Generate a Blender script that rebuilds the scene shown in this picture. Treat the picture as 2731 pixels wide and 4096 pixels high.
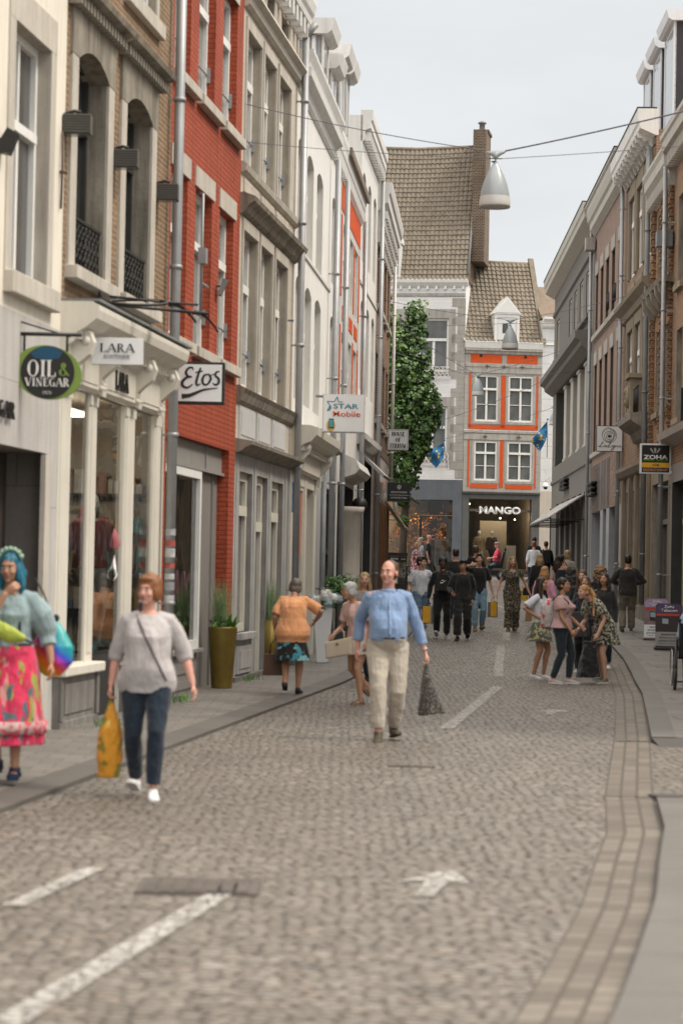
import bpy, bmesh, math, random
from mathutils import Vector, Matrix, noise
R=math.radians
random.seed(7)
for o in list(bpy.data.objects): bpy.data.objects.remove(o)
SC=bpy.context.scene
COL=SC.collection
# ---------------- camera ----------------
cam=bpy.data.cameras.new('camera'); camo=bpy.data.objects.new('camera',cam); COL.objects.link(camo)
cam.sensor_fit='VERTICAL'; cam.sensor_height=36; cam.lens=85; cam.clip_start=.1; cam.clip_end=2000
PITCH=math.atan(139/5553); ROLL=.02
_R0=Vector((1,0,0)); _F=Vector((0,math.cos(PITCH),math.sin(PITCH))); _U0=Vector((0,-math.sin(PITCH),math.cos(PITCH)))
_U=_U0*math.cos(ROLL)-_R0*math.sin(ROLL); _Rr=_R0*math.cos(ROLL)+_U0*math.sin(ROLL)
camo.matrix_world=Matrix(((_Rr.x,_U.x,-_F.x,0),(_Rr.y,_U.y,-_F.y,0),(_Rr.z,_U.z,-_F.z,1.63),(0,0,0,1)))
cam.dof.use_dof=True; cam.dof.focus_distance=82; cam.dof.aperture_fstop=2.8
SC.camera=camo
# ---------------- world: overcast ----------------
w=bpy.data.worlds.new('World'); SC.world=w; w.use_nodes=True
nt=w.node_tree; N=nt.nodes; Lk=nt.links; N.clear()
SUN_EL,SUN_ROT=R(52),R(100)
sky=N.new('ShaderNodeTexSky'); sky.sky_type='NISHITA'; sky.sun_disc=False; sky.sun_elevation=SUN_EL; sky.sun_rotation=SUN_ROT
tc=N.new('ShaderNodeTexCoord'); sp=N.new('ShaderNodeSeparateXYZ'); Lk.new(tc.outputs['Generated'],sp.inputs[0])
mr=N.new('ShaderNodeMapRange'); Lk.new(sp.outputs['Z'],mr.inputs[0]); mr.inputs[1].default_value=.22; mr.inputs[2].default_value=1; mr.inputs[3].default_value=8.5; mr.inputs[4].default_value=32
mp=N.new('ShaderNodeMapping'); mp.inputs['Scale'].default_value=(1.5,1.5,5); Lk.new(tc.outputs['Generated'],mp.inputs[0])
no=N.new('ShaderNodeTexNoise'); no.inputs['Scale'].default_value=2.6; no.inputs['Detail'].default_value=6; no.inputs['Roughness'].default_value=.5; Lk.new(mp.outputs[0],no.inputs[0])
m2=N.new('ShaderNodeMapRange'); Lk.new(no.outputs[0],m2.inputs[0]); m2.inputs[1].default_value=.3; m2.inputs[2].default_value=.72; m2.inputs[3].default_value=.86; m2.inputs[4].default_value=1.07
mm=N.new('ShaderNodeMath'); mm.operation='MULTIPLY'; Lk.new(mr.outputs[0],mm.inputs[0]); Lk.new(m2.outputs[0],mm.inputs[1])
tn=N.new('ShaderNodeMix'); tn.data_type='RGBA'; t0=N.new('ShaderNodeMapRange'); Lk.new(sp.outputs['Z'],t0.inputs[0]); t0.inputs[1].default_value=.2; t0.inputs[2].default_value=.7; Lk.new(t0.outputs[0],tn.inputs[0]); tn.inputs[6].default_value=(.965,.99,1,1); tn.inputs[7].default_value=(1,.955,.885,1)
cl=N.new('ShaderNodeVectorMath'); cl.operation='SCALE'; Lk.new(tn.outputs[2],cl.inputs[0]); Lk.new(mm.outputs[0],cl.inputs['Scale'])
mx=N.new('ShaderNodeMix'); mx.data_type='RGBA'; mx.inputs[0].default_value=.93; Lk.new(sky.outputs[0],mx.inputs[6]); Lk.new(cl.outputs[0],mx.inputs[7])
bg=N.new('ShaderNodeBackground'); bg.inputs[1].default_value=.1; Lk.new(mx.outputs[2],bg.inputs[0])
wo=N.new('ShaderNodeOutputWorld'); Lk.new(bg.outputs[0],wo.inputs[0])
# ---------------- sun ----------------
sl=bpy.data.lights.new('sun','SUN'); sl.energy=2.4; sl.angle=R(14); sl.color=(1,.92,.80)
so=bpy.data.objects.new('sun',sl); COL.objects.link(so)
sd=Vector((math.sin(SUN_ROT)*math.cos(SUN_EL),math.cos(SUN_ROT)*math.cos(SUN_EL),math.sin(SUN_EL)))
so.rotation_euler=sd.to_track_quat('Z','Y').to_euler(); so.location=(20,20,60)
SC.view_settings.view_transform='Standard'; SC.view_settings.look='None'; SC.view_settings.exposure=.09; SC.view_settings.gamma=1
SC.render.engine='CYCLES'
try:
    SC.cycles.max_bounces=6; SC.cycles.diffuse_bounces=2; SC.cycles.transparent_max_bounces=12
except Exception: pass

# ---------------- ground profile (street climbs gently) ----------------
GT=[(-60,0),(38,0),(52,.2),(60,.45),(70,.78),(80,1.08),(95,1.42),(112,1.55),(400,2.2)]
def gz(y):
    for (a,za),(b,zb) in zip(GT,GT[1:]):
        if y<=b: return za+(zb-za)*max(0,(y-a))/(b-a)
    return GT[-1][1]

# ---------------- tagging ----------------
def tag(o,label=None,cat=None,group=None,kind=None):
    if label: o['label']=label
    if cat: o['category']=cat
    if group: o['group']=group
    if kind: o['kind']=kind
    return o
def empty(name,loc=(0,0,0),rz=0,label=None,cat=None,group=None):
    o=bpy.data.objects.new(name,None); COL.objects.link(o); o.location=loc; o.rotation_euler=(0,0,rz); o.empty_display_size=.2
    return tag(o,label,cat,group)
def link(name,me,parent=None,loc=None,rot=None):
    o=bpy.data.objects.new(name,me); COL.objects.link(o)
    if parent: o.parent=parent
    if loc is not None: o.location=loc
    if rot is not None: o.rotation_euler=rot
    return o

# ---------------- materials ----------------
MC={}
def newmat(name):
    m=bpy.data.materials.new(name); m.use_nodes=True; nt=m.node_tree
    b=nt.nodes['Principled BSDF']; return m,nt,b
def setp(b,**k):
    al={'rough':'Roughness','metal':'Metallic','spec':'Specular IOR Level','coat':'Coat Weight','coatr':'Coat Roughness','alpha':'Alpha','trans':'Transmission Weight','sheen':'Sheen Weight','sub':'Subsurface Weight'}
    for a,v in k.items():
        n=al[a]
        if n in b.inputs: b.inputs[n].default_value=v
def c4(c): return (c[0],c[1],c[2],1)
def nadd(nt,t,**k):
    n=nt.nodes.new(t)
    for a,v in k.items(): setattr(n,a,v)
    return n
def mixc(nt,f,a,b,mode='MIX'):
    n=nadd(nt,'ShaderNodeMix',data_type='RGBA',blend_type=mode)
    for i,x in ((0,f),(6,a),(7,b)):
        if hasattr(x,'links') or hasattr(x,'is_output'): nt.links.new(x,n.inputs[i])
        elif isinstance(x,(int,float)): n.inputs[i].default_value=x
        else: n.inputs[i].default_value=c4(x)
    return n.outputs[2]
def rng(nt,x,a,b,c=0,d=1):
    n=nadd(nt,'ShaderNodeMapRange'); nt.links.new(x,n.inputs[0])
    for i,v in enumerate((a,b,c,d)): n.inputs[i+1].default_value=v
    return n.outputs[0]
def noisen(nt,vec,scale,detail=4,rough=.55,w=None):
    n=nadd(nt,'ShaderNodeTexNoise'); n.inputs['Scale'].default_value=scale; n.inputs['Detail'].default_value=detail; n.inputs['Roughness'].default_value=rough
    if vec is not None: nt.links.new(vec,n.inputs['Vector'])
    return n.outputs[0]
def bump(nt,b,h,dist,strength=1):
    n=nadd(nt,'ShaderNodeBump'); n.inputs['Distance'].default_value=dist; n.inputs['Strength'].default_value=strength
    nt.links.new(h,n.inputs['Height']); nt.links.new(n.outputs[0],b.inputs['Normal'])
def objc(nt,scale=(1,1,1)):
    t=nadd(nt,'ShaderNodeTexCoord'); m=nadd(nt,'ShaderNodeMapping'); m.inputs['Scale'].default_value=scale
    nt.links.new(t.outputs['Object'],m.inputs[0]); return m.outputs[0]
def wallc(nt):  # (x+y, z) wall coordinates
    t=nadd(nt,'ShaderNodeTexCoord'); s=nadd(nt,'ShaderNodeSeparateXYZ'); nt.links.new(t.outputs['Object'],s.inputs[0])
    a=nadd(nt,'ShaderNodeMath',operation='ADD'); nt.links.new(s.outputs[0],a.inputs[0]); nt.links.new(s.outputs[1],a.inputs[1])
    c=nadd(nt,'ShaderNodeCombineXYZ'); nt.links.new(a.outputs[0],c.inputs[0]); nt.links.new(s.outputs[2],c.inputs[1]); return c.outputs[0]
def M_plain(name,col,rough=.6,var=.12,nscale=3,grime=.0,bumpd=0,metal=0,spec=.4,coat=0,stretch=(1,1,1)):
    """painted / rendered / metal surface with mottling and streaky dirt"""
    if name in MC: return MC[name]
    m,nt,b=newmat(name); v=objc(nt,stretch)
    f=noisen(nt,v,nscale,6,.6); f2=noisen(nt,v,nscale*9,4,.6)
    dark=tuple(x*(1-var) for x in col); light=tuple(min(1,x*(1+var*.6)) for x in col)
    c=mixc(nt,rng(nt,f,.3,.7),dark,light)
    c=mixc(nt,rng(nt,f2,.35,.75,0,var*.8),c,tuple(x*.6 for x in col))
    if grime:
        vs=objc(nt,(3.2,3.2,.35)); g=noisen(nt,vs,2.2,7,.65)
        c=mixc(nt,rng(nt,g,.44,.74,0,min(1,grime*1.35)),c,tuple(x*.32 for x in (col[0],col[1]*.97,col[2]*.9)))
    nt.links.new(c,b.inputs['Base Color']); setp(b,rough=rough,metal=metal,spec=spec,coat=coat)
    if bumpd: bump(nt,b,f2,bumpd)
    MC[name]=m; return m
def M_brick(name,c1,c2,mortar,scale=1.0,bw=.215,bh=.068,ms=.012,rough=.8,grime=.25,bumpd=.008,mort_mix=1,paint=False):
    if name in MC: return MC[name]
    m,nt,b=newmat(name); v=wallc(nt)
    br=nadd(nt,'ShaderNodeTexBrick'); nt.links.new(v,br.inputs['Vector'])
    br.inputs['Color1'].default_value=c4(c1); br.inputs['Color2'].default_value=c4(c2); br.inputs['Mortar'].default_value=c4(mortar)
    br.inputs['Scale'].default_value=1/scale; br.inputs['Mortar Size'].default_value=ms; br.inputs['Mortar Smooth'].default_value=.35
    br.inputs['Brick Width'].default_value=bw; br.inputs['Row Height'].default_value=bh; br.inputs['Bias'].default_value=-.1
    f=noisen(nt,v,1.3,6,.6); f2=noisen(nt,v,24,4,.7)
    c=mixc(nt,rng(nt,f,.3,.72,0,.5),br.outputs[0],tuple(x*.72 for x in c1))
    c=mixc(nt,rng(nt,f2,.35,.7,0,.35),c,tuple(min(1,x*1.25) for x in c2))
    vs=objc(nt,(3,3,.3)); g=noisen(nt,vs,2,7,.65)
    c=mixc(nt,rng(nt,g,.45,.76,0,min(1,grime*1.3)),c,tuple(x*.3 for x in c1))
    nt.links.new(c,b.inputs['Base Color']); setp(b,rough=rough,spec=.3)
    ad=nadd(nt,'ShaderNodeMath',operation='MULTIPLY_ADD'); nt.links.new(f2,ad.inputs[0]); ad.inputs[1].default_value=.35
    inv=nadd(nt,'ShaderNodeMath',operation='SUBTRACT'); inv.inputs[0].default_value=1; nt.links.new(br.outputs['Fac'],inv.inputs[1]); nt.links.new(inv.outputs[0],ad.inputs[2])
    bump(nt,b,ad.outputs[0],bumpd)
    MC[name]=m; return m
def M_stone(name,c1,c2,bw=.9,bh=.42,ms=.006,grime=.35,rough=.75):
    """ashlar: large blocks, thin joints, weather streaks"""
    if name in MC: return MC[name]
    m,nt,b=newmat(name); v=wallc(nt)
    br=nadd(nt,'ShaderNodeTexBrick'); nt.links.new(v,br.inputs['Vector'])
    br.inputs['Color1'].default_value=c4(c1); br.inputs['Color2'].default_value=c4(c2); br.inputs['Mortar'].default_value=c4(tuple(x*.5 for x in c1))
    br.inputs['Scale'].default_value=1; br.inputs['Mortar Size'].default_value=ms; br.inputs['Brick Width'].default_value=bw; br.inputs['Row Height'].default_value=bh
    f=noisen(nt,v,2.1,7,.65); f2=noisen(nt,v,30,4,.7)
    c=mixc(nt,rng(nt,f,.3,.7,0,.6),br.outputs[0],tuple(x*.78 for x in c2))
    c=mixc(nt,rng(nt,f2,.4,.7,0,.25),c,tuple(x*.6 for x in c1))
    vs=objc(nt,(2.4,2.4,.28)); g=noisen(nt,vs,2.4,7,.65)
    c=mixc(nt,rng(nt,g,.43,.76,0,min(1,grime*1.2)),c,tuple(x*.35 for x in (c1[0],c1[1]*.95,c1[2]*.85)))
    nt.links.new(c,b.inputs['Base Color']); setp(b,rough=rough,spec=.3); bump(nt,b,f2,.004)
    MC[name]=m; return m
def M_pane(name,c1,c2,rough=.04):
    """window glass over a dim room: dark body, clear glossy coat"""
    if name in MC: return MC[name]
    m,nt,b=newmat(name); v=objc(nt,(1.3,1.3,.6)); f=noisen(nt,v,1.7,3,.5)
    c=mixc(nt,rng(nt,f,.35,.65),c1,c2); nt.links.new(c,b.inputs['Base Color']); setp(b,rough=.45,spec=.5,coat=1.0,coatr=rough)
    w=noisen(nt,objc(nt,(1,1,1)),2.5,1,.3); n=nadd(nt,'ShaderNodeBump'); n.inputs['Distance'].default_value=.006; nt.links.new(w,n.inputs['Height']); nt.links.new(n.outputs[0],b.inputs['Coat Normal'])
    MC[name]=m; return m
def M_glass(name,tint=(.8,.82,.78)):
    if name in MC: return MC[name]
    m=bpy.data.materials.new(name); m.use_nodes=True; nt=m.node_tree; nt.nodes.clear()
    t=nadd(nt,'ShaderNodeBsdfTransparent'); t.inputs[0].default_value=c4(tint); g=nadd(nt,'ShaderNodeBsdfGlossy'); g.inputs[0].default_value=(.9,.9,.9,1); g.inputs['Roughness'].default_value=.02
    fr=nadd(nt,'ShaderNodeFresnel'); fr.inputs[0].default_value=1.6
    w=noisen(nt,objc(nt),1.6,1,.3); bn=nadd(nt,'ShaderNodeBump'); bn.inputs['Distance'].default_value=.008; nt.links.new(w,bn.inputs['Height']); nt.links.new(bn.outputs[0],g.inputs['Normal']); nt.links.new(bn.outputs[0],fr.inputs['Normal'])
    ms=nadd(nt,'ShaderNodeMixShader'); nt.links.new(fr.outputs[0],ms.inputs[0]); nt.links.new(t.outputs[0],ms.inputs[1]); nt.links.new(g.outputs[0],ms.inputs[2])
    o=nadd(nt,'ShaderNodeOutputMaterial'); nt.links.new(ms.outputs[0],o.inputs[0]); MC[name]=m; return m
def M_fabric(name,col,rough=.85,var=.15,pat=None,weave=260,pz=1):
    """cloth; pat=(scale,[(threshold,colour)...]) adds blotches, 'dots', 'plaid'"""
    if name in MC: return MC[name]
    m,nt,b=newmat(name); v=objc(nt); f=noisen(nt,v,7,4,.5); c=mixc(nt,rng(nt,f,.3,.7),tuple(x*(1-var) for x in col),tuple(min(1,x*(1+var*.5)) for x in col))
    if pat:
        sc,lst=pat
        for i,(th,pc) in enumerate(lst):
            mp=nadd(nt,'ShaderNodeMapping'); mp.inputs['Location'].default_value=(i*3.7,i*1.9,i*5.3); mp.inputs['Scale'].default_value=(1,1,pz); nt.links.new(v,mp.inputs[0])
            n=noisen(nt,mp.outputs[0],sc,2,.5); c=mixc(nt,rng(nt,n,th,th+.03),c,pc)
    nt.links.new(c,b.inputs['Base Color']); setp(b,rough=rough,spec=.25,sheen=.25)
    f2=noisen(nt,v,weave,2,.5); mp2=nadd(nt,'ShaderNodeMapping'); mp2.inputs['Scale'].default_value=(13,13,6); mp2.inputs['Rotation'].default_value=(.5,.6,0); nt.links.new(v,mp2.inputs[0]); f3=noisen(nt,mp2.outputs[0],1.0,3,.5); ab=nadd(nt,'ShaderNodeMath',operation='MULTIPLY_ADD'); nt.links.new(f2,ab.inputs[0]); ab.inputs[1].default_value=.03; nt.links.new(f3,ab.inputs[2]); bump(nt,b,ab.outputs[0],.035,.9)
    MC[name]=m; return m
def M_emit(name,col,s):
    if name in MC: return MC[name]
    m,nt,b=newmat(name); b.inputs['Base Color'].default_value=c4(col); b.inputs['Emission Color'].default_value=c4(col); b.inputs['Emission Strength'].default_value=s; MC[name]=m; return m
def M_cobble():
    m,nt,b=newmat('cobbles')
    t=nadd(nt,'ShaderNodeTexCoord'); v0=t.outputs['Object']
    wn=nadd(nt,'ShaderNodeTexNoise'); wn.inputs['Scale'].default_value=.9; nt.links.new(v0,wn.inputs['Vector'])
    ad=nadd(nt,'ShaderNodeVectorMath',operation='MULTIPLY_ADD'); nt.links.new(wn.outputs[1],ad.inputs[0]); ad.inputs[1].default_value=(.10,.10,0); nt.links.new(v0,ad.inputs[2])
    def vor(feat,sc,rnd=.85):
        n=nadd(nt,'ShaderNodeTexVoronoi',feature=feat,voronoi_dimensions='2D'); n.inputs['Scale'].default_value=sc; n.inputs['Randomness'].default_value=rnd; nt.links.new(ad.outputs[0],n.inputs['Vector']); return n
    S=11.8
    e=vor('DISTANCE_TO_EDGE',S).outputs['Distance']; f1=vor('F1',S); cell=f1.outputs['Color']
    sep=nadd(nt,'ShaderNodeSeparateColor'); nt.links.new(cell,sep.inputs[0])
    c=mixc(nt,sep.outputs[0],(.095,.079,.062),(.24,.21,.175))
    c=mixc(nt,rng(nt,sep.outputs[1],.86,.95,0,.6),c,(.33,.29,.25))
    c=mixc(nt,rng(nt,sep.outputs[2],.9,.96,0,.5),c,(.30,.22,.17))
    big=noisen(nt,v0,.22,5,.6); c=mixc(nt,rng(nt,big,.38,.62,0,.65),c,(.11,.09,.07))
    med=noisen(nt,v0,35,5,.7); c=mixc(nt,rng(nt,med,.4,.75,0,.4),c,(.19,.165,.14))
    j=rng(nt,e,.04,.24,1,0); jn=noisen(nt,v0,7.5,3,.6); 
    mu=nadd(nt,'ShaderNodeMath',operation='MULTIPLY'); nt.links.new(j,mu.inputs[0]); nt.links.new(rng(nt,jn,.40,.60,.18,1),mu.inputs[1])
    c=mixc(nt,mu.outputs[0],c,(.035,.026,.018))
    nt.links.new(c,b.inputs['Base Color']); nt.links.new(rng(nt,mu.outputs[0],0,1,.40,.9),b.inputs['Roughness']); setp(b,spec=.55)
    h=nadd(nt,'ShaderNodeMath',operation='MULTIPLY_ADD'); nt.links.new(med,h.inputs[0]); h.inputs[1].default_value=.16; nt.links.new(rng(nt,e,0,.3),h.inputs[2])
    h2=nadd(nt,'ShaderNodeMath',operation='MULTIPLY_ADD'); nt.links.new(sep.outputs[1],h2.inputs[0]); h2.inputs[1].default_value=.35; nt.links.new(h.outputs[0],h2.inputs[2])
    bump(nt,b,h2.outputs[0],.016,.9)
    return m
def M_slabs(name,c1,c2,bw,bh,ms=.008,joint=(.06,.05,.045),uv=False,noff=.5,bumpd=.004,rough=.6):
    m,nt,b=newmat(name); t=nadd(nt,'ShaderNodeTexCoord'); v=t.outputs['UV' if uv else 'Object']
    br=nadd(nt,'ShaderNodeTexBrick',offset=noff); nt.links.new(v,br.inputs['Vector']); br.inputs['Color1'].default_value=c4(c1); br.inputs['Color2'].default_value=c4(c2); br.inputs['Mortar'].default_value=c4(joint)
    br.inputs['Scale'].default_value=1; br.inputs['Mortar Size'].default_value=ms; br.inputs['Mortar Smooth'].default_value=.3; br.inputs['Brick Width'].default_value=bw; br.inputs['Row Height'].default_value=bh
    f=noisen(nt,v,1.1,6,.65); f2=noisen(nt,v,28,5,.7)
    c=mixc(nt,rng(nt,f,.35,.7,0,.5),br.outputs[0],tuple(x*.62 for x in c1)); c=mixc(nt,rng(nt,f2,.45,.75,0,.3),c,tuple(x*.5 for x in c1))
    nt.links.new(c,b.inputs['Base Color']); setp(b,rough=rough,spec=.4)
    inv=nadd(nt,'ShaderNodeMath',operation='SUBTRACT'); inv.inputs[0].default_value=1; nt.links.new(br.outputs['Fac'],inv.inputs[1])
    ad=nadd(nt,'ShaderNodeMath',operation='MULTIPLY_ADD'); nt.links.new(f2,ad.inputs[0]); ad.inputs[1].default_value=.3; nt.links.new(inv.outputs[0],ad.inputs[2]); bump(nt,b,ad.outputs[0],bumpd)
    MC[name]=m; return m
def M_worn(name,col=(.46,.44,.41)):
    """road paint worn off along the joints of the cobbles"""
    m,nt,b=newmat(name); t=nadd(nt,'ShaderNodeTexCoord'); v=t.outputs['Object']
    n=nadd(nt,'ShaderNodeTexVoronoi',feature='DISTANCE_TO_EDGE',voronoi_dimensions='2D'); n.inputs['Scale'].default_value=11.8; n.inputs['Randomness'].default_value=.85; nt.links.new(v,n.inputs['Vector'])
    f=noisen(nt,v,14,5,.7); s=nadd(nt,'ShaderNodeMath',operation='MULTIPLY'); nt.links.new(rng(nt,n.outputs['Distance'],.02,.10),s.inputs[0]); nt.links.new(rng(nt,f,.36,.60,.1,.95),s.inputs[1])
    nt.links.new(s.outputs[0],b.inputs['Alpha']); b.inputs['Base Color'].default_value=c4(col); setp(b,rough=.7); MC[name]=m; return m

# ---------------- mesh builder ----------------
class MB:
    def __init__(s): s.v=[]; s.f=[]; s.m=[]; s.sm=[]; s.uv=None
    def add(s,vs,fs,mi=0,sm=False):
        o=len(s.v); s.v+= [tuple(x) for x in vs]
        for f in fs: s.f.append(tuple(i+o for i in f)); s.m.append(mi); s.sm.append(sm)
    def quad(s,a,b,c,d,mi=0): s.add([a,b,c,d],[(0,1,2,3)],mi)
    def box(s,x0,x1,y0,y1,z0,z1,mi=0):
        s.add([(x0,y0,z0),(x1,y0,z0),(x1,y1,z0),(x0,y1,z0),(x0,y0,z1),(x1,y0,z1),(x1,y1,z1),(x0,y1,z1)],[(0,3,2,1),(4,5,6,7),(0,1,5,4),(1,2,6,5),(2,3,7,6),(3,0,4,7)],mi)
    def prism(s,prof,x0,x1,mi=0,axis='x'):
        """profile of (y,z) points extruded along x (or (x,z) along y)"""
        n=len(prof)
        if axis=='x': vs=[(x0,p[0],p[1]) for p in prof]+[(x1,p[0],p[1]) for p in prof]
        elif axis=='y': vs=[(p[0],x0,p[1]) for p in prof]+[(p[0],x1,p[1]) for p in prof]
        else: vs=[(p[0],p[1],x0) for p in prof]+[(p[0],p[1],x1) for p in prof]
        s.add(vs,[tuple(range(n))[::-1],tuple(range(n,2*n))]+[(i,(i+1)%n,(i+1)%n+n,i+n) for i in range(n)],mi)
    def tube(s,pts,r,n=8,mi=0,caps=True,ell=None,sm=True,up=None):
        pts=[Vector(p) for p in pts]; k=len(pts); rs=r if isinstance(r,(list,tuple)) else [r]*k
        vs=[];prev=None
        for i,p in enumerate(pts):
            t=(pts[min(i+1,k-1)]-pts[max(i-1,0)]); t=t.normalized() if t.length>1e-9 else Vector((0,0,1))
            if prev is None:
                a=Vector(up) if up else (Vector((0,0,1)) if abs(t.z)<.9 else Vector((1,0,0)))
                u=(a-t*a.dot(t)).normalized()
            else: u=(prev-t*prev.dot(t)).normalized()
            prev=u; w_=t.cross(u)
            e=(1,1) if ell is None else (ell[i] if isinstance(ell[0],(list,tuple)) else ell)
            for j in range(n):
                a=2*math.pi*j/n; vs.append(p+u*math.cos(a)*rs[i]*e[0]+w_*math.sin(a)*rs[i]*e[1])
        fs=[(i*n+j,i*n+(j+1)%n,(i+1)*n+(j+1)%n,(i+1)*n+j) for i in range(k-1) for j in range(n)]
        if caps: fs+= [tuple(range(n))[::-1],tuple(range((k-1)*n,k*n))]
        s.add(vs,fs,mi,sm)
    def ball(s,c,r,nu=12,nv=8,mi=0,M=None):
        """ellipsoid, r = (rx,ry,rz), optional 3x3 matrix"""
        c=Vector(c); r=(r,r,r) if isinstance(r,(int,float)) else r
        vs=[];M=M or Matrix.Identity(3)
        for i in range(1,nv):
            a=math.pi*i/nv
            for j in range(nu):
                b_=2*math.pi*j/nu; vs.append(c+M@Vector((r[0]*math.sin(a)*math.cos(b_),r[1]*math.sin(a)*math.sin(b_),r[2]*math.cos(a))))
        vs.append(c+M@Vector((0,0,r[2]))); vs.append(c-M@Vector((0,0,r[2]))); T=len(vs)-2
        fs=[(i*nu+j,(i+1)*nu+j,(i+1)*nu+(j+1)%nu,i*nu+(j+1)%nu) for i in range(nv-2) for j in range(nu)]
        fs+=[(T,j,(j+1)%nu) for j in range(nu)]+[(T+1,(nv-2)*nu+(j+1)%nu,(nv-2)*nu+j) for j in range(nu)]
        s.add(vs,fs,mi,True)
    def lathe(s,prof,c=(0,0,0),n=20,mi=0,sx=1,sy=1,sm=True):
        """profile (r,z) bottom to top round vertical axis"""
        vs=[(c[0]+p[0]*math.cos(2*math.pi*j/n)*sx,c[1]+p[0]*math.sin(2*math.pi*j/n)*sy,c[2]+p[1]) for p in prof for j in range(n)]
        k=len(prof); s.add(vs,[(i*n+j,i*n+(j+1)%n,(i+1)*n+(j+1)%n,(i+1)*n+j) for i in range(k-1) for j in range(n)],mi,sm)
    def loft(s,rings,mi=0,sm=True):
        """list of closed rings (equal counts), capped"""
        n=len(rings[0]); vs=[p for r in rings for p in r]; k=len(rings)
        s.add(vs,[(i*n+j,i*n+(j+1)%n,(i+1)*n+(j+1)%n,(i+1)*n+j) for i in range(k-1) for j in range(n)]+[tuple(range(n))[::-1],tuple(range((k-1)*n,k*n))],mi,sm)
    def mesh(s,name,mats):
        me=bpy.data.meshes.new(name); me.from_pydata(s.v,[],s.f)
        for m in (mats if isinstance(mats,(list,tuple)) else [mats]): me.materials.append(m)
        me.polygons.foreach_set('material_index',s.m); me.polygons.foreach_set('use_smooth',s.sm)
        if s.uv:
            l=me.uv_layers.new(name='UVMap'); l.data.foreach_set('uv',[c for p in s.uv for c in p])
        me.update(); return me
    def build(s,name,mats,parent=None,loc=None,rot=None,bev=0):
        o=link(name,s.mesh(name,mats),parent,loc,rot)
        if bev:
            b=o.modifiers.new('b','BEVEL'); b.width=bev; b.segments=2; b.limit_method='ANGLE'
        return o
def fixn(o):
    bm=bmesh.new(); bm.from_mesh(o.data); bmesh.ops.recalc_face_normals(bm,faces=bm.faces); bm.to_mesh(o.data); bm.free()

# ---------------- lettering ----------------
def text(name,s,mat,parent,c,w_=None,h=None,bold=0,depth=.004,rot=(R(90),0,0),kern=1):
    cu=bpy.data.curves.new('t','FONT'); cu.body=s; cu.size=1; cu.align_x='CENTER'; cu.align_y='CENTER'; cu.offset=bold; cu.extrude=0; cu.space_character=kern; cu.resolution_u=3
    o=bpy.data.objects.new('t',cu); COL.objects.link(o); dg=bpy.context.evaluated_depsgraph_get(); me=bpy.data.meshes.new_from_object(o.evaluated_get(dg)); bpy.data.objects.remove(o)
    xs=[v.co.x for v in me.vertices]; ys=[v.co.y for v in me.vertices]; cx=(min(xs)+max(xs))/2; cy=(min(ys)+max(ys))/2
    sx=w_/(max(xs)-min(xs)) if w_ else None; sy=h/(max(ys)-min(ys)) if h else sx; sx=sx or sy
    for v in me.vertices: v.co=((v.co.x-cx)*sx,(v.co.y-cy)*sy,0)
    me.materials.clear(); me.materials.append(mat)
    bm=bmesh.new(); bm.from_mesh(me); r=bmesh.ops.extrude_face_region(bm,geom=bm.faces[:]); bmesh.ops.translate(bm,verts=[g for g in r['geom'] if isinstance(g,bmesh.types.BMVert)],vec=(0,0,depth)); bmesh.ops.recalc_face_normals(bm,faces=bm.faces); bm.to_mesh(me); bm.free()
    return link(name,me,parent,c,rot)
TK,TN=.19,.055
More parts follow.
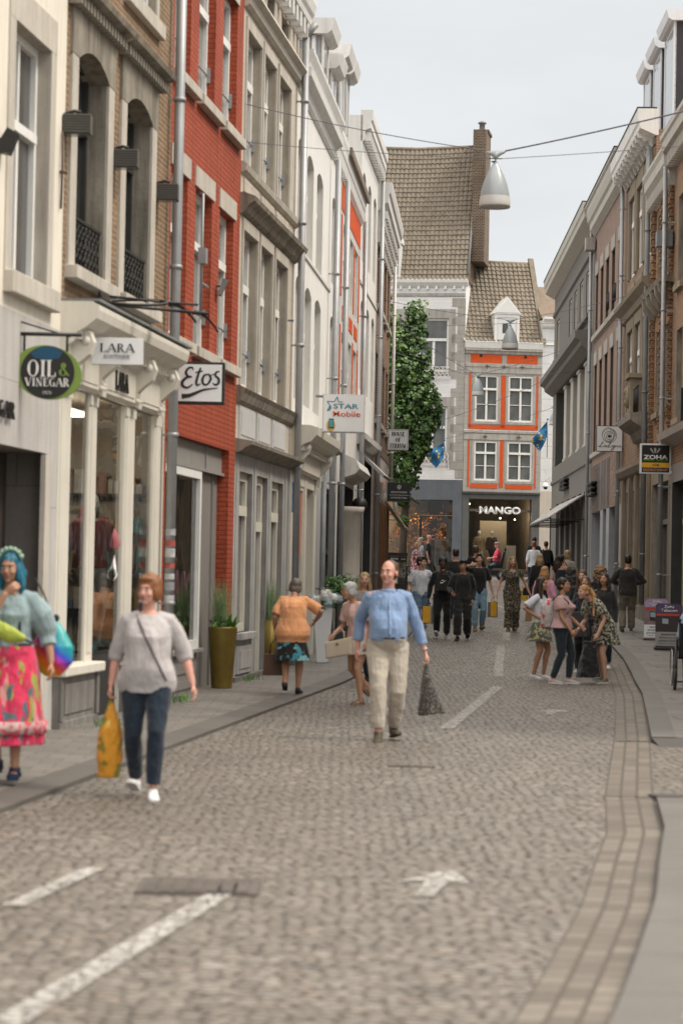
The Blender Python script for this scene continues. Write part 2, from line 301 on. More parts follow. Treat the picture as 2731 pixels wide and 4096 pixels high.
GL={'A':(.78,[(.02,0,.38,1,TN),(.76,0,.40,1,TK),(.14,.34,.62,.34,TN),'s.06','s.72']),'B':(.66,[(.15,0,.15,1,TK),('r',.3,.75,.26,.25,-90,90),('r',.3,.27,.3,.27,-90,90),(.1,.5,.3,.5,TN),(.1,.98,.3,.98,TN),(.1,.02,.3,.02,TN)]),
'E':(.62,[(.15,0,.15,1,TK),(.05,.02,.58,.02,TN),(.05,.98,.56,.98,TN),(.15,.52,.42,.52,TN),(.57,0,.57,.24,TN),(.55,.78,.55,1,TN)]),'F':(.6,[(.15,0,.15,1,TK),(.05,.98,.56,.98,TN),(.15,.5,.42,.5,TN),(.55,.78,.55,1,TN),'s.15']),
'G':(.74,[('r',.38,.5,.36,.5,50,315),(.62,.02,.62,.42,TK*.8),(.46,.42,.74,.42,TN)]),'H':(.78,[(.15,0,.15,1,TK),(.63,0,.63,1,TK),(.15,.5,.63,.5,TN),'s.15','s.63','S.15','S.63']),'I':(.34,[(.17,0,.17,1,TK),'s.17','S.17']),
'L':(.6,[(.15,0,.15,1,TK),(.05,.02,.58,.02,TN),(.57,0,.57,.26,TN),'S.15']),'M':(.96,[(.12,0,.12,1,TN),(.14,1,.46,.05,TK*.9),(.78,1,.48,.05,TN),(.8,0,.8,1,TK),'s.12','s.8']),'N':(.8,[(.13,0,.13,1,TN),(.13,1,.64,0,TK*.9),(.66,0,.66,1,TN),'s.13','S.66']),
'O':(.8,[('r',.4,.5,.38,.51,0,360)]),'Q':(.8,[('r',.4,.5,.38,.51,0,360),(.42,.15,.72,-.2,TK*.6)]),'R':(.72,[(.15,0,.15,1,TK),('r',.3,.74,.27,.26,-90,90),(.1,.98,.3,.98,TN),(.1,.49,.3,.49,TN),(.36,.48,.64,0,TK),'s.15']),
'S':(.58,[('r',.3,.75,.24,.26,60,270),('r',.28,.26,.26,.27,-120,90),(.5,.78,.5,.98,TN),(.05,.02,.05,.24,TN)]),'T':(.66,[(.33,0,.33,1,TK),(.03,.98,.63,.98,TN),(.04,.78,.04,1,TN),(.62,.78,.62,1,TN),'s.33']),'U':(.76,[(.14,.3,.14,1,TK),('r',.38,.32,.25,.32,180,360),(.63,.3,.63,1,TN),'S.14','S.63']),
'V':(.76,[(.06,1,.38,0,TK),(.7,1,.38,0,TN),'S.08','S.68']),'&':(.8,[('r',.36,.78,.18,.22,0,360),('r',.34,.27,.3,.28,60,350),(.22,.7,.76,0,TK*.8)])}
def serif(name,s,mat,parent,c,w_,h,depth=.004,heavy=1.0,rz=0):
    B=MB(); x=0; k=0
    def poly(ps):
        nonlocal k
        k+=1; d=-depth-k*.00012; n=len(ps); B.add([(p[0],0,p[1]) for p in ps]+[(p[0],d,p[1]) for p in ps],[tuple(range(n,2*n))]+[(i,(i+1)%n,(i+1)%n+n,i+n) for i in range(n)])
    def seg(x0,y0,x1,y1,t):
        t*=heavy; dx,dy=x1-x0,y1-y0; l=math.hypot(dx,dy)
        if abs(dy)>abs(dx)*.3: px,py=t/2,0
        else: px,py=-dy/l*t/2,dx/l*t/2
        poly([(x0-px,y0-py),(x1-px,y1-py),(x1+px,y1+py),(x0+px,y0+py)])
    for ch in s:
        if ch==' ': x+=.4; continue
        wd,st=GL[ch]
        for q in st:
            if isinstance(q,str):
                cx=x+float(q[1:]); zz=.02 if q[0]=='s' else .98; seg(cx-.17,zz,cx+.17,zz,TN)
            elif q[0]=='r':
                _,cx,cy,rx,ry,a0,a1=q; n=max(6,int(abs(a1-a0)/20)); prev=None
                for i in range(n+1):
                    a=R(a0+(a1-a0)*i/n); t=(TN+(TK-TN)*abs(math.cos(a))**1.3)*heavy
                    o=(x+cx+rx*math.cos(a),cy+ry*math.sin(a)); inn=(x+cx+max(.01,rx-t)*math.cos(a),cy+max(.01,ry-TN*heavy*1.2)*math.sin(a))
                    if prev: poly([prev[0],o,inn,prev[1]])
                    prev=(o,inn)
            else: seg(x+q[0],q[1],x+q[2],q[3],q[4])
        x+=wd+.1
    W=x-.1
    B.v=[((v[0]-W/2)*w_/W,v[1],(v[2]-.5)*h) for v in B.v]
    o=B.build(name,mat,parent,c,(0,0,rz)); fixn(o); return o
def stroke(B,pts,wd,y=0,dep=.004,n=None,mi=0):
    """flat brush stroke through (x,z) points with widths, smooth Catmull-Rom"""
    P=[Vector((p[0],p[1])) for p in pts]; W=wd if isinstance(wd,(list,tuple)) else [wd]*len(P); out=[];ow=[]
    for i in range(len(P)-1):
        a,b,c,d=P[max(i-1,0)],P[i],P[i+1],P[min(i+2,len(P)-1)]
        for k in range(5):
            t=k/5; out.append(.5*((2*b)+(-a+c)*t+(2*a-5*b+4*c-d)*t*t+(-a+3*b-3*c+d)*t**3)); ow.append(W[i]*(1-t)+W[i+1]*t)
    out.append(P[-1]); ow.append(W[-1]); vs=[]
    for i,p in enumerate(out):
        t=out[min(i+1,len(out)-1)]-out[max(i-1,0)]; t=t.normalized() if t.length>1e-9 else Vector((1,0)); nn=Vector((-t.y,t.x))*ow[i]/2; yy=y-dep-i*.00003
        vs+=[(p.x+nn.x,yy,p.y+nn.y),(p.x-nn.x,yy,p.y-nn.y)]
    B.add(vs,[(2*i,2*i+1,2*i+3,2*i+2) for i in range(len(out)-1)],mi)
# ================= SETTING =================
cob=M_cobble()
m_side=M_slabs('pavement tiles',(.155,.138,.122),(.215,.195,.172),.30,.30,.006,(.10,.09,.08))
m_side2=M_slabs('pavement flagstones',(.14,.127,.112),(.20,.182,.162),1.1,.62,.02,(.04,.034,.027),rough=.5)
m_kerb=M_slabs('kerb stone',(.125,.113,.10),(.15,.137,.122),1.0,5,.006,(.05,.045,.04),uv=True)
m_kerbl=M_slabs('left kerb stone',(.095,.085,.074),(.125,.112,.098),1.0,5,.006,(.06,.05,.045),uv=True)
m_gut=M_slabs('gutter setts',(.11,.09,.07),(.20,.168,.134),.21,.12,.011,(.075,.06,.043),uv=True,bumpd=.008)
def sheet(name,rows,mat,kind='structure',zoff=0):
    """rows: (y,[x...],[z...])"""
    B=MB(); n=len(rows[0][1])
    vs=[(x,y,z+zoff) for y,xs,zs in rows for x,z in zip(xs,zs)]
    B.add(vs,[(i*n+j,i*n+j+1,(i+1)*n+j+1,(i+1)*n+j) for i in range(len(rows)-1) for j in range(n-1)])
    return tag(B.build(name,mat),kind=kind)
B=MB(); B.quad((-900,-900,-.6),(900,-900,-.6),(900,1500,-.6),(-900,1500,-.6)); tag(B.build('ground',M_plain('far earth',(.2,.19,.17),.9)),kind='structure')
sheet('road',[(y,[-40,-10,0,10,60],[gz(y)]*5) for y in (-30,0,20,38,45,52,56,60,65,70,75,80,87,95,103,112,140,400)],cob)
def interp(P,y):
    for (a,xa),(b,xb) in zip(P,P[1:]):
        if y<=b: return xa+(xb-xa)*(y-a)/(b-a)
    return P[-1][1]
KL=[(-5,-4.6),(15.9,-2.2),(22,-1.5),(35.3,.06),(42,.68),(50,1.3),(60,2.0),(72,2.9)]
FL=[(-5,-6.2),(39.6,-.85),(46.2,-.321),(55.57,.315),(61.56,.782),(70.1,1.296),(72,1.4)]
KR=[(24.16,3.13),(27.1,3.47),(33.46,4.2),(37.8,4.62),(40.28,4.86),(45,5.28),(49.7,5.63),(60,6.25),(78,6.95),(100,7.5),(110,7.8)]
KR2=[(-4,-1.6),(7,.66),(8.92,1.04),(9.96,1.23),(11.04,1.42),(12.08,1.6),(13.7,1.83),(15.5,2.1),(17.96,2.36)]
ys=[i*1.0 for i in range(-5,73)]
ex=lambda y: .2*max(0,min(1,(y-50)/6))*max(0,min(1,(78-y)/8))
sheet('pavement',[(y,[interp(FL,y)-.6,interp(KL,y)-.26],[gz(y)+.055,gz(y)+.045]) for y in ys],m_side)
ys2=[24.16+i for i in range(0,86)]
sheet('pavement',[(y,[interp(KR,y)+.24,max(12 if y<49.5 else 0,6.6+.0263*y)],[gz(y)+.05,gz(y)+.05+ex(y)]) for y in ys2],m_side2)
ys3=[-4+i*.5 for i in range(0,44)]+[17.96]
sheet('pavement',[(y,[interp(KR2,y)+.24,9],[.05,.05]) for y in ys3],m_side2)
def ribbon(name,P,w0,w1,mat,z0,z1,y0,y1,st=.5,lip=True,w_rows=None):
    """strip between offsets w0..w1 beside path P, with (along, across) UVs"""
    B=MB(); y=y0; pr=None; a=0; uv=[]
    while y<=y1+1e-6:
        x=interp(P,y); g=gz(y); p=((x+w0,y,g+z0),(x+w1,y,g+z1))
        if pr:
            d=math.hypot(p[0][0]-pr[0][0],p[0][1]-pr[0][1])
            B.add([pr[0],pr[1],p[1],p[0]],[(0,1,2,3)]); uv+=[(a,0),(a,w1-w0),(a+d,w1-w0),(a+d,0)]
            if lip:
                B.add([(pr[0][0],pr[0][1],pr[0][2]-.08),pr[0],p[0],(p[0][0],p[0][1],p[0][2]-.08)],[(0,1,2,3)]); uv+=[(a,0),(a,.08),(a+d,.08),(a+d,0)]
                B.add([(pr[1][0],pr[1][1],pr[1][2]-.08),pr[1],p[1],(p[1][0],p[1][1],p[1][2]-.08)],[(3,2,1,0)]); uv+=[(a+d,0),(a+d,.08),(a,.08),(a,0)]
            a+=d
        pr=p; y+=st
    B.uv=uv; return tag(B.build(name,mat),kind='structure')
ribbon('kerb',KL,-.28,0,m_kerbl,.052,.035,-5,72)
ribbon('kerb',KR,0,.25,m_kerb,.055,.055,24.16,108)
ribbon('kerb',KR2,0,.25,m_kerb,.055,.055,-4,17.7)
B=MB(); B.prism([(24.2,.052),(23.5,.0),(24.2,-.02)],3.13,12); tag(B.build('kerb',m_kerb),kind='structure')
B=MB(); B.prism([(17.6,.052),(18.4,.0),(17.6,-.02)],2.34,9); tag(B.build('kerb',m_kerb),kind='structure')
ribbon('gutter',KR2,-.37,-.005,m_gut,.005,.006,-4,18,lip=False)
ribbon('gutter',KR,-.37,-.005,m_gut,.005,.006,24.2,44,lip=False)
ribbon('gutter',[(18,2.36),(24.2,3.13)],-.37,-.005,m_gut,.005,.006,18.05,24.15,lip=False)
worn=M_worn('worn road paint')
marks=[('road_marking',[(-1.22,8.2),(-.50,12.55)],.13,'long worn white line crossing the foreground at lower left'),
('road_marking',[(-1.53,11.6),(-1.29,13.1)],.11,'short worn white dash near the left kerb'),
('road_marking',[(1.15,25.5),(2.35,35.5)],.15,'white dash ahead of the man with the blue shirt'),
('road_marking',[(2.55,38.6),(3.35,50.2)],.16,'long white line leading to the woman in the jumpsuit'),
('road_marking',[(3.62,52.5),(4.0,57.5)],.16,'short white line under the feet of the woman in the jumpsuit'),
('road_marking',[(4.1,78),(4.7,66)],.16,'far white line beside the woman in the jumpsuit'),
('road_marking',[(.45,27.8),(.7,29.2)],.3,'small worn white patch behind the legs of the man in blue')]
def strip(pts,wd,z):
    B=MB()
    (x0,y0),(x1,y1)=pts; n=max(1,int(math.hypot(x1-x0,y1-y0)/.6)); l=math.hypot(x1-x0,y1-y0); px,py=(y1-y0)/l*wd/2,-(x1-x0)/l*wd/2; vs=[]
    for i in range(n+1):
        t=i/n; x=x0+(x1-x0)*t; y=y0+(y1-y0)*t; vs+=[(x-px,y-py,gz(y-py)+z),(x+px,y+py,gz(y+py)+z)]
    B.add(vs,[(2*i,2*i+1,2*i+3,2*i+2) for i in range(n)]); return B
for nm,p,wd,lb in marks: tag(strip(p,wd,.012).build(nm,worn),lb,'road marking',kind='structure')
def arrow(x,y,sc,lb):
    P=[(-.05,-.75),(.05,-.75),(.06,-.1),(.2,-.15),(.02,.5),(-.22,-.15),(-.07,-.1)]; c_,s_=math.cos(R(-9)),math.sin(R(-9))
    B=MB(); B.add([(x+(a*c_-b*s_)*sc,y+(a*s_+b*c_)*sc,.012) for a,b in P],[tuple(range(7))]); tag(B.build('road_marking',worn),lb,'road marking',kind='structure')
arrow(.56,12.9,.9,'white bicycle arrow in the foreground'); arrow(2.6,29.2,1.0,'white arrow in front of the group at the right')
# access cover let into the cobbles
t=empty('access_cover',(-.69,12.45,.012),0,'rusty brown rectangular access cover set in the cobbles','access cover')
B=MB(); B.box(-.31,.31,-.31,.31,-.02,0); fo=B.build('frame',M_plain('rusted iron',(.10,.08,.068),.7,.4,6),t)
B=MB()
for i in range(7):
    for j in range(7): B.box(-.27+i*.078,-.27+i*.078+.06,-.27+j*.078,-.27+j*.078+.06,0.001,.007)
B.build('cover_plate',M_plain('brown iron plate',(.115,.095,.08),.65,.4,6),t)
t=empty('drain_gap',(.63,20.45,.004),0,'thin rusty drain slot across the cobbles','drain'); B=MB(); B.box(-.2,.2,-.02,.02,-.02,.006); B.build('slot',MC['rusted iron'],t)

# ================= HOUSE KIT =================
FR={}
FR['L1']=((-3.798,15),(-2.774,23.53)); FR['L2']=((-2.774,23.53),(-2.132,28.88)); FR['L3']=((-2.132,28.88),(-1.514,34.03)); FR['L4']=((-1.514,34.03),(-.85,39.6))
FR['L5']=((-0.85,39.6),(-0.321,46.212)); FR['L6']=((-0.321,46.212),(0.315,55.572)); FR['L7']=((0.315,55.572),(0.782,61.558)); FR['L8']=((0.782,61.558),(1.296,70.114))
FR['R1']=((8.617,99.489),(8.056,78.167)); FR['R2']=((8.056,78.167),(7.764,67.088)); FR['R3']=((7.764,67.088),(7.559,59.276)); FR['R4']=((7.559,59.276),(7.443,54.873)); FR['R5']=((7.443,54.873),(7.315,49.5))
FR['M']=((5.582,112.0),(9.196,112.5)); FR['WH']=((1.894,113.6),(5.582,112.0))
glassk=M_pane('window glass',(.015,.016,.017),(.045,.045,.043)); glassc=M_pane('curtained glass',(.30,.28,.25),(.42,.40,.36)); glassg=M_pane('grey glass',(.07,.075,.075),(.14,.145,.14))
wht=M_plain('white window paint',(.80,.79,.76),.45,.05,4,.12); 
WMC={}
class House:
    def __init__(s,name,key,label,cat='house',group=None,base=0):
        (ax,ay),(bx,by)=FR[key]; s.L=math.hypot(bx-ax,by-ay); s.rz=math.atan2(by-ay,bx-ax); s.g=gz((ay+by)/2)
        s.root=empty(name,(ax,ay,0),s.rz,label,cat,group); s.A=(ax,ay); s.cs={'L4':.45,'L5':.62,'L6':.4,'L6b':.4,'L7':.45,'L8':.6,'R1':.75,'R2':.63,'R3':.48,'R4':.45,'R5':.55}.get(key,1)
    def W(s,x,y,z=0):
        c,k=math.cos(s.rz),math.sin(s.rz); return Vector((s.A[0]+x*c-y*k,s.A[1]+x*k+y*c,z))
    def part(s,B,name,mat,parent=None,bev=0): return B.build(name,mat,parent or s.root,bev=bev)
    def wall(s,mats,z0,z1,holes,D=8,x0=0,x1=None,name='wall',y=0,body=True):
        """front with openings (x0,x1,z0,z1,depth[,arch rise]) and reveals; body closes sides, back, top"""
        x1=s.L if x1 is None else x1; B=MB()
        xs=sorted({x0,x1}|{min(max(h[i],x0),x1) for h in holes for i in (0,1)}); zs=sorted({z0,z1}|{min(max(h[i],z0),z1) for h in holes for i in (2,3)})
        for i in range(len(xs)-1):
            for j in range(len(zs)-1):
                cx,cz=(xs[i]+xs[i+1])/2,(zs[j]+zs[j+1])/2
                if any(h[0]<cx<h[1] and h[2]<cz<h[3] for h in holes): continue
                if xs[i+1]-xs[i]<1e-4 or zs[j+1]-zs[j]<1e-4: continue
                B.quad((xs[i],y,zs[j]),(xs[i+1],y,zs[j]),(xs[i+1],y,zs[j+1]),(xs[i],y,zs[j+1]))
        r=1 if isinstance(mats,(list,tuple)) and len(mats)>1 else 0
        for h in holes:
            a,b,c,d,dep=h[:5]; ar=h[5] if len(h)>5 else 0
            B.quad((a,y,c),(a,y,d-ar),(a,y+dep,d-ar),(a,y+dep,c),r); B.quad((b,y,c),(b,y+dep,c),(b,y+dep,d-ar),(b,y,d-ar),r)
            B.quad((a,y,c),(a,y+dep,c),(b,y+dep,c),(b,y,c),r)
            if not ar: B.quad((a,y,d),(b,y,d),(b,y+dep,d),(a,y+dep,d),r)
            else:
                n=10; w=(b-a)/2; rad=(w*w+ar*ar)/(2*ar); P=[]
                for k in range(n+1):
                    xx=a+(b-a)*k/n; P.append((xx,d-rad+math.sqrt(max(0,rad*rad-(xx-a-w)**2))))
                for k in range(n):
                    (p,q),(u,v)=P[k],P[k+1]
                    B.quad((p,y,q),(u,y,v),(u,y,d),(p,y,d)); B.quad((p,y,q),(p,y+dep,q),(u,y+dep,v),(u,y,v),r)
                    B.quad((p,y+dep-.001,q),(u,y+dep-.001,v),(u,y+dep-.001,d),(p,y+dep-.001,d),r)
        if body:
            B.quad((x0,y,z0),(x0,y,z1),(x0,D,z1),(x0,D,z0)); B.quad((x1,y,z0),(x1,D,z0),(x1,D,z1),(x1,y,z1)); B.quad((x0,D,z0),(x0,D,z1),(x1,D,z1),(x1,D,z0)); B.quad((x0,y,z1),(x1,y,z1),(x1,D,z1),(x0,D,z1))
        return s.part(B,name,mats)
    def roof(s,mat,z,x0=0,x1=None,D=8,rise=3.5,y0=.25,name='roof'):
        x1=s.L if x1 is None else x1; B=MB(); m=D*.5
        B.prism([(y0,z),(m,z+rise),(D,z)],x0+.01,x1-.01); return s.part(B,name,mat)
    def win(s,x0,x1,z0,z1,y=.18,st='T',pane=None,fm=None,bw=.06,tr=.66,bars=(1,2),arch=0,name='window',dark=None,rail=0):
        """window frame (child) with its pane (grandchild); bars=(cols above transom, cols below)"""
        w,h=x1-x0,z1-z0; fm=fm or wht; key=(round(w,2),round(h,2),st,fm.name,bw,tr,bars,rail)
        if key not in WMC:
            B=MB(); t=.05
            B.box(0,bw,-t,.02,0,h); B.box(w-bw,w,-t,.02,0,h); B.box(bw,w-bw,-t,.02,0,bw); B.box(bw,w-bw,-t,.02,h-bw,h)
            def cols(n,za,zb,k=.8):
                for i in range(1,n):
                    c=bw+(w-2*bw)*i/n; B.box(c-bw*k/2,c+bw*k/2,-t*.8,.018,za,zb)
            if st=='T':
                zt=h*tr; B.box(bw,w-bw,-t-.025,.02,zt-bw*.6,zt+bw*.6); cols(bars[0],zt+bw*.6,h-bw); cols(bars[1],bw,zt-bw*.6,1.1)
            elif st=='C': cols(bars[1],bw,h-bw,1.1)
            if rail:
                for k in range(1,rail+1):
                    zz=bw+(h*(tr if st=='T' else 1)-bw)*k/(rail+1); B.box(bw,w-bw,-t*.6,.016,zz-.014,zz+.014)
            P=MB(); P.quad((bw*.5,.0,bw*.5),(w-bw*.5,.0,bw*.5),(w-bw*.5,.0,h-bw*.5),(bw*.5,.0,h-bw*.5))
            WMC[key]=(B.mesh('window',fm),P)
        fme,P=WMC[key]; o=link(name,fme,s.root,(x0,y,z0)); pm=pane or glassk; pk=(key,pm.name)
        if pk not in WMC: WMC[pk]=P.mesh('pane',pm)
        link('pane',WMC[pk],o,(0,.003,0)); return o
    def sill(s,x0,x1,z,mat,h=.12,out=.09,name='sill',y1=.12): B=MB(); B.box(x0,x1,-out,y1,z-h,z); return s.part(B,name,mat,bev=.008)
    def surround(s,a,b,c,d,wl,wr,wt,wb,mat,pr=.015,name='window_surround'):
        if not(wl or wr or wt or wb): return
        B=MB(); B.box(b+.0005,b+wr,-pr,.01,c,d)
        if wl: B2=MB(); B2.box(a-wl,a-.0005,-pr,.01,c,d); s.part(B2,name,mat)
        if wt: B.box(a-wl,b+wr,-pr-.002,.01,d+.0005,d+wt)
        if wb: B.box(a-wl,b+wr,-pr-.002,.01,c-wb,c-.0005)
        return s.part(B,name,mat)
    def cornice(s,prof,mat,x0=0,x1=None,name='cornice',z=0,teeth=None,teethmat=None):
        """prof (out,z): outline hugging the wall, extruded along the front; teeth=(w,gap,out0,out1,z0,z1)"""
        x1=s.L if x1 is None else x1; B=MB()
        if name=='cornice': prof=[(o*s.cs,zz) for o,zz in prof]; teeth=teeth and (teeth[0],teeth[1],teeth[2]*s.cs,teeth[3]*s.cs,teeth[4],teeth[5])
        P=[(.05,prof[0][1]+z)]+[(-o,zz+z) for o,zz in prof]+[(.05,prof[-1][1]+z)]
        B.prism(P,x0,x1); o=s.part(B,name,mat)
        fixn(o)
        if teeth:
            w,g,o0,o1,za,zb=teeth; T=MB(); n=int((x1-x0)/(w+g)); st=(x1-x0)/max(n,1)
            T.box(0,w,-o1,-o0,za+z,zb+z); tm=T.mesh('dentil',teethmat or mat)
            for i in range(n): link('dentil',tm,o,(x0+i*st+g/2,0,0))
        return o
    def pipe(s,x,z0,z1,mat,r=.045,out=.1,name='drainpipe',kink=None):
        B=MB(); B.tube([(x,-out,z0),(x,-out,z1)],r,10)
        z=z0+1.2
        while z<z1-.3:
            B.tube([(x,-out,z),(x,-out,z+.05)],r*1.22,10); B.box(x-.012,x+.012,-out,0.0,z+.01,z+.035); z+=2.0
        return s.part(B,name,mat)
zinc=M_plain('zinc pipe',(.37,.375,.385),.45,.12,3,.25,metal=.3); zincd=M_plain('grey pipe',(.22,.23,.235),.55,.2,3,.3)
black=M_plain('black iron',(.018,.017,.016),.5,.1,5); darkw=M_plain('dark paint',(.04,.038,.035),.5,.2,4,.2)
rooft=M_brick('dark roof tile',(.09,.07,.06),(.13,.10,.085),(.03,.025,.02),1,.25,.3,.02)
# ================= LEFT ROW =================
cream=M_plain('cream render',(.76,.70,.60),.85,.06,1.2,.18,.002); stone=M_plain('grey limestone',(.43,.385,.33),.8,.16,2.2,.35,.003); stonel=M_plain('pale limestone',(.53,.485,.42),.8,.13,2,.3,.003)
creamw=M_plain('cream woodwork',(.70,.66,.575),.5,.06,3,.15); greyst=M_stone('grey shopfront stone',(.50,.475,.45),(.55,.525,.50),1.2,1.1,.005,.3)
blackl=M_plain('black lettering',(.02,.019,.018),.5,.1,5)
def rev_room(h,x0,x1,z0,z1,y0,y1,mat,name='interior'):
    B=MB(); B.quad((x0,y1,z0),(x1,y1,z0),(x1,y1,z1),(x0,y1,z1)); B.quad((x0,y0,z0),(x0,y1,z0),(x0,y1,z1),(x0,y0,z1)); B.quad((x1,y0,z0),(x1,y1,z0),(x1,y1,z1),(x1,y0,z1)); B.quad((x0,y0,z0),(x1,y0,z0),(x1,y1,z0),(x0,y1,z0)); B.quad((x0,y0,z1),(x1,y0,z1),(x1,y1,z1),(x0,y1,z1)); return h.part(B,name,mat)
# --- house 1 cream
h=House('townhouse','L1','cream rendered house at the left edge above the oil and vinegar shop'); H1=h
hl=[(6.62,7.95,4.26,6.53,.34),(3.2,4.5,4.26,6.53,.34),(5.2,8.2,-.2,2.71,.6),(1,4.4,.3,2.71,.3),(6.62,7.95,7.9,9.8,.34)]
h.wall([cream,stone],3.93,11,[x for x in hl if x[3]>3.9])
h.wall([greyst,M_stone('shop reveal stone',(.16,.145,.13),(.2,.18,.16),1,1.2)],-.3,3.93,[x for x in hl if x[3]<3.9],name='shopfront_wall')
for a,b in ((6.62,7.95),(3.2,4.5)):
    h.surround(a,b,4.26,6.53,.22,.20,.32,0,stonel); h.win(a,b,4.26,6.53,.17,'T',None,None,.075,.62,(2,2),rail=0); B=MB(); B.box(a-.22,b+.24,-.1,.28,4.06,4.26); h.part(B,'sill',stonel,bev=.01)
h.win(6.62,7.95,7.9,9.8,.17)
B=MB(); B.box(5.25,5.45,.5,.56,-.1,2.7); B.box(6.2,6.45,.5,.56,-.1,2.7); B.box(6.85,7.15,.5,.56,-.1,2.7); B.box(5.45,7.15,.5,.56,2.5,2.7); B.box(6.45,6.85,.5,.56,1.25,1.4); dr=h.part(B,'door_frame',wht)
B=MB(); B.quad((5.2,.55,-.1),(8.2,.55,-.1),(8.2,.55,2.7),(5.2,.55,2.7)); B.build('door_glass',glassk,dr)
B=MB(); B.box(7.2,8.2,.4,.54,-.1,2.7); h.part(B,'door_side_panel',M_plain('dark stained panel',(.06,.048,.04),.5,.3,4,.3))
serif('fascia_lettering','VINEGAR',blackl,h.root,(6.2,-.02,3.02),1.15,.15,.02)
B=MB(); B.box(8.05,8.25,-.02,.03,-.2,2.7); h.part(B,'pilaster',stonel)
for zz in (8.4,5.1): B=MB(); B.tube([(8.42,-.02,zz),(8.40,-.03,zz+.35),(8.42,-.02,zz+.75)],.012,6); B.tube([(8.42,0,zz+.36),(8.47,-.06,zz+.36)],.015,6); h.part(B,'wall_anchor',M_plain('rusty anchor',(.10,.06,.045),.8,.3,6))
# --- house 2 brick
brk2=M_brick('brown brick',(.19,.115,.062),(.33,.205,.115),(.36,.29,.21),1,.21,.062,.013,grime=.45)
h=House('townhouse','L2','brown brick house with dark arched windows above the white boutique front'); H2=h
stwd=M_plain('weathered stone',(.31,.275,.225),.85,.3,2.5,.7,.004)
W2=[(.42,1.82),(2.75,4.15)]; hl=[(a,b,4.6,6.86,.42,.16) for a,b in W2]+[(.5,1.8,7.95,9.6,.25),(2.75,4.3,7.95,9.6,.25)]
h.wall([brk2,stwd],3.9,11.2,hl)
for a,b in W2:
    h.surround(a,b,4.6,6.7,.27,.27,0,0,stonel,.03)
    B=MB(); n=12; w_=(b-a)/2; r_=(w_*w_+.16**2)/.32
    P=[(a-.29,7.22),(a-.29,6.70)]+[(a+(b-a)*k/n,6.86-r_+math.sqrt(max(0,r_*r_-((b-a)*k/n-w_)**2))) for k in range(n+1)]+[(b+.29,6.70),(b+.29,7.22)]
    B.prism([(p,z) for p,z in P],-.035,.012,axis='y'); o=h.part(B,'stone_lintel',stwd); fixn(o)
    h.cornice([(.0,7.20),(.05,7.22),(.07,7.27),(.2,7.31),(.22,7.36),(.0,7.42)],stwd,a-.42,b+.42,'hood_mould',teeth=(.07,.07,.0,.13,7.16,7.26))
    h.sill(a-.3,b+.3,4.6,stonel,.13,.13)
    h.win(a,b,4.6,6.84,.24,'T',glassk,darkw,.07,.7,(1,2))
    B=MB(); # wrought iron balustrade with scrolls
    B.box(a+.02,b-.02,.02,.05,5.12,5.15); B.box(a+.02,b-.02,.02,.05,4.66,4.685); n=9
    for k in range(n):
        x=a+.06+(b-a-.12)*k/(n-1); B.box(x-.008,x+.008,.03,.045,4.68,5.12)
    for k in range(n-1):
        x=a+.06+(b-a-.12)*(k+.5)/(n-1)
        for zz,rr in ((4.8,.055),(4.93,.06),(5.05,.045)): B.tube([(x+rr*math.cos(t),.037,zz+rr*math.sin(t)) for t in [q*R(36) for q in range(11)]],.008,5)
    h.part(B,'balustrade',black)
for a,b in ((.5,1.8),(2.75,4.3)): h.win(a,b,7.95,9.6,.14); h.sill(a-.2,b+.25,7.95,stonel,.17,.08); h.surround(a,b,7.95,9.6,.14,.14,.2,0,stonel,.02)
# boutique front
B=MB(); B.box(1.9,3.3,.5,.8,3.3,3.36); h.part(B,'ceiling_lamp',M_emit('boutique ceiling lamp',(1,.93,.8),3))
l=bpy.data.lights.new('boutique_lamp','POINT'); l.energy=22; l.color=(1,.9,.75); l.shadow_soft_size=.15; o=bpy.data.objects.new('boutique_lamp',l); COL.objects.link(o); o.parent=h.root; o.location=(3.2,.7,3.0)
h.wall([creamw],-.3,3.9,[(.52,1.32,.67,3.42,.035),(1.69,3.09,.0,3.42,.045),(3.63,4.73,.67,3.42,.035)],name='shopfront_wall')
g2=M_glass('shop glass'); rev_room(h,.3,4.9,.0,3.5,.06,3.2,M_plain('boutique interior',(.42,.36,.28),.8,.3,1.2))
for a,b,y,z0 in ((.52,1.32,.025,.67),(1.69,3.09,.035,.75),(3.63,4.73,.025,.67)):
    B=MB(); B.quad((a,y,z0),(b,y,z0),(b,y,3.42),(a,y,3.42)); h.part(B,'shop_glass',g2)
B=MB(); B.box(1.69,3.09,.05,.12,-.1,.73); B.box(1.69,3.09,.038,.2,.73,.76); h.part(B,'display_plinth',M_plain('dark plinth',(.035,.032,.03),.6,.2,4))
B=MB(); B.box(.53,4.8,.2,.5,.6,.64); h.part(B,'display_floor',M_plain('display floor',(.3,.28,.25),.6))
for x0,x1 in ((-.0,.5),(1.34,1.67),(3.11,3.61),(4.75,5.12)):
    B=MB(); B.box(x0,x1,-.012,.04,.6,3.42); B.box(x0+.06,x1-.06,-.022,-.012,.75,3.3); B.box(x0-.01,x1+.01,-.026,.04,3.3,3.42); h.part(B,'pilaster',creamw,bev=.01)
stall=M_plain('grey stallriser',(.22,.205,.19),.7,.25,3,.5)
for x0,x1 in ((.0,1.68),(3.1,5.2)):
    B=MB(); B.box(x0,x1,-.07,.04,-.2,.56); B.box(x0,x1,-.09,-.06,-.2,.12); B.box(x0,x0+.1,-.1,-.07,.12,.56); B.box(x1-.1,x1,-.1,-.07,.12,.56); B.box(x0+.2,x1-.2,-.085,-.07,.18,.48); h.part(B,'stallriser',stall,bev=.008)
    B=MB(); B.box(x0-.03,x1+.04,-.15,.1,.56,.66); h.part(B,'sill',creamw,bev=.015)
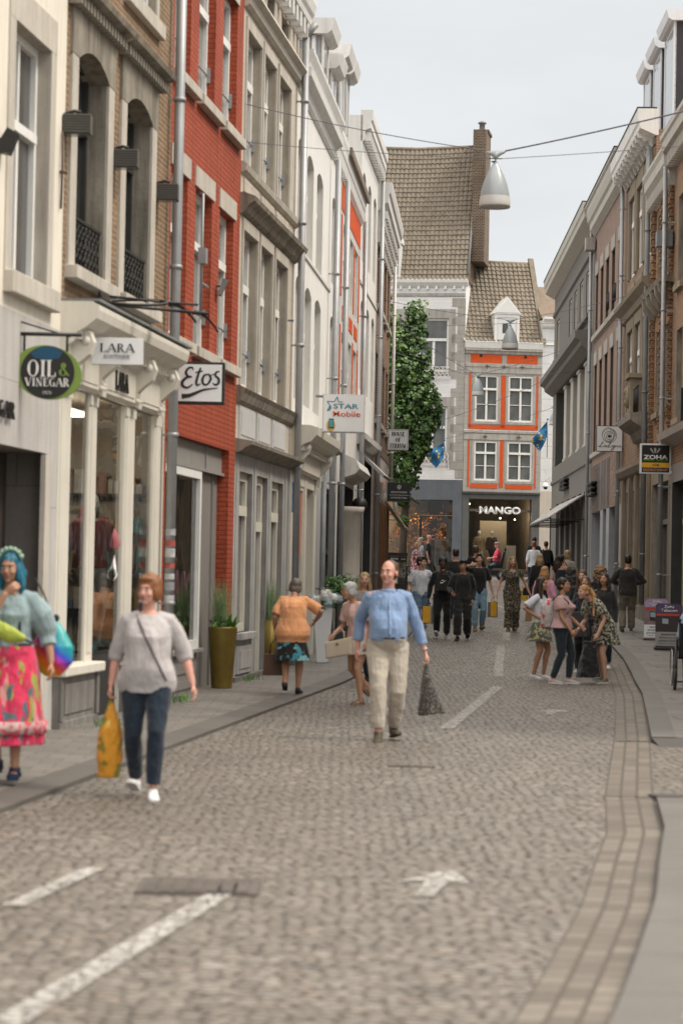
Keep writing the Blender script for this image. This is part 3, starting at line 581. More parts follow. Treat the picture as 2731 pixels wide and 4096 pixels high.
h.cornice([(.04,3.42),(.08,3.46),(.08,3.80),(.14,3.84),(.16,3.92),(.26,3.98),(.36,4.06),(.38,4.14),(.38,4.19),(.30,4.23)],creamw,0,4.86,'shop_cornice',teeth=(.07,.07,.1,.2,3.86,3.95))
B=MB(); B.box(0,5.0,-.39,.02,4.225,4.25); h.part(B,'lead_flashing',zincd)
for x in (.22,1.5,3.35,4.68): # scrolled corbels
    B=MB(); B.prism([(-.05,3.44),(-.12,3.40),(-.13,3.52),(-.10,3.58),(-.16,3.64),(-.26,3.72),(-.30,3.84),(-.26,3.95),(-.05,3.97)],x-.08,x+.08); B.tube([(x-.087,-.22,3.85),(x+.087,-.22,3.85)],.05,12); B.tube([(x-.087,-.10,3.48),(x+.087,-.10,3.48)],.033,12); o=h.part(B,'corbel',creamw); fixn(o)
for x0,x1 in ((.4,1.35),(1.65,3.2),(3.5,4.8)): B=MB(); B.box(x0,x1,-.09,-.075,3.50,3.76); h.part(B,'fascia_panel',creamw,bev=.006)
serif('fascia_lettering','LARA',blackl,h.root,(2.45,-.095,3.63),.62,.2,.012,1.2)
for i,x in enumerate((.0,2.42,4.75)): # floodlights boxes on the front
    pass
h.pipe(5.22,.0,11,zinc,.06,.13)
rnd=random.Random(4)
for k in range(7):
    B=MB(); z=1.25+k*.13; B.tube([(5.22,-.13,z),(5.22,-.13,z+rnd.uniform(.06,.11))],.0625,10,caps=False); c=rnd.choice([(.5,.5,.5),(.42,.42,.43),(.55,.53,.5),(.3,.3,.32),(.42,.1,.08)]); h.part(B,'sticker',M_plain('sticker %.1f'%sum(c),c,.6,.35,14))
# --- house 3 red
red=M_brick('red painted brick',(.36,.066,.030),(.44,.092,.042),(.25,.045,.022),1,.21,.066,.012,rough=.7,grime=.5,bumpd=.006)
h=House('townhouse','L3','bright red painted brick house with white sash windows'); H3=h
W3=[(.10,1.15),(1.72,2.92),(3.52,4.66)]
hl=[(a,b,4.46,6.495,.36) for a,b in W3]+[(a,b,7.67,9.5,.36) for a,b in W3]
h.wall([red],3.29,11.4,hl); h.wall([red],-.3,3.29,[(.12,4.69,-.3,3.288,.34)],name='ground_floor_wall')
paneL=M_pane('pale reflecting glass',(.07,.07,.065),(.22,.215,.2))
for a,b in W3:
    for z0,z1 in ((4.46,6.495),(7.67,9.5)):
        h.win(a,b,z0,z1,.155,'T',paneL,None,.09,.66,(1,1)); h.sill(a-.06,b+.36,z0,stonel,.13,.10,y1=.3)
    h.surround(a,b,4.46,6.495,.0,.0,0,0,stonel); B=MB(); B.box(a-.08,b+.14,-.02,.02,6.5,6.755); B.box(a,b,.02,.34,6.496,6.52); h.part(B,'lintel',stonel)
    B=MB(); B.box(a-.02,b+.06,-.018,.02,9.5,9.75); h.part(B,'lintel',stonel)
    for zz in (4.95,8.15): B=MB(); B.tube([(a+.02,.1,zz),(b-.01,.1,zz)],.012,6); B.box(b-.05,b-.005,.06,.14,zz-.1,zz+.1); h.part(B,'safety_bar',zinc)
gp=M_plain('grey shop panel',(.28,.265,.25),.55,.08,2,.15); gpd=M_plain('taupe door panel',(.235,.22,.205),.5,.08,2,.12)
B=MB(); B.box(.12,4.69,.10,.16,2.95,3.28); B.box(.12,4.69,.06,.10,2.93,2.97); B.box(3.35,3.4,.08,.10,2.97,3.28); h.part(B,'fascia',gp)
B=MB(); B.box(3.02,4.69,.16,.20,-.1,2.94); B.box(3.3,3.34,.13,.16,.0,2.94); B.box(4.2,4.24,.13,.16,0,2.94); h.part(B,'door_panel',gpd)
o=h.win(.12,3.0,.60,2.93,.12,'N',M_glass('display glass'),None,.11)
rev_room(h,.1,3.1,.3,3.0,.3,2.0,M_plain('display interior',(.20,.19,.16),.8,.3,1.5),'display_interior')
cur=M_plain('sheer curtain',(.34,.34,.27),.9,.3,2,0,0,stretch=(8,8,.4)); B=MB()
for i in range(16):
    x=.25+i*.075; yy=.24+.05*math.sin(i*2.1); B.quad((x,yy,.65),(x+.075,.24+.05*math.sin((i+1)*2.1),.65),(x+.075,.24+.05*math.sin((i+1)*2.1),2.9),(x,yy,2.9))
for i in range(12):
    x=2.2+i*.06; yy=.22+.04*math.sin(i*2.3); B.quad((x,yy,.65),(x+.06,.22+.04*math.sin((i+1)*2.3),.65),(x+.06,.22+.04*math.sin((i+1)*2.3),2.9),(x,yy,2.9))
h.part(B,'curtain',cur)
B=MB(); B.box(.12,3.02,.10,.2,-.1,.56); B.box(.2,2.9,.08,.10,.1,.2); B.box(.12,3.04,.0,.2,.56,.60); B.box(.2,2.95,.08,.10,.3,.5); h.part(B,'stallriser',gp)
h.pipe(5.02,6.4,6.4,zinc,.02) if 0 else None
B=MB(); B.tube([(2.02,-.04,4.9),(2.02,-.04,6.45),(2.02,.05,6.45)],.02,6); B.tube([(2.02,-.04,5.3),(2.5,-.04,5.3)],.02,6); B.box(1.96,2.12,-.1,0,5.55,5.75); h.part(B,'sign_bracket',zinc)
B=MB(); B.box(0,.11,-.35,-.02,5.05,5.3); 
# --- house 4 stone
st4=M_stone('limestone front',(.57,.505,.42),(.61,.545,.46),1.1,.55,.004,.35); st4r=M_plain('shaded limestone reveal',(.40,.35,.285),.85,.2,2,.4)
h=House('townhouse','L4','tall grey beige limestone house with moulded cornices'); H4=h
W4=[(.24,1.56),(1.86,3.05),(3.40,4.68)]
hl=[(a,b,4.25,6.48,.34) for a,b in W4]+[(a,b,7.42,9.35,.34) for a,b in W4]+[(a+.25,b-.25,9.93,10.35,.2) for a,b in W4]
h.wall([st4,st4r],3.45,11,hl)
for a,b in W4:
    h.win(a,b,4.25,6.48,.16,'T',paneL,None,.10,.66,(1,1)); h.win(a,b,7.42,9.35,.16,'T',paneL,None,.10,.66,(1,1)); h.surround(a,b,4.25,6.48,.08,.07,.16,0,stonel,.03); h.surround(a,b,7.42,9.35,.08,.07,.16,0,stonel,.03); h.win(a+.25,b-.25,9.93,10.35,.15,'N',glassk,darkw)
    for zz in (4.78,7.9): B=MB(); B.tube([(a+.02,.1,zz),(b-.01,.1,zz)],.012,6); B.box(b-.05,b-.005,.06,.14,zz-.09,zz+.09); h.part(B,'safety_bar',zinc)
h.cornice([(.03,9.62),(.08,9.66),(.10,9.74),(.18,9.8),(.16,9.86),(.0,9.9)],stonel,name='string_course')
h.cornice([(.02,7.26),(.07,7.3),(.09,7.38),(.03,7.42)],stonel,name='sill_course')
h.cornice([(.02,6.68),(.08,6.72),(.12,6.8),(.2,6.86),(.22,6.92),(.05,6.98)],stwd,name='string_course')
for a,b in W4: B=MB(); B.box(a-.02,b+.02,-.025,.01,7.02,7.22); h.part(B,'stone_panel',st4,bev=.01)
h.cornice([(.02,4.0),(.06,4.04),(.1,4.14),(.14,4.2),(.04,4.25)],stwd,name='sill_course')
g4=M_plain('pale grey panel paint',(.56,.56,.56),.5,.06,2,.2)
for a,b in W4: B=MB(); B.box(a-.02,b+.05,-.03,.01,3.5,3.97); B.box(a+.05,b-.02,-.042,-.03,3.56,3.92); h.part(B,'panel',g4,bev=.006)
h.cornice([(.04,3.3),(.1,3.33),(.16,3.38),(.24,3.41),(.25,3.46),(.0,3.5)],stwd,name='shop_cornice')
gs4=M_plain('grey painted stone',(.45,.44,.43),.7,.14,2.5,.45)
S4=[(.45,1.64,.74,3.05,.3),(2.07,3.15,-.1,3.05,.3),(3.6,4.82,.74,3.03,.3)]
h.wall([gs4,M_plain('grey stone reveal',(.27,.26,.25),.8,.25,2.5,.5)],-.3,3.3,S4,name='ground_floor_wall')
for a,b,c,d,_ in S4: h.win(a,b,c,d,.13,'T',M_pane('shopfront glass',(.02,.02,.018),(.12,.11,.09)),creamw,.12,.76,(1,1))
for a,b,c,d,_ in (S4[0],S4[2]):
    h.sill(a-.08,b+.12,c,gs4,.1,.1); B=MB(); B.box(a-.05,b+.05,-.04,.02,.15,.55); B.box(a+.1,b-.1,-.055,-.04,.22,.48); h.part(B,'panel',gs4,bev=.006)
B=MB(); B.box(0,5.57,-.06,.02,-.2,.12); h.part(B,'plinth',stall)
for x in (.22,1.86,3.37,5.1): B=MB(); B.box(x-.1,x+.1,-.014,.02,.12,3.28); h.part(B,'pilaster',gs4)
h.pipe(5.42,0.1,10.4,zinc,.058,.14); B=MB(); B.tube([(5.42,-.14,10.4),(5.42,-.3,10.6)],.058,10); h.part(B,'pipe_elbow',zinc)
h.cornice([(.05,10.4),(.12,10.46),(.14,10.56),(.42,10.62),(.46,10.72),(.55,10.78),(.62,10.92),(.62,11.02)],M_plain('white cornice paint',(.74,.72,.69),.5,.06,2,.25),0,5.62,'cornice',teeth=(.16,.26,.02,.4,10.36,10.6))
h.roof(rooft,11); wcorn=MC['white cornice paint']
# sign light on stone house
# --- house 5 white arches
wr=M_plain('white rendered brick',(.76,.745,.715),.8,.05,1.5,.16,.004); wr2=M_plain('white reveal',(.66,.64,.60),.8,.06,2,.15)
h=House('townhouse','L5','first white rendered house with arched windows, above the mobile phone shop'); H5=h
hl=[(a,b,6.85 if z>8 else 4.3,z,.3,.13) for a,b in ((.25,1.2),(1.85,3.05),(3.72,4.95)) for z in (8.87,6.57)]
hl=[(a,b,(7.1 if z>8 else 4.5),z,dd,ar) for a,b,_,z,dd,ar in hl]
h.wall([wr,wr2],4.0,9.9,hl)
for a,b,c,d,_,_ in hl: h.win(a,b,c,d-.02,.17,'T',glassc,None,.09,.62,(1,1))
h.cornice([(.04,9.55),(.1,9.6),(.14,9.72),(.34,9.8),(.36,9.92),(.26,9.96),(.3,10.05),(.40,10.18),(.40,10.24)],wcorn,-.0,6.63,'cornice')
h.roof(rooft,10.2,D=9,rise=3.2,y0=.4)
h.cornice([(.0,6.98),(.03,7.0),(.03,7.06),(0,7.08)],wr2,name='string_course')
h.cornice([(.06,3.3),(.1,3.34),(.1,3.62),(.2,3.72),(.34,3.78),(.42,3.88),(.44,4.0),(.3,4.04)],creamw,.0,4.7,'shop_cornice',teeth=(.1,.1,.1,.22,3.62,3.72))
for x in (.25,4.45): B=MB(); B.prism([(-.04,3.18),(-.10,3.16),(-.11,3.3),(-.08,3.36),(-.17,3.44),(-.27,3.56),(-.31,3.68),(-.27,3.80),(-.05,3.85)],x-.1,x+.1); B.tube([(x-.12,-.22,3.68),(x+.12,-.22,3.68)],.08,12); o=h.part(B,'corbel',creamw); fixn(o)
h.wall([creamw],-.3,4.0,[(.55,1.3,.3,3.1,.12),(1.6,2.5,.3,3.1,.12),(2.85,4.3,.0,3.1,.5)],name='shopfront_wall',x1=4.75)
h.wall([M_plain('cool grey shopfront',(.40,.40,.405),.6,.1,2,.3)],-.3,4.0,[],name='shopfront_wall',x0=4.75,y=.03)
mixin=M_pane('busy shop glass',(.03,.035,.03),(.19,.17,.14))
for a,b,c,d,y in ((.55,1.3,.3,3.1,.07),(1.6,2.5,.3,3.1,.07),(2.85,4.3,.05,3.1,.2)): h.win(a,b,c,d,y,'N',mixin,creamw,.07)
for x0,x1 in ((.05,.5),(1.33,1.57),(2.53,2.82),(4.33,4.7)): B=MB(); B.box(x0,x1,-.012,.02,-.1,3.3); h.part(B,'pilaster',creamw)
org=M_plain('orange poster',(.80,.15,.03),.5,.04,3)
B=MB(); B.box(1.66,2.42,.055,.06,1.9,3.0); po=h.part(B,'shop_poster',org); B=MB()
for x,z,w_,hh in ((1.95,2.62,.12,.2),(1.95,2.25,.12,.3),(2.2,2.62,.1,.2),(2.2,2.25,.1,.25)): B.box(x-w_/2,x+w_/2,.05,.0545,z-hh/2,z+hh/2)
B.build('poster_print',M_plain('white print',(.75,.73,.7),.5,.03),po)
B=MB(); B.box(.05,.08,-.10,-.03,2.6,3.1); h.part(B,'blue_banner',M_plain('blue banner',(.05,.25,.5),.5,.05))
h.pipe(6.42,.1,9.5,zinc,.058,.15); h.pipe(4.95,.1,3.3,zincd,.05,.12)
# dormers
def dormer(h,x0,x1,z0,z1,y0,wm,cheek,depth=1.6,pipe=False):
    B=MB(); B.box(x0+.05,x1-.05,y0,y0+.04,z0,z1-.28); B.box(x0+.05,x0+.14,y0-.03,y0,z0,z1-.28); B.box(x1-.14,x1-.05,y0-.03,y0,z0,z1-.28); d=B.build('dormer',wm,h.root)
    B=MB(); B.quad((x0+.05,y0+.01,z0),(x0+.05,y0+.01,z1-.28),(x0+.05,y0+depth,z1-.28),(x0+.05,y0+depth,z0)); B.build('dormer_cheek',cheek,d); B=MB(); B.quad((x1-.05,y0+.01,z0),(x1-.05,y0+depth,z0),(x1-.05,y0+depth,z1-.28),(x1-.05,y0+.01,z1-.28)); B.build('dormer_cheek',cheek,d)
    B=MB(); B.prism([(y0-.18,z1-.22),(y0-.24,z1-.02),(y0-.24,z1),(y0+depth,z1),(y0+depth,z1-.28),(y0-.1,z1-.28)],x0-.1,x1+.1); o=B.build('dormer_cornice',wm,d); fixn(o)
    B=MB(); B.box(x0+.2,x1-.2,y0-.012,y0-.002,z0+.12,z1-.4); B.build('pane',glassg,d)
    if pipe: B=MB(); B.tube([(x0-.0,y0+.15,z1-.3),(x0-.02,y0+.15,z0-.1)],.045,8); B.build('drainpipe',wm,d)
    return d
dormer(h,3.55,4.75,10.25,11.55,-.05,wcorn,zinc,2.2,True); dormer(h,5.35,6.4,10.25,11.3,-.05,wcorn,zinc)
# --- house 6a narrow white, 6b orange framed
h=House('townhouse','L6','narrow white house between the arched white house and the orange panelled one'); H6=h
A6=[(.42,1.35),(1.75,2.6)]; hl=[(a,b,c,d,.25,.12) for a,b in A6 for c,d in ((7.25,8.94),(4.95,6.62))]
h.wall([wr,wr2],4.1,10.3,hl,x1=2.9)
for a,b,c,d,_,_ in hl: h.win(a,b,c,d-.02,.15,'T',glassc,None,.08,.62,(1,1))
h.cornice([(.04,9.62),(.08,9.68),(.1,9.85),(.26,9.95),(.30,10.1),(.36,10.2),(.36,10.3)],wcorn,0,2.9,'cornice',teeth=(.14,.14,.03,.24,9.66,9.9))
h.roof(rooft,10.3,x1=2.9,D=9,rise=3,y0=.4)
gy6=M_plain('cool grey render',(.42,.42,.425),.7,.1,2,.35); h.wall([gy6,darkw],-.3,4.1,[(.35,1.9,.2,3.25,.2),(2.1,2.75,.2,3.25,.2)],x1=2.9,name='shopfront_wall')
h.win(.35,1.9,.2,3.25,.1,'T',mixin,darkw,.08,.6,(2,2)); h.win(2.1,2.75,.2,3.25,.16,'T',mixin,darkw,.08,.6,(1,1))
h.cornice([(.03,4.0),(.12,4.05),(.14,4.15),(.0,4.2)],gy6,0,2.9,'shop_cornice'); h.pipe(2.82,.2,9.6,zinc,.055,.13)
dormer(h,.2,1.3,10.35,11.8,-.1,wcorn,zinc,1.8,True); dormer(h,1.9,2.85,10.35,11.85,-.1,wcorn,zinc,1.8)
a6=H6.W(2.9,0); FR['L6b']=((a6.x,a6.y),FR['L6'][1])
orp=M_brick('orange painted brick',(.64,.085,.012),(.72,.105,.018),(.52,.065,.01),1,.21,.066,.008,rough=.6,grime=.06,bumpd=.006); whs=M_plain('pale grey stone',(.60,.58,.55),.8,.1,2,.3)
h=House('townhouse','L6b','white and pale stone house with orange panels beside the taller white house'); h6=h
W6=[(.75,2.1),(2.9,4.0),(4.55,5.7)]; hl=[(a,b,c,d,.25) for a,b in W6 for c,d in ((7.35,8.85),(4.95,6.6))]
h.wall([whs,wr2],4.1,10.3,hl)
for a,b,c,d,_ in hl: h.win(a,b,c,d,.13,'T',glassg,None,.09,.6,(1,2))
for nm,rs in (('orange_panel',[(.05,6.3,9.05,9.62)]),('orange_panel',[(.05,.35,7.3,8.95)]),('orange_panel',[(2.2,2.5,7.35,8.85),(4.1,4.4,7.35,8.85),(5.85,6.2,7.35,8.85)]),('orange_panel',[(.75,2.1,6.85,7.15),(2.9,4.0,6.85,7.15),(4.55,5.7,6.85,7.15)]),('orange_panel',[(.05,.35,4.9,6.7),(2.2,2.5,4.9,6.7),(4.1,4.4,4.9,6.7),(5.85,6.2,4.9,6.7)])):
    for a,b,c,d in rs: B=MB(); B.box(a,b,-.012,.01,c,d); h.part(B,nm,orp)
h.cornice([(.04,9.62),(.08,9.68),(.1,9.85),(.26,9.95),(.30,10.1),(.36,10.2),(.36,10.3)],wcorn,0,6.5,'cornice',teeth=(.14,.14,.03,.24,9.66,9.9))
B=MB(); B.box(0,6.5,-.2,-.14,10.14,10.3); h.part(B,'gutter',M_plain('brown gutter',(.22,.17,.13),.6,.2))
h.roof(rooft,10.3,D=9,rise=3,y0=.4)
h.wall([whs,darkw],-.3,4.1,[(.5,1.5,.3,3.5,.3),(1.75,5.6,.3,3.5,.35)],name='ground_floor_wall')
h.win(.5,1.5,.3,3.5,.25,'T',glassk,darkw,.1,.6,(1,1)); h.win(1.75,5.6,.3,3.5,.3,'T',glassk,darkw,.1,.72,(2,3))
B=MB(); B.lathe([(.0,.2),(.34,.2),(.34,.35),(.28,.42),(.28,2.75),(.34,2.8),(.36,2.92),(0,2.92)],(2.0,-.12,.1),18); h.part(B,'column',stonel)
h.cornice([(.03,3.62),(.3,3.72),(.38,3.82),(.3,4.0),(.1,4.1)],whs,1.6,5.8,'shop_cornice')
B=MB(); B.ball((3.2,-.3,3.1),.17); h.part(B,'globe_lamp',black)
h.pipe(6.3,.3,9.7,zinc,.055,.13)
B=MB(); B.box(5.4,6.4,2.5,3.4,10.3,14.2); h.part(B,'chimney',M_brick('dark chimney brick',(.10,.06,.045),(.17,.10,.075),(.36,.32,.27),1,.2,.07,.014))
# --- house 7 tall white
h=House('townhouse','L7','tall plain white house with a deep bracketed cornice'); H7=h
W7=[(.45,1.45),(2.35,3.4),(4.3,5.3)]; hl=[(a,b,c,d,.25,.12) for a,b in W7 for c,d in ((8.9,11.0),(5.9,8.0))]
h.wall([wr,wr2],4.9,12.2,hl)
for a,b,c,d,_,_ in hl: h.win(a,b,c,d-.02,.15,'T',glassc,None,.08,.62,(1,1))
h.cornice([(.04,11.6),(.12,11.66),(.12,11.85),(.42,11.9),(.42,12.05),(.5,12.1),(.52,12.25),(.52,12.32)],wcorn,0,6.0,'cornice',teeth=(.16,.2,.05,.38,11.62,11.86)); h.roof(rooft,12.3,y0=.4,rise=2)
h.cornice([(.0,8.3),(.03,8.32),(.03,8.38),(0,8.4)],wr2,name='string_course')
h.wall([gy6,darkw],-.1,4.9,[(.5,2.2,.4,4.0,.3),(2.7,5.4,.4,4.3,.3)],name='ground_floor_wall'); h.win(.5,2.2,.4,4.0,.26,'T',glassk,darkw,.1,.7,(1,1)); h.win(2.7,5.4,.4,4.3,.26,'T',glassk,darkw,.1,.7,(2,2))
h.cornice([(.03,4.6),(.2,4.72),(.22,4.84),(.05,4.92)],whs,name='shop_cornice'); B=MB(); B.prism([(-.5,4.0),(-.02,4.45),(-.02,4.35),(-.45,3.95)],2.7,5.4); o=h.part(B,'awning',M_plain('grey awning',(.35,.34,.33),.8,.1)); fixn(o)
h.pipe(5.8,.4,11.6,zinc,.055,.13)
# --- house 8 brown brick, corner
brk8=M_brick('dark brown brick',(.20,.105,.065),(.29,.165,.105),(.42,.36,.29),1,.215,.07,.013,grime=.2)
h=House('townhouse','L8','brown brick corner house with stepped white brackets under the cornice'); H8=h
W8=[(.3,1.45),(2.35,3.55),(4.4,5.6),(6.6,7.7)]; hl=[(a,b,8.55,10.1,.22) for a,b in W8]+[(a,b,5.6,7.3,.22) for a,b in W8]
h.wall([brk8],5.0,11.1,hl)
for a,b,c,d,_ in hl: h.win(a,b,c,d,.13,'T',glassk,darkw,.06,.66,(1,2)); h.sill(a-.1,b+.12,c,stonel,.13,.09); B=MB(); B.box(a-.08,b+.08,-.012,.01,d+.002,d+.2); h.part(B,'lintel',brk8)
h.cornice([(.04,10.9),(.1,10.96),(.12,11.05),(.42,11.1),(.44,11.3),(.52,11.36),(.58,11.55),(.58,11.62)],wcorn,0,8.6,'cornice'); h.roof(rooft,11.6,y0=.4,rise=2)
B=MB(); n=14
for i in range(n):
    x=.1+i*(8.4/n); B=MB()
    for k in range(4): B.box(x,x+.26,-.24+.06*k,.01,10.9-.2*(k+1),10.9-.2*k-.002)
    h.part(B,'stepped_bracket',wcorn)
cop=M_plain('copper brown cladding',(.19,.085,.035),.4,.15,3,.2,metal=.4,stretch=(4,4,.3)); 
h.wall([brk8],-.1,5.0,[(1.0,8.3,.4,4.75,.3)],name='ground_floor_wall')
B=MB(); B.box(1.0,8.3,-.05,.25,3.6,4.75); h.part(B,'fascia',M_plain('beige fascia glass',(.40,.33,.27),.15,.1,1)); B=MB(); B.box(.95,8.4,-.08,.25,4.75,4.95); B.box(.95,1.0,-.08,.25,.4,4.75); B.box(.95,8.4,-.08,.1,3.45,3.6); h.part(B,'copper_trim',cop)
B=MB()
for i in range(7): x=1.5+i*1.02; B=MB(); B.box(x,x+.12,-.12,.28,.4,3.5); h.part(B,'timber_fin',cop); B=MB(); B.quad((1,.28,.4),(8.3,.28,.4),(8.3,.28,3.6),(1,.28,3.6)); h.part(B,'shop_glass',M_pane('warm dark glass',(.02,.012,.008),(.10,.055,.025)))
h.pipe(.25,.5,11,zincd,.05,.12); h.pipe(8.45,3.9,11,wcorn,.05,.13)
B=MB(); B.tube([(8.45,-.13,3.95),(8.47,-.25,3.7),(8.48,-.28,3.3)],.06,8); h.part(B,'pipe_elbow',wcorn)
# ================= RIGHT ROW =================
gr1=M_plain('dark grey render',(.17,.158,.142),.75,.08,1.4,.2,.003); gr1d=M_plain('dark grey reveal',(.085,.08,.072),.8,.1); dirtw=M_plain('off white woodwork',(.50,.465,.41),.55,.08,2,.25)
h=House('shop_building','R1','dark grey rendered building at the far right with an awning and tall cream window piers','building'); HR1=h
hw=[(1.6,3.2),(8.95,10.4),(11.7,13.1),(14.45,16.1),(17.45,19.2)]
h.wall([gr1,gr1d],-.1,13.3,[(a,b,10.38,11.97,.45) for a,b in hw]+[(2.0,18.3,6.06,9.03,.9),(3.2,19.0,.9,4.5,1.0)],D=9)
for a,b in hw: h.win(a,b,10.38,11.97,.085,'C',glassc,dirtw,.08,.66,(1,2))
h.sill(7.4,19.8,10.38,gr1,.16,.16); h.sill(1.3,3.5,10.38,gr1,.14,.14)
B=MB(); B.quad((2,.3,6.06),(18.3,.3,6.06),(18.3,.3,9.03),(2,.3,9.03)); h.part(B,'large_window',M_pane('dark stair glass',(.02,.02,.018),(.07,.065,.055)))
for a in (5.4,9.0,12.6,16.1):
    B=MB(); B.box(a,a+1.25,.10,.3,6.06,9.02); B.box(a-.06,a+1.31,.06,.3,6.06,6.2); B.box(a-.06,a+1.31,.06,.3,8.9,9.02); B.box(a,a+1.25,.12,.16,7.3,7.38); h.part(B,'window_pier',dirtw,bev=.02)
h.cornice([(.04,9.05),(.35,9.25),(.38,9.4),(.55,9.5),(.55,9.72),(.1,9.78)],gr1,-.2,20.4,'string_course')
h.cornice([(.02,12.25),(.08,12.3),(.08,12.42),(.0,12.46)],gr1,name='string_course'); h.cornice([(.02,5.36),(.06,5.4),(.06,5.5),(.0,5.54)],gr1,name='string_course')
h.cornice([(.02,13.1),(.5,13.32),(.53,13.5),(.58,13.55),(.6,13.75),(.6,13.8)],dirtw,-.4,21.4,'cornice'); B=MB(); B.box(-.4,21.4,-.47,-.1,13.8,13.84); h.part(B,'roof_edge',darkw)
B=MB(); B.quad((3.2,.95,.8),(19,.95,.8),(19,.95,4.5),(3.2,.95,4.5)); h.part(B,'shop_glass',glassk)
for a in (5.6,8.6,11.6,14.6,17.4): B=MB(); B.box(a,a+.9,-.03,.9,.8,4.5); h.part(B,'shopfront_pier',gr1,bev=.02)
aw=M_plain('pale awning slats',(.42,.40,.37),.6,.1,2,.25)
aroot=empty('awning',h.W(5.4,0,4.4),h.rz,'slatted grey shop awning folding out from the dark grey building','awning')
for i in range(5):
    B=MB(); x=.1+i*2.62; B.prism([(-.03,-.02),(-1.15,-.78),(-1.15,-.74),(-.03,.04)],x,x+2.5); o=B.build('awning_panel',aw,aroot); fixn(o)
B=MB(); B.box(0,13.2,-1.18,-1.12,-.84,-.78); 
for i in range(6): B.box(i*2.62,i*2.62+.05,-1.15,0,-.86,-.82)
B.build('awning_frame',black,aroot)
# raised black letters (both shops of this chain)
def blockletters(h,x0,x1,z0,z1,s,out=.16):
    o=text('fascia_lettering',s,black,h.root,((x0+x1)/2,-.02,(z0+z1)/2),x1-x0,z1-z0,.03,out)
    return o
blockletters(h,7.7,10.6,4.88,5.28,'IEE')
h.pipe(21.0,1.1,13,zinc,.055,.12)
pk=M_brick('pink brown brick',(.23,.135,.10),(.33,.21,.16),(.38,.32,.27),1,.215,.072,.015,grime=.2)
h=House('shop_building','R2','pinkish brick building with rows of narrow windows above a blue grey marble shopfront','building'); HR2=h
hw=[(.45,1.35),(2.4,3.35),(4.4,5.4),(6.5,7.5),(8.75,9.9)]
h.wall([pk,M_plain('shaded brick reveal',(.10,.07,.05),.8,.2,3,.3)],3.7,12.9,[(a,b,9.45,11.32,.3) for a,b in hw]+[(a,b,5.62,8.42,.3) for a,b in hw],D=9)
st2=M_plain('grey beige stone trim',(.42,.38,.34),.8,.15,2,.35)
for a,b in hw:
    for c,d in ((9.45,11.32),(5.62,8.42)):
        h.win(a,b,c,d,.16,'T',glassk,dirtw,.07,.68,(1,2)); B=MB(); B.box(a-.12,b+.12,-.03,.01,d+.002,d+.42); h.part(B,'lintel',st2,bev=.01)
h.cornice([(.0,9.2),(.1,9.24),(.1,9.4),(.04,9.44)],st2,name='sill_course'); h.cornice([(.0,5.42),(.08,5.46),(.08,5.58),(.04,5.62)],st2,name='sill_course')
h.cornice([(.04,12.7),(.3,12.85),(.32,13.05),(.42,13.12),(.5,13.35),(.52,13.5),(.6,13.55),(.6,13.62)],dirtw,-.1,11.15,'cornice'); B=MB(); B.box(-.1,11.15,-.40,0,13.62,13.66); h.part(B,'roof_edge',darkw)
for zz,x in ((9.9,8.9),(9.9,6.6)):
    B=MB()
    for k in range(7): B.tube([(x+.15*k,-.16,zz-.4),(x+.15*k,-.16,zz+.1)],.012,5)
    B.tube([(x,-.16,zz+.1),(x+.9,-.16,zz+.1)],.015,5); h.part(B,'window_grille',black)
marb=M_plain('blue grey marble',(.36,.37,.395),.35,.14,1.6,.3,coat=.2)
h.wall([marb,marb],-.1,5.2,[(.2,3.7,.5,3.7,.5),(4.7,5.9,.5,3.7,.5),(6.9,10.1,.5,3.7,.5)],name='shopfront_wall',x0=0)
for a,b in ((.2,3.7),(4.7,5.9),(6.9,10.1)): B=MB(); B.quad((a,.48,.4),(b,.48,.4),(b,.48,3.7),(a,.48,3.7)); h.part(B,'shop_glass',glassk)
blockletters(h,.1,2.4,4.22,4.66,'IEE')
h.pipe(10.95,.7,12.8,zinc,.055,.12); B=MB(); B.box(-.1,.45,-.35,-.05,12.2,12.6); h.part(B,'rainwater_box',st2)
# R3 stone and brick
st3=M_plain('warm sandstone',(.29,.235,.17),.8,.15,2,.35,.004); brk3=M_brick('brown orange brick',(.22,.125,.07),(.33,.195,.12),(.38,.31,.24),1,.215,.07,.013,grime=.2)
h=House('townhouse','R3','sandstone framed house with tall windows and a deep white scalloped cornice'); HR3=h
hw=[(1.2,2.75),(3.35,4.9),(5.5,7.05)]
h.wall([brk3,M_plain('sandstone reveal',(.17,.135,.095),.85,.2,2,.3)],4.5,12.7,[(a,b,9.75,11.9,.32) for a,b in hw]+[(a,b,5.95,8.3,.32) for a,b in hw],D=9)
for a,b in hw:
    for c,d in ((9.75,11.9),(5.95,8.3)):
        h.win(a,b,c,d,.10,'T',glassk,wht,.12,.68,(1,2)); h.surround(a,b,c,d,.24,.24,.3,0,st3,.05)
    for zz in (9.2,12.0): B=MB(); B.box(a,b,-.03,.01,zz+.05,zz+.35); h.part(B,'stone_panel',st3,bev=.01)
h.cornice([(.02,8.6),(.1,8.65),(.14,8.8),(.3,8.95),(.32,9.05),(.1,9.12)],st3,name='string_course')
B=MB(); B.box(.1,7.7,-.04,.01,12.35,12.7); h.part(B,'frieze',st3)
h.cornice([(.03,12.55),(.85,12.72),(.88,12.85),(.95,12.9),(.98,13.15),(.98,13.2)],wcorn,-.1,7.85,'cornice')
B=MB()
for i in range(11):
    B=MB(); x=.15+i*.7; P=[(p*.48,q) for p,q in [(-.9,12.74),(-.82,12.58),(-.62,12.56),(-.5,12.48),(-.3,12.52),(-.12,12.36),(-.03,12.36),(-.03,12.66)]]; B.prism(P,x,x+.16); o=h.part(B,'bracket',wcorn); fixn(o)
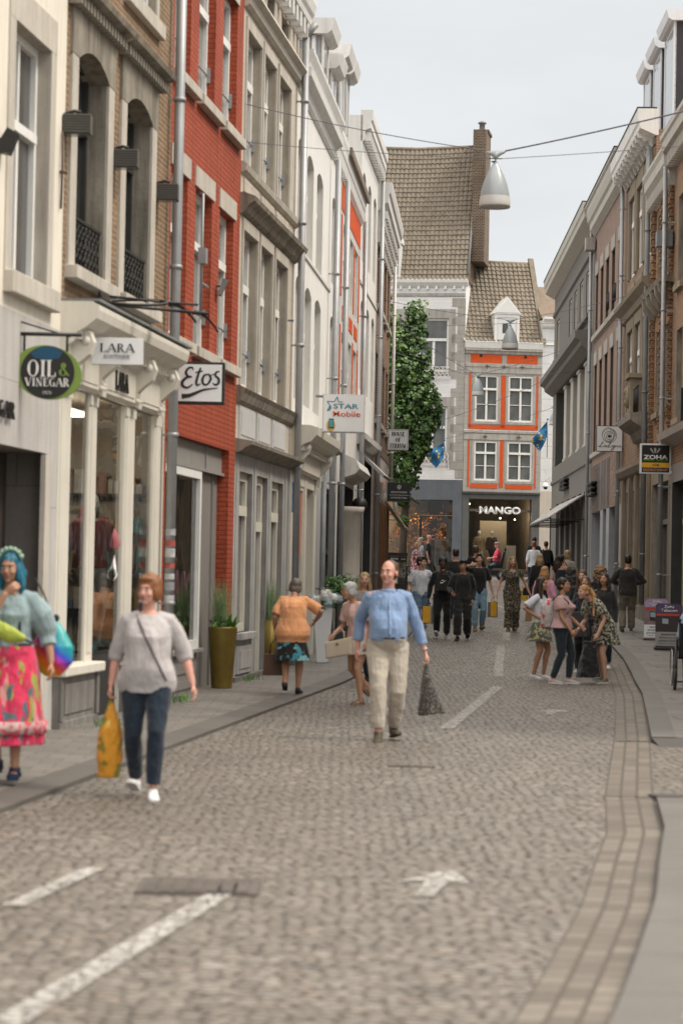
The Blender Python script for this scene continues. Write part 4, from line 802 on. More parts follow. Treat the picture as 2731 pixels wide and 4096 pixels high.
B=MB(); B.box(-.1,7.85,-.49,0,13.2,13.24); h.part(B,'roof_edge',darkw)
# carved bay base
B=MB(); B.prism([(-.03,5.1),(-.12,5.15),(-.2,5.35),(-.42,5.48),(-.5,5.56),(-.5,5.72),(-.03,5.74)],4.2,7.6); o=h.part(B,'carved_ledge',stwd); fixn(o)
for x in (5.2,): B=MB(); B.box(x,x+.85,-.38,-.03,5.74,6.7); B.box(x-.08,x+.93,-.44,-.03,6.7,6.82); B.box(x-.05,x+.9,-.42,-.03,5.74,5.86); B.ball((x+.42,-.4,6.25),(.2,.08,.3)); B.ball((x+.42,-.44,6.38),(.1,.07,.1)); B.ball((x+.42,-.44,6.1),(.12,.06,.1)); h.part(B,'carved_pedestal',st3,bev=.015)
B=MB()
for k in range(10): B.tube([(6.2+k*.13,-.3,5.76),(6.2+k*.13,-.3,6.4)],.012,5)
B.tube([(6.15,-.3,6.4),(7.45,-.3,6.4)],.018,5); h.part(B,'balcony_railing',black)
h.wall([st3,stwd],-.1,4.5,[(1.3,2.6,.3,3.95,.35),(3.2,4.4,.3,3.95,.35),(5.0,6.2,.3,3.95,.35),(6.6,7.5,.3,3.95,.35)],name='shopfront_wall')
for a,b in ((1.3,2.6),(3.2,4.4),(5.0,6.2),(6.6,7.5)): h.win(a,b,.3,3.95,.3,'T',glassk,M_plain('brown shop frame',(.14,.12,.10),.5,.15),.08,.75,(1,1))
B=MB(); B.box(0,7.8,-.14,.0,-.1,.95); h.part(B,'plinth',stwd); h.cornice([(.02,4.3),(.12,4.36),(.2,4.5),(.2,4.6),(0,4.66)],st3,name='shop_cornice')
for x in (1.0,2.9,4.7,6.4,7.65): B=MB(); B.box(x-.14,x+.14,-.1,.0,.95,4.3); h.part(B,'pilaster',st3,bev=.015)
h.pipe(.15,.8,12.3,zinc,.048,.13); h.pipe(7.6,1,12.3,zincd,.065,.16)
wdor=M_plain('white dormer paint',(.76,.76,.78),.5,.04,2,.1); dk=M_plain('dark slate cheek',(.045,.04,.045),.6,.15)
for a,b,p in ((4.3,6.6,0),(1.4,3.4,0),(-1.3,.6,0)): dormer(h,a,b,13.2,15.95,.55,wdor,dk,3.0)
h.roof(rooft,13.2,D=9,rise=2,y0=.6); 
# R4 orange brick with toothing
brk4=M_brick('orange brown brick',(.25,.12,.055),(.37,.19,.09),(.30,.23,.16),1,.215,.07,.014,grime=.3)
h=House('townhouse','R4','narrow orange brick house with toothed brick pilasters and dark brackets'); HR4=h
hw=[(.75,1.9),(2.6,3.7)]
h.wall([brk4,stwd],4.6,11.0,[(a,b,c,d,.3) for a,b in hw for c,d in ((8.6,10.4),(5.6,7.6))],D=9)
for a,b in hw:
    for c,d in ((8.6,10.4),(5.6,7.6)): h.win(a,b,c,d,.25,'T',glassk,dirtw,.07,.68,(1,2)); h.sill(a-.1,b+.1,c,st3,.14,.1)
for x in (.15,2.15,4.05):
    B=MB()
    for k in range(66): B.box(x+(0 if k%2 else .05),x+.24+(0 if k%2 else -.05),-.11 if k%2 else -.07,.0,4.7+k*.095,4.7+k*.095+.06)
    h.part(B,'brick_toothing',brk4)
for x in (.3,1.2,2.2,3.2,4.0):
    B=MB(); B.prism([(-.02,7.9),(-.12,7.95),(-.3,8.2),(-.34,8.4),(-.02,8.42)],x,x+.22); o=h.part(B,'stone_bracket',stwd); fixn(o)
h.cornice([(.02,8.4),(.3,8.42),(.34,8.52),(0,8.58)],stwd,name='string_course')
h.cornice([(.04,10.6),(.3,10.8),(.34,10.95),(.6,11.1),(.62,11.3),(.72,11.4),(.72,11.48)],dirtw,-.05,4.45,'cornice',teeth=(.1,.14,.05,.5,10.62,10.9))
h.wall([st3,stwd],-.1,4.6,[(.4,4.0,.3,3.9,.35)],name='shopfront_wall'); h.win(.4,4.0,.3,3.9,.3,'T',glassk,MC['brown shop frame'],.1,.75,(2,3)); h.pipe(4.3,.5,10.5,zinc,.048,.2); B=MB(); B.box(4.1,4.5,-.4,-.05,9.2,9.55); h.part(B,'rainwater_box',zincd)
h=House('townhouse','R5','brown brick house cut by the right edge of the picture, with a pale bracketed cornice'); HR5=h
h.wall([brk3,stwd],4.2,11.6,[(a,b,c,d,.3) for a,b in ((.8,1.9),(2.8,3.9)) for c,d in ((8.2,10.2),(5.2,7.2))],D=9)
for a,b in ((.8,1.9),(2.8,3.9)):
    for c,d in ((8.2,10.2),(5.2,7.2)): h.win(a,b,c,d,.25,'T',glassk,dirtw,.07,.68,(1,2)); h.sill(a-.1,b+.1,c,st3,.14,.1)
h.cornice([(.04,11.0),(.3,11.1),(.34,11.3),(.55,11.35),(.58,11.55),(.66,11.6),(.66,11.7)],dirtw,-.05,4.9,'cornice',teeth=(.12,.16,.05,.42,11.0,11.28)); h.cornice([(.02,4.6),(.3,4.75),(.34,4.9),(.0,5.0)],st2,name='shop_cornice')
h.wall([MC['grey shop panel'],darkw],-.1,4.2,[(.4,4.4,.3,3.8,.35)],name='shopfront_wall'); h.win(.4,4.4,.3,3.8,.3,'T',glassk,dirtw,.1,.75,(2,3)); h.pipe(.2,.5,11,zinc,.048,.25)
# neighbours beyond the right edge, seen in the shop windows
FR['R6']=((7.315,49.5),(7.05,38.5)); FR['R7']=((7.05,38.5),(7.6,24))
for k,lab,mt,nw in (('R6','white painted neighbour house just outside the right edge',wr,4),('R7','brown brick neighbour house outside the right edge nearest the camera',brk2,5)):
    h=House('townhouse',k,lab); st=h.L/nw; hs=[(i*st+.7,(i+1)*st-.7,c,d,.3) for i in range(nw) for c,d in ((7.9,10),(4.8,6.9))]
    h.wall([mt,stwd],3.7,11.5,hs); [h.win(a,b,c,d,.24) for a,b,c,d,_ in hs]; h.wall([greyst,darkw],-.3,3.7,[(i*st+.4,(i+1)*st-.4,.4,3.2,.3) for i in range(nw)],name='shopfront_wall')
    for i in range(nw): h.win(i*st+.4,(i+1)*st-.4,.4,3.2,.25,'T',glassk,creamw,.08,.75,(1,2))
    h.cornice([(.05,11.1),(.4,11.3),(.45,11.6),(.0,11.6)],wcorn)

# ================= END OF THE STREET =================
tileA=M_plain('weathered grey roof tile',(.235,.197,.152),.85,.28,5,.25); 
def tiled(h,mat,x0,x1,z0,z1,run,rows,per=.21,name='roof',sag=0,skew=0,y0=0):
    B=MB(); nx=int((x1-x0)/per)*5; vs=[]; st=(x1-x0)/nx; up=(z1-z0)/rows; dy=run/rows; random.seed(3)
    for r in range(rows):
        jit=[random.uniform(-.012,.012) for _ in range(nx//5+2)]
        for e in (0,1):
            for i in range(nx+1):
                x=x0+i*st; w=.028*math.sin(2*math.pi*(x-x0)/per)+.012*math.sin(4*math.pi*(x-x0)/per+1)+.4*jit[i//5]
                t=r+e*1.12; z=z0+up*t-(sag*math.sin(math.pi*(x-x0)/(x1-x0))*(t/rows)) ; lift=.045 if e==0 else .0
                vs.append((x+skew*t/rows,y0+dy*t-(w+lift)*.8,z+(w+lift)*.5))
        for i in range(nx+1): # drop face of the lower edge
            x=x0+i*st; t=r; vs.append((x+skew*t/rows,y0+dy*t+.03,z0+up*t-.03-(sag*math.sin(math.pi*(x-x0)/(x1-x0))*(t/rows))))
    n=nx+1; fs=[]
    for r in range(rows):
        o=r*3*n
        for i in range(nx): fs.append((o+i,o+i+1,o+n+i+1,o+n+i)); fs.append((o+2*n+i,o+2*n+i+1,o+i+1,o+i))
    B.add(vs,fs); return B.build(name,mat,h.root)
M2=M_plain('underlay',(.05,.04,.035),.9)
stq=M_stone('grey quoin stone',(.40,.375,.34),(.47,.44,.40),.7,.36,.008,.25); stq2=M_plain('grey band stone',(.42,.395,.36),.8,.14,3,.4)
h=House('shop_building','M','narrow three storey building with orange panels, grey stone frames and a clothes shop below','building'); HM=h
WM=[(.50,1.60),(2.07,3.25)]; hl=[(a,b,8.78,10.93,.10) for a,b in WM]+[(a,b,6.03,7.87,.10) for a,b in WM]
h.wall([stq,stq2],5.5,12.5,hl,D=7)
B=MB()
for a,b,c,d in ((.27,1.74,11.5,11.9),(1.98,3.43,11.5,11.9),(.21,.32,8.5,11.03),(1.73,1.93,8.5,10.95),(3.40,3.49,8.5,10.95),(.21,3.49,8.42,8.62),(.21,.29,5.72,8.0),(1.70,1.89,5.72,7.95),(3.37,3.44,5.72,7.95),(.35,1.62,5.67,5.86),(2.0,3.28,5.67,5.86)): B.box(a,b,-.014,.01,c,d)
h.part(B,'orange_panels',orp)
for c,d in ((8.78,10.93),(6.03,7.87)):
    for a,b in WM: h.win(a,b,c,d,.07,'T',glassc if False else (glassg if c<8 else glassg),wht,.085,.70,(2,2),rail=1); h.surround(a,b,c,d,.11,.11,.0,.12,stq2,.02)
h.cornice([(.02,8.22),(.05,8.25),(.05,8.36),(0,8.39)],stq2,name='string_course'); h.cornice([(.01,7.92),(.03,7.93),(.03,8.2),(0,8.21)],stq2,name='stone_band'); h.cornice([(.01,11.03),(.03,11.04),(.03,11.3),(.05,11.32),(.05,11.46),(0,11.48)],stq2,name='stone_band')
h.cornice([(.02,11.9),(.06,11.93),(.08,12.02),(.14,12.08),(.14,12.15),(.02,12.17)],stq2,name='string_course'); h.cornice([(.1,12.17),(.12,12.2),(.16,12.42),(.18,12.48),(.1,12.52)],wht,-.02,3.66,'gutter')
B=MB(); B.prism([(.0,12.45),(3.0,16.45),(3.0,12.45)],.0,3.62); o=h.part(B,'roof_deck',M2); fixn(o)
tiled(h,tileA,.02,3.55,12.5,16.6,3.05,19,y0=-.12,sag=.04)
B=MB(); B.tube([(.2,3.0,16.6),(3.6,3.0,16.55)],.1,8); 
h.part(B,'ridge',tileA); B=MB(); B.prism([(-.15,12.5),(3.0,16.85),(3.2,16.85),(.3,12.5)],3.56,3.80); o=h.part(B,'parapet',tileA); fixn(o); B=MB(); B.prism([(-.12,12.5),(3.0,16.7),(3.2,16.7),(.3,12.5)],-.1,.05); o=h.part(B,'verge',stq2); fixn(o)
for z_,a in ((7.93,1.0),(7.93,2.6),(11.2,1.05),(11.2,1.85),(11.2,2.7)): B=MB(); B.box(a-.12,a+.12,-.07,-.04,z_+.14,z_+.16); B.box(a-.01,a+.01,-.07,-.04,z_+.05,z_+.24); h.part(B,'wall_anchor',MC['rusty anchor'])
for a in (.75,2.85): B=MB(); B.box(a-.06,a+.06,-.03,.0,11.77,11.9); h.part(B,'vent_hole',black)
# dormer on the tiled roof
B=MB(); B.box(1.34,2.52,-.08,1.0,12.52,13.80); B.box(1.34,1.46,-.12,-.08,12.52,13.8); B.box(2.40,2.52,-.12,-.08,12.52,13.8); B.box(1.46,2.40,-.12,-.08,13.64,13.8); B.prism([(1.26,13.8),(2.60,13.8),(1.93,14.62)],-.16,1.5,axis='y'); o=h.part(B,'dormer',wht); fixn(o)
B=MB(); B.prism([(1.38,13.86),(2.48,13.86),(1.93,14.5)],-.175,-.16,axis='y'); B.box(1.5,2.36,-.1,-.085,12.6,13.62); B.build('dormer_panel',M_plain('white board',(.72,.72,.70),.5,.05),o); B=MB(); B.box(1.72,1.98,-.108,-.101,12.9,13.35); B.build('pane',glassk,o)
dks=M_plain('dark grey slate front',(.115,.115,.112),.5,.16,2.5,.2); 
h.wall([dks,dks],.9,5.5,[(.30,3.28,1.0,5.2,.25)],D=6,name='shopfront_wall')
h.cornice([(.02,5.38),(.08,5.42),(.1,5.5),(.0,5.53)],dks,name='shop_cornice')
B=MB(); B.box(.3,3.28,.16,.24,4.60,4.72); B.box(.3,.36,.16,.24,1.0,5.2); B.box(3.22,3.28,.16,.24,1.0,5.2); B.box(.3,3.28,.16,.24,1.0,1.72); h.part(B,'shop_frame',M_plain('bronze frame',(.13,.11,.09),.4,.1)); B=MB(); B.quad((.36,.2,1.7),(3.22,.2,1.7),(3.22,.2,5.2),(.36,.2,5.2)); h.part(B,'shop_glass',M_glass('end shop glass',(.9,.88,.82)))
rev_room(h,.25,3.35,1.3,5.25,.3,5.5,M_plain('warm shop interior',(.30,.235,.16),.8,.3,1.2))
B=MB(); B.box(1.15,2.42,1.5,1.56,1.5,4.2); h.part(B,'display_screen',M_slabs('linen grid screen',(.62,.53,.38),(.66,.57,.42),.05,.05,.004,(.5,.42,.3),noff=0)); B=MB(); B.box(2.3,2.75,.9,1.3,1.5,3.05); h.part(B,'display_plinth',M_slabs('white tile plinth',(.7,.68,.62),(.74,.72,.66),.08,.08,.004,(.5,.47,.42),noff=0))
B=MB(); B.box(.3,3.2,.6,1.4,1.5,1.95); h.part(B,'display_floor',M_plain('pale display floor',(.5,.45,.38),.6))
text('shop_lettering','MANGO',M_plain('white letters',(.85,.84,.82),.4,.02),h.root,(1.80,.10,4.66),1.96,.36,.045,.008)
# lit spots inside
B=MB(); 
for x,z in ((2.25,4.35),(2.95,4.3),(.75,5.0)): B.ball((x,2.2,z),.045,8,6)
h.part(B,'spotlight',M_emit('lit spot bulb',(1,.82,.6),6))
for x in (.9,1.9,2.8):
    l=bpy.data.lights.new('shop_point_light','POINT'); l.energy=12; l.color=(1,.86,.66); l.shadow_soft_size=.1; o=bpy.data.objects.new('shop_point_light',l); COL.objects.link(o); o.parent=h.root; o.location=(x,.8,4.4)
# W building
FR['WH']=((1.877,112.6),(5.565,112.0))
wbr=M_brick('white painted brick wall',(.88,.875,.86),(.91,.905,.895),(.76,.75,.73),1,.215,.07,.010,rough=.7,grime=.04,bumpd=.008)
h=House('shop_building','WH','tall white painted brick building with grey quoins and a huge tiled roof behind the tree','building'); HW=h; L=h.L
hl=[(1.55,2.98,11.05,13.55,.2),(1.55,2.98,7.0,9.45,.2),(-.6,.7,11.05,13.55,.2)]
h.wall([wbr,stq2],6.03,15.3,hl,x0=-2,x1=L,D=7)
for a,b,c,d,_ in hl: h.win(a,b,c,d,.15,'T',glassg,wht,.11,.60,(1,2)); h.surround(a,b,c,d,.24,.30,.42,.18,stq2,.02)
B=MB(); z=6.1; k=0
while z<14.3:
    B.box(L-(.62 if k%2 else .36),L+.004,-.02,.01,z,z+.40); z+=.42; k+=1
h.part(B,'quoins',stq)
h.cornice([(.02,14.55),(.05,14.58),(.05,14.7),(0,14.72)],stq2,-2,L-.02,'string_course'); h.cornice([(.04,15.0),(.12,15.1),(.2,15.2),(.22,15.34),(.1,15.4)],wht,-2,L+.1,'cornice',teeth=(.1,.3,.02,.16,14.88,15.02))
B=MB(); B.prism([(.0,15.3),(2.9,21.8),(5.8,15.3)],-2,L+.1); o=h.part(B,'gable',M_brick('brown gable brick',(.05,.03,.022),(.15,.09,.06),(.33,.28,.21),1,.2,.075,.018)); fixn(o)
tiled(h,tileA,-2.05,L+.12,15.32,22.0,2.95,27,y0=-.18,sag=.12,name='tiled_roof',skew=0)
B=MB(); B.tube([(-2,2.85,22.05),(1,2.85,21.93),(L,2.85,22.02)],.11,8); h.part(B,'ridge',tileA)
B=MB(); B.tube([(L+.1,-.1,15.6),(L+.12,2.75,21.95)],.05,6); h.part(B,'verge_flashing',zinc)
h2b=MC['brown gable brick']; B=MB(); B.box(L+.12,L+.72,.8,3.0,16.3,22.5); B.box(L+.08,L+.78,1.5,3.05,22.5,22.62); c_=h.part(B,'chimney',h2b); B=MB(); B.lathe([(.14,0),(.13,.35),(.2,.36),(.2,.42),(.05,.5)],(L+.4,2,22.62),12); B.build('chimney_pot',zincd,c_)
# arched dormer at the left
B=MB(); B.box(-.1,.68,-.15,1,15.42,17.1); P=[(-.16,17.0)]+[(.29+.45*math.cos(t),17.05+.55*math.sin(t)) for t in [math.pi-math.pi*k/8 for k in range(9)]]+[(.74,17.0)]; B.prism(P,-.22,1.2,axis='y'); o=h.part(B,'dormer',wht); fixn(o); B=MB()
for i in range(3): B.box(.0,.56,-.17,-.155,15.55+i*.5,15.98+i*.5)
B.build('pane',glassg,o)
# balustrades
for z0,a,b in ((10.72,1.5,3.05),(6.72,1.2,3.05)):
    B=MB(); B.box(a,b,-.14,-.11,z0+.52,z0+.56); B.box(a,b,-.14,-.11,z0,z0+.03)
    x=a
    while x<b-.1:
        B.tube([(x+.1+.075*math.cos(t),-.125,z0+.15+.1*math.sin(t)) for t in [q*R(36) for q in range(11)]],.016,5); B.tube([(x+.1+.06*math.cos(t),-.125,z0+.38+.1*math.sin(t)) for t in [q*R(36) for q in range(11)]],.016,5); x+=.19
    h.part(B,'white_balustrade',wht)
blst=M_plain('blue grey slate cladding',(.13,.145,.165),.4,.16,1.8,.15)
h.wall([blst,blst],.9,6.03,[(-1.6,3.30,1.1,5.1,.35)],D=6,name='shopfront_wall',x0=-2,x1=L)
B=MB(); B.quad((-1.6,.3,1.1),(3.3,.3,1.1),(3.3,.3,5.1),(-1.6,.3,5.1)); h.part(B,'shop_glass',M_glass('jeweller glass',(.85,.8,.7)))
bz=M_plain('brass edge',(.45,.27,.10),.35,.1,4,metal=.6)
B=MB(); B.box(-1.6,3.3,.24,.3,4.34,4.42); B.box(1.05,1.13,.22,.3,1.4,4.34); B.box(1.75,1.83,.22,.3,1.4,4.34); B.box(-1.6,3.3,.22,.3,1.45,1.62); h.part(B,'shop_frame',black); B=MB(); B.box(-1.6,3.3,.21,.24,4.36,4.39); B.box(1.18,1.2,.21,.24,1.6,4.3); B.box(1.68,1.7,.21,.24,1.6,4.3); B.box(1.18,1.7,.21,.24,1.62,1.65); h.part(B,'brass_trim',bz)
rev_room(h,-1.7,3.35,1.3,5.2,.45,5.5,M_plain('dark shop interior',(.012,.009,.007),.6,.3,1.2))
B=MB(); random.seed(5)
for i in range(2600):
    x=random.uniform(-.8,2.75); z=random.gauss(3.6,.5); y=random.uniform(1.0,2.6)
    if noise.noise(Vector((x*1.6,y,z*1.8)))<-.08 or z<2.3 or z>4.9: continue
    s_=random.uniform(.03,.075); d1=Vector((random.gauss(0,1),random.gauss(0,1),random.gauss(0,1))).normalized()*s_; d2=Vector((random.gauss(0,1),random.gauss(0,1),random.gauss(0,1))).normalized()*s_*.7; c=Vector((x,y,z)); B.add([c-d1,c+d2,c+d1,c-d2],[(0,1,2,3)])
h.part(B,'golden_leaf_display',M_plain('gold leaf foliage',(.75,.36,.08),.4,.4,4,metal=.3))
for x,z,e in ((.2,4.5,16),(1.6,4.4,26),(2.6,3.2,6)):  # warm lights without fixtures, added to brighten the gold leaves
    l=bpy.data.lights.new('shop_point_light','POINT'); l.energy=e; l.color=(1,.66,.32); l.shadow_soft_size=.1; o=bpy.data.objects.new('shop_point_light',l); COL.objects.link(o); o.parent=h.root; o.location=(x,.8,z)
B=MB(); B.box(2.45,3.1,.36,.40,1.7,3.27); po=h.part(B,'promo_poster',M_plain('sepia poster',(.26,.19,.13),.5,.3,2)); text('poster_heading','NEW',M_plain('brown print',(.12,.07,.04),.6),po,(2.78,.355,3.16),.3,.1,.01,.003); text('poster_print','SWEET COLLECTION',MC['brown print'],po,(2.78,.355,3.04),.55,.05,.005,.003)
B=MB(); 
for x in (2.62,2.95): B.ball((x,.36,2.75),(.07,.01,.1),10,8); B.ball((x,.362,2.35),(.13,.01,.33),10,8)
B.build('poster_figures',M_plain('dark print',(.05,.035,.03),.6),po)
# white house at the right of the lane end
FR['RW']=((9.2,112.52),(11.6,112.9))
h=House('townhouse','RW','slim white building glimpsed between the orange panelled building and the dark grey one')
smw=M_stone('white banded render',(.76,.76,.75),(.78,.78,.77),3,.55,.012,.12)
hs=[(.55,1.35,10.2,11.9,.2),(.55,1.35,7.0,9.0,.2)]
h.wall([smw],5.6,13.6,hs,D=6); [h.win(a,b,c,d,.15,'T',glassk,wht,.08,.5,(1,1)) for a,b,c,d,_ in hs]
h.cornice([(.03,13.2),(.12,13.3),(.16,13.5),(.3,13.62),(.3,13.72)],wht); h.cornice([(.02,12.4),(.06,12.45),(0,12.5)],wht,name='string_course'); h.roof(M_plain('brown roof',(.20,.15,.11),.8,.2,4),13.7,D=6,rise=1.8,y0=.2)
h.wall([M_plain('beige stone pier',(.55,.49,.41),.7,.08,2,.15),darkw],1.2,5.6,[(.5,2.2,1.5,4.8,.4)],D=6,name='shopfront_wall'); B=MB(); B.quad((.5,.35,1.3),(2.2,.35,1.3),(2.2,.35,4.8),(.5,.35,4.8)); h.part(B,'shop_glass',glassk)
# back of the square behind the tree
FR['SQ']=((-9,119),(1.7,113.2)); h=House('townhouse','SQ','plain pale building closing the small square at the left behind the tree'); st=h.L/4
hs=[(i*st+.8,(i+1)*st-.8,c,d,.25) for i in range(4) for c,d in ((11,13),(7.5,9.6),(4,6))]; h.wall([wr,wr2],1,15,hs,D=7); [h.win(a,b,c,d,.2) for a,b,c,d,_ in hs]
# ================= SIGNS =================
white_s=M_plain('white sign face',(.80,.80,.80),.35,.02,1.5,.04,coat=.4); cream_s=M_plain('silver sign edge',(.55,.54,.53),.4,.06,2)
def signbox(label,x0,x1,z0,z1,y,face,edge,t=.14,fw=.02,rz=0,cat='sign',name='hanging_sign'):
    """box sign facing the camera; children in local coordinates with the origin at the lower left of the front"""
    w_,h_=x1-x0,z1-z0; r=empty(name,(x0,y,z0),rz,label,cat)
    B=MB(); B.box(0,w_,0,t,0,h_); B.build('casing',edge,r,bev=.006)
    B=MB(); B.box(fw,w_-fw,-.006,-.001,fw,h_-fw); B.build('sign_face',face,r); return r,w_,h_
def arm(r,pts,mat,rad=.015,name='bracket'): B=MB(); B.tube(pts,rad,8); return B.build(name,mat,r)
# oil & vinegar
grn=M_plain('olive green enamel',(.20,.30,.055),.4,.06,2,.05); blk=M_plain('black enamel',(.02,.018,.016),.35,.05,2); blu=M_plain('deep blue enamel',(.01,.07,.14),.35,.05,2)
r=empty('hanging_sign',(-2.70,22.0,3.40),0,'round green rimmed oil and vinegar sign hanging from a black bar','sign')
def ell(B,cx,cz,rx,rz_,y0,y1,n=40,a=0):
    P=[(cx+rx*math.cos(t)*math.cos(a)-rz_*math.sin(t)*math.sin(a),cz+rx*math.cos(t)*math.sin(a)+rz_*math.sin(t)*math.cos(a)) for t in [2*math.pi*i/n for i in range(n)]]; B.prism(P,y0,y1,axis='y')
B=MB(); ell(B,0,0,.315,.245,0,.04,40,R(-12)); o=B.build('rim',grn,r); fixn(o)
B=MB(); ell(B,-.0,.0,.245,.242,-.008,-.001); o=B.build('sign_face',blk,r); fixn(o)
B=MB(); P=[(.235*math.cos(t)*1.0,.235*math.sin(t)) for t in [R(55)+R(78)*i/12 for i in range(13)]]+[(-.12,.13),(0,.115),(.10,.125)]; B.prism(P,-.0115,-.0085,axis='y'); o=B.build('blue_segment',blu,r); fixn(o)
wl=M_plain('white sign print',(.8,.79,.76),.5,.03,3)
serif('lettering','OIL',wl,r,(-.055,-.012,.035),.26,.15,.004,.9); serif('lettering','&',grn,r,(.15,-.012,.03),.10,.12,.004,.9); serif('lettering','VINEGAR',wl,r,(0,-.012,-.09),.40,.075,.004,.9); serif('lettering','OVO',wl,r,(0,-.012,-.185),.08,.03,.003,.7)
B=MB(); B.tube([(-.47,.02,.35),(.30,.02,.35)],.018,8); B.tube([(-.22,.02,.35),(-.22,.02,.16)],.012,6); B.tube([(.17,.02,.35),(.17,.02,.16)],.012,6); B.tube([(-.47,.02,.52),(.2,.02,.33)],.008,6); B.tube([(-.47,.02,.55),(-.47,.02,.0)],.02,6); B.build('bracket',black,r)
# lara
r,w_,h_=signbox('white panel sign with thin dark lettering reading LARA BOUTIQUE',-2.53,-2.01,3.66,3.93,24.1,white_s,cream_s,.07,.004)
serif('lettering','LARA',blackl,r,(w_*.5,-.008,h_*.62),.34,.085,.003,.8); serif('lettering','BOUTIQUE',M_plain('grey print',(.25,.24,.25),.5),r,(w_*.5,-.008,h_*.3),.26,.038,.003,.6)
arm(r,[(-.12,.03,.14),(.02,.03,.14)],black)
# etos
r,w_,h_=signbox('white square light box with black brush script reading Etos',-2.08,-1.45,3.64,4.15,29.28,white_s,black,.2,.03)
B=MB(); 
def sk(pts,wd): stroke(B,[((.08+.89*p[0])*w_,p[1]*h_) for p in pts],[q*w_ for q in wd] if isinstance(wd,list) else wd*w_,-.008)
sk([(.36,.80),(.33,.86),(.25,.84),(.20,.74),(.25,.65),(.33,.64),(.22,.62),(.13,.52),(.14,.42),(.24,.38),(.35,.46)],[.02,.035,.04,.05,.045,.03,.045,.06,.055,.04,.02])
sk([(.52,.86),(.47,.70),(.43,.52),(.45,.44),(.52,.48)],[.03,.045,.05,.04,.02]); sk([(.40,.74),(.56,.78)],[.02,.03])
sk([(.68,.70),(.60,.68),(.56,.56),(.60,.46),(.68,.48),(.74,.60),(.70,.70),(.68,.70)],[.03,.04,.05,.04,.035,.045,.035,.02]); sk([(.74,.68),(.82,.72)],[.02,.02])
sk([(.93,.78),(.86,.76),(.84,.68),(.91,.60),(.91,.50),(.84,.46),(.78,.50)],[.02,.035,.04,.05,.045,.035,.02])
sk([(.12,.17),(.3,.20),(.55,.32),(.72,.36),(.90,.38)],[.10,.07,.045,.03,.012]); B.build('lettering',blackl,r)
B=MB(); B.box(-.25,.0,.05,.1,h_-.06,h_-.02); B.box(-.25,0,.05,.1,-.02,.02); B.box(-.28,-.24,.0,.14,-.1,h_+.05); B.build('bracket',black,r)
# star mobile
r,w_,h_=signbox('square white sign reading STAR Mobile with a star outline and a phone',-.35,.36,3.975,4.62,40.5,white_s,cream_s,.12,.018)
teal=M_plain('teal print',(.06,.22,.32),.5,.03); red_=M_plain('coral red print',(.62,.10,.05),.5,.03)
text('lettering','STAR',teal,r,(w_*.55,-.008,h_*.69),.42,.085,.012,.003); text('lettering','Mobile',red_,r,(w_*.57,-.008,h_*.49),.46,.095,.012,.003)
B=MB(); stroke(B,[(.16*w_,.56*h_),(.19*w_,.70*h_)],.018,-.008); B.v=B.v
for a,b in (((.11,.56),(.17,.70)),((.17,.70),(.10,.81)),((.10,.81),(.27,.80)),((.27,.80),(.34,.93)),((.34,.93),(.37,.80)),((.37,.80),(.48,.80)),((.11,.56),(.21,.64))): stroke(B,[(a[0]*w_,a[1]*h_),(b[0]*w_,b[1]*h_)],.014,-.008-.0003*len(B.f)/10)
B.build('star_outline',teal,r)
B=MB(); ell(B,.2*w_,.18*h_,.075,.10,-.009,-.006,20); o=B.build('print',M_plain('ochre print',(.62,.40,.12),.5),r); fixn(o)
B=MB(); B.box(.15*w_,.27*w_,-.013,-.0095,.11*h_,.36*h_); o=B.build('printed_phone',blk,r); B=MB(); B.box(.162*w_,.258*w_,-.015,-.0135,.135*h_,.335*h_); B.build('printed_screen',M_plain('teal screen print',(.08,.33,.36),.4),o)
B=MB(); B.box(-.12,0,.03,.07,h_-.06,h_-.02); B.box(-.12,0,.03,.07,0.02,.06); B.build('bracket',zincd,r)
# house of ferrum
r,w_,h_=signbox('white square sign with a thin black border reading HOUSE OF FERRUM',1.25,1.87,5.12,5.735,68.5,white_s,black,.12,.018)
for i,(s,wd) in enumerate((('HOUSE',.36),('OF',.15),('FERRUM',.44))): serif('lettering',s,blackl,r,(w_*.5,-.008,h_*(.76-.27*i)),wd,.12,.003,1.35)
B=MB()
for a,b,c,d in ((.04,.05,.04,h_-.04),(w_-.05,w_-.04,.04,h_-.04),(.05,w_-.05,.04,.048),(.05,w_-.05,h_-.048,h_-.04)): B.box(a,b,-.009,-.006,c,d)
B.build('border_line',blackl,r); arm(r,[(-.1,.06,h_*.8),(.01,.06,h_*.8)],black,.02)
# jewellery dealer sign
r,w_,h_=signbox('glossy black sign with small white lettering AUTHORIZED DEALER under the HOUSE OF FERRUM sign',1.26,1.88,3.63,4.155,67.0,blk,blk,.4,.004)
wp=wl; text('lettering','BUDDHATOBUDDHA',wp,r,(w_*.52,-.008,h_*.49),.44,.045,.014,.002); text('lettering','AUTHORIZED DEALER',wp,r,(w_*.52,-.008,h_*.19),.44,.04,.006,.002)
B=MB(); B.box(.05,w_-.02,-.008,-.005,h_*.33,h_*.345); B.build('divider_line',wp,r); B=MB(); B.tube([(w_*.52+.045*math.cos(t),-.009,h_*.76+.05*math.sin(t)) for t in [q*R(24) for q in range(16)]],.009,6); B.box(w_*.52-.02,w_*.52+.02,-.01,-.006,h_*.76-.015,h_*.76+.015); B.build('emblem',wp,r)
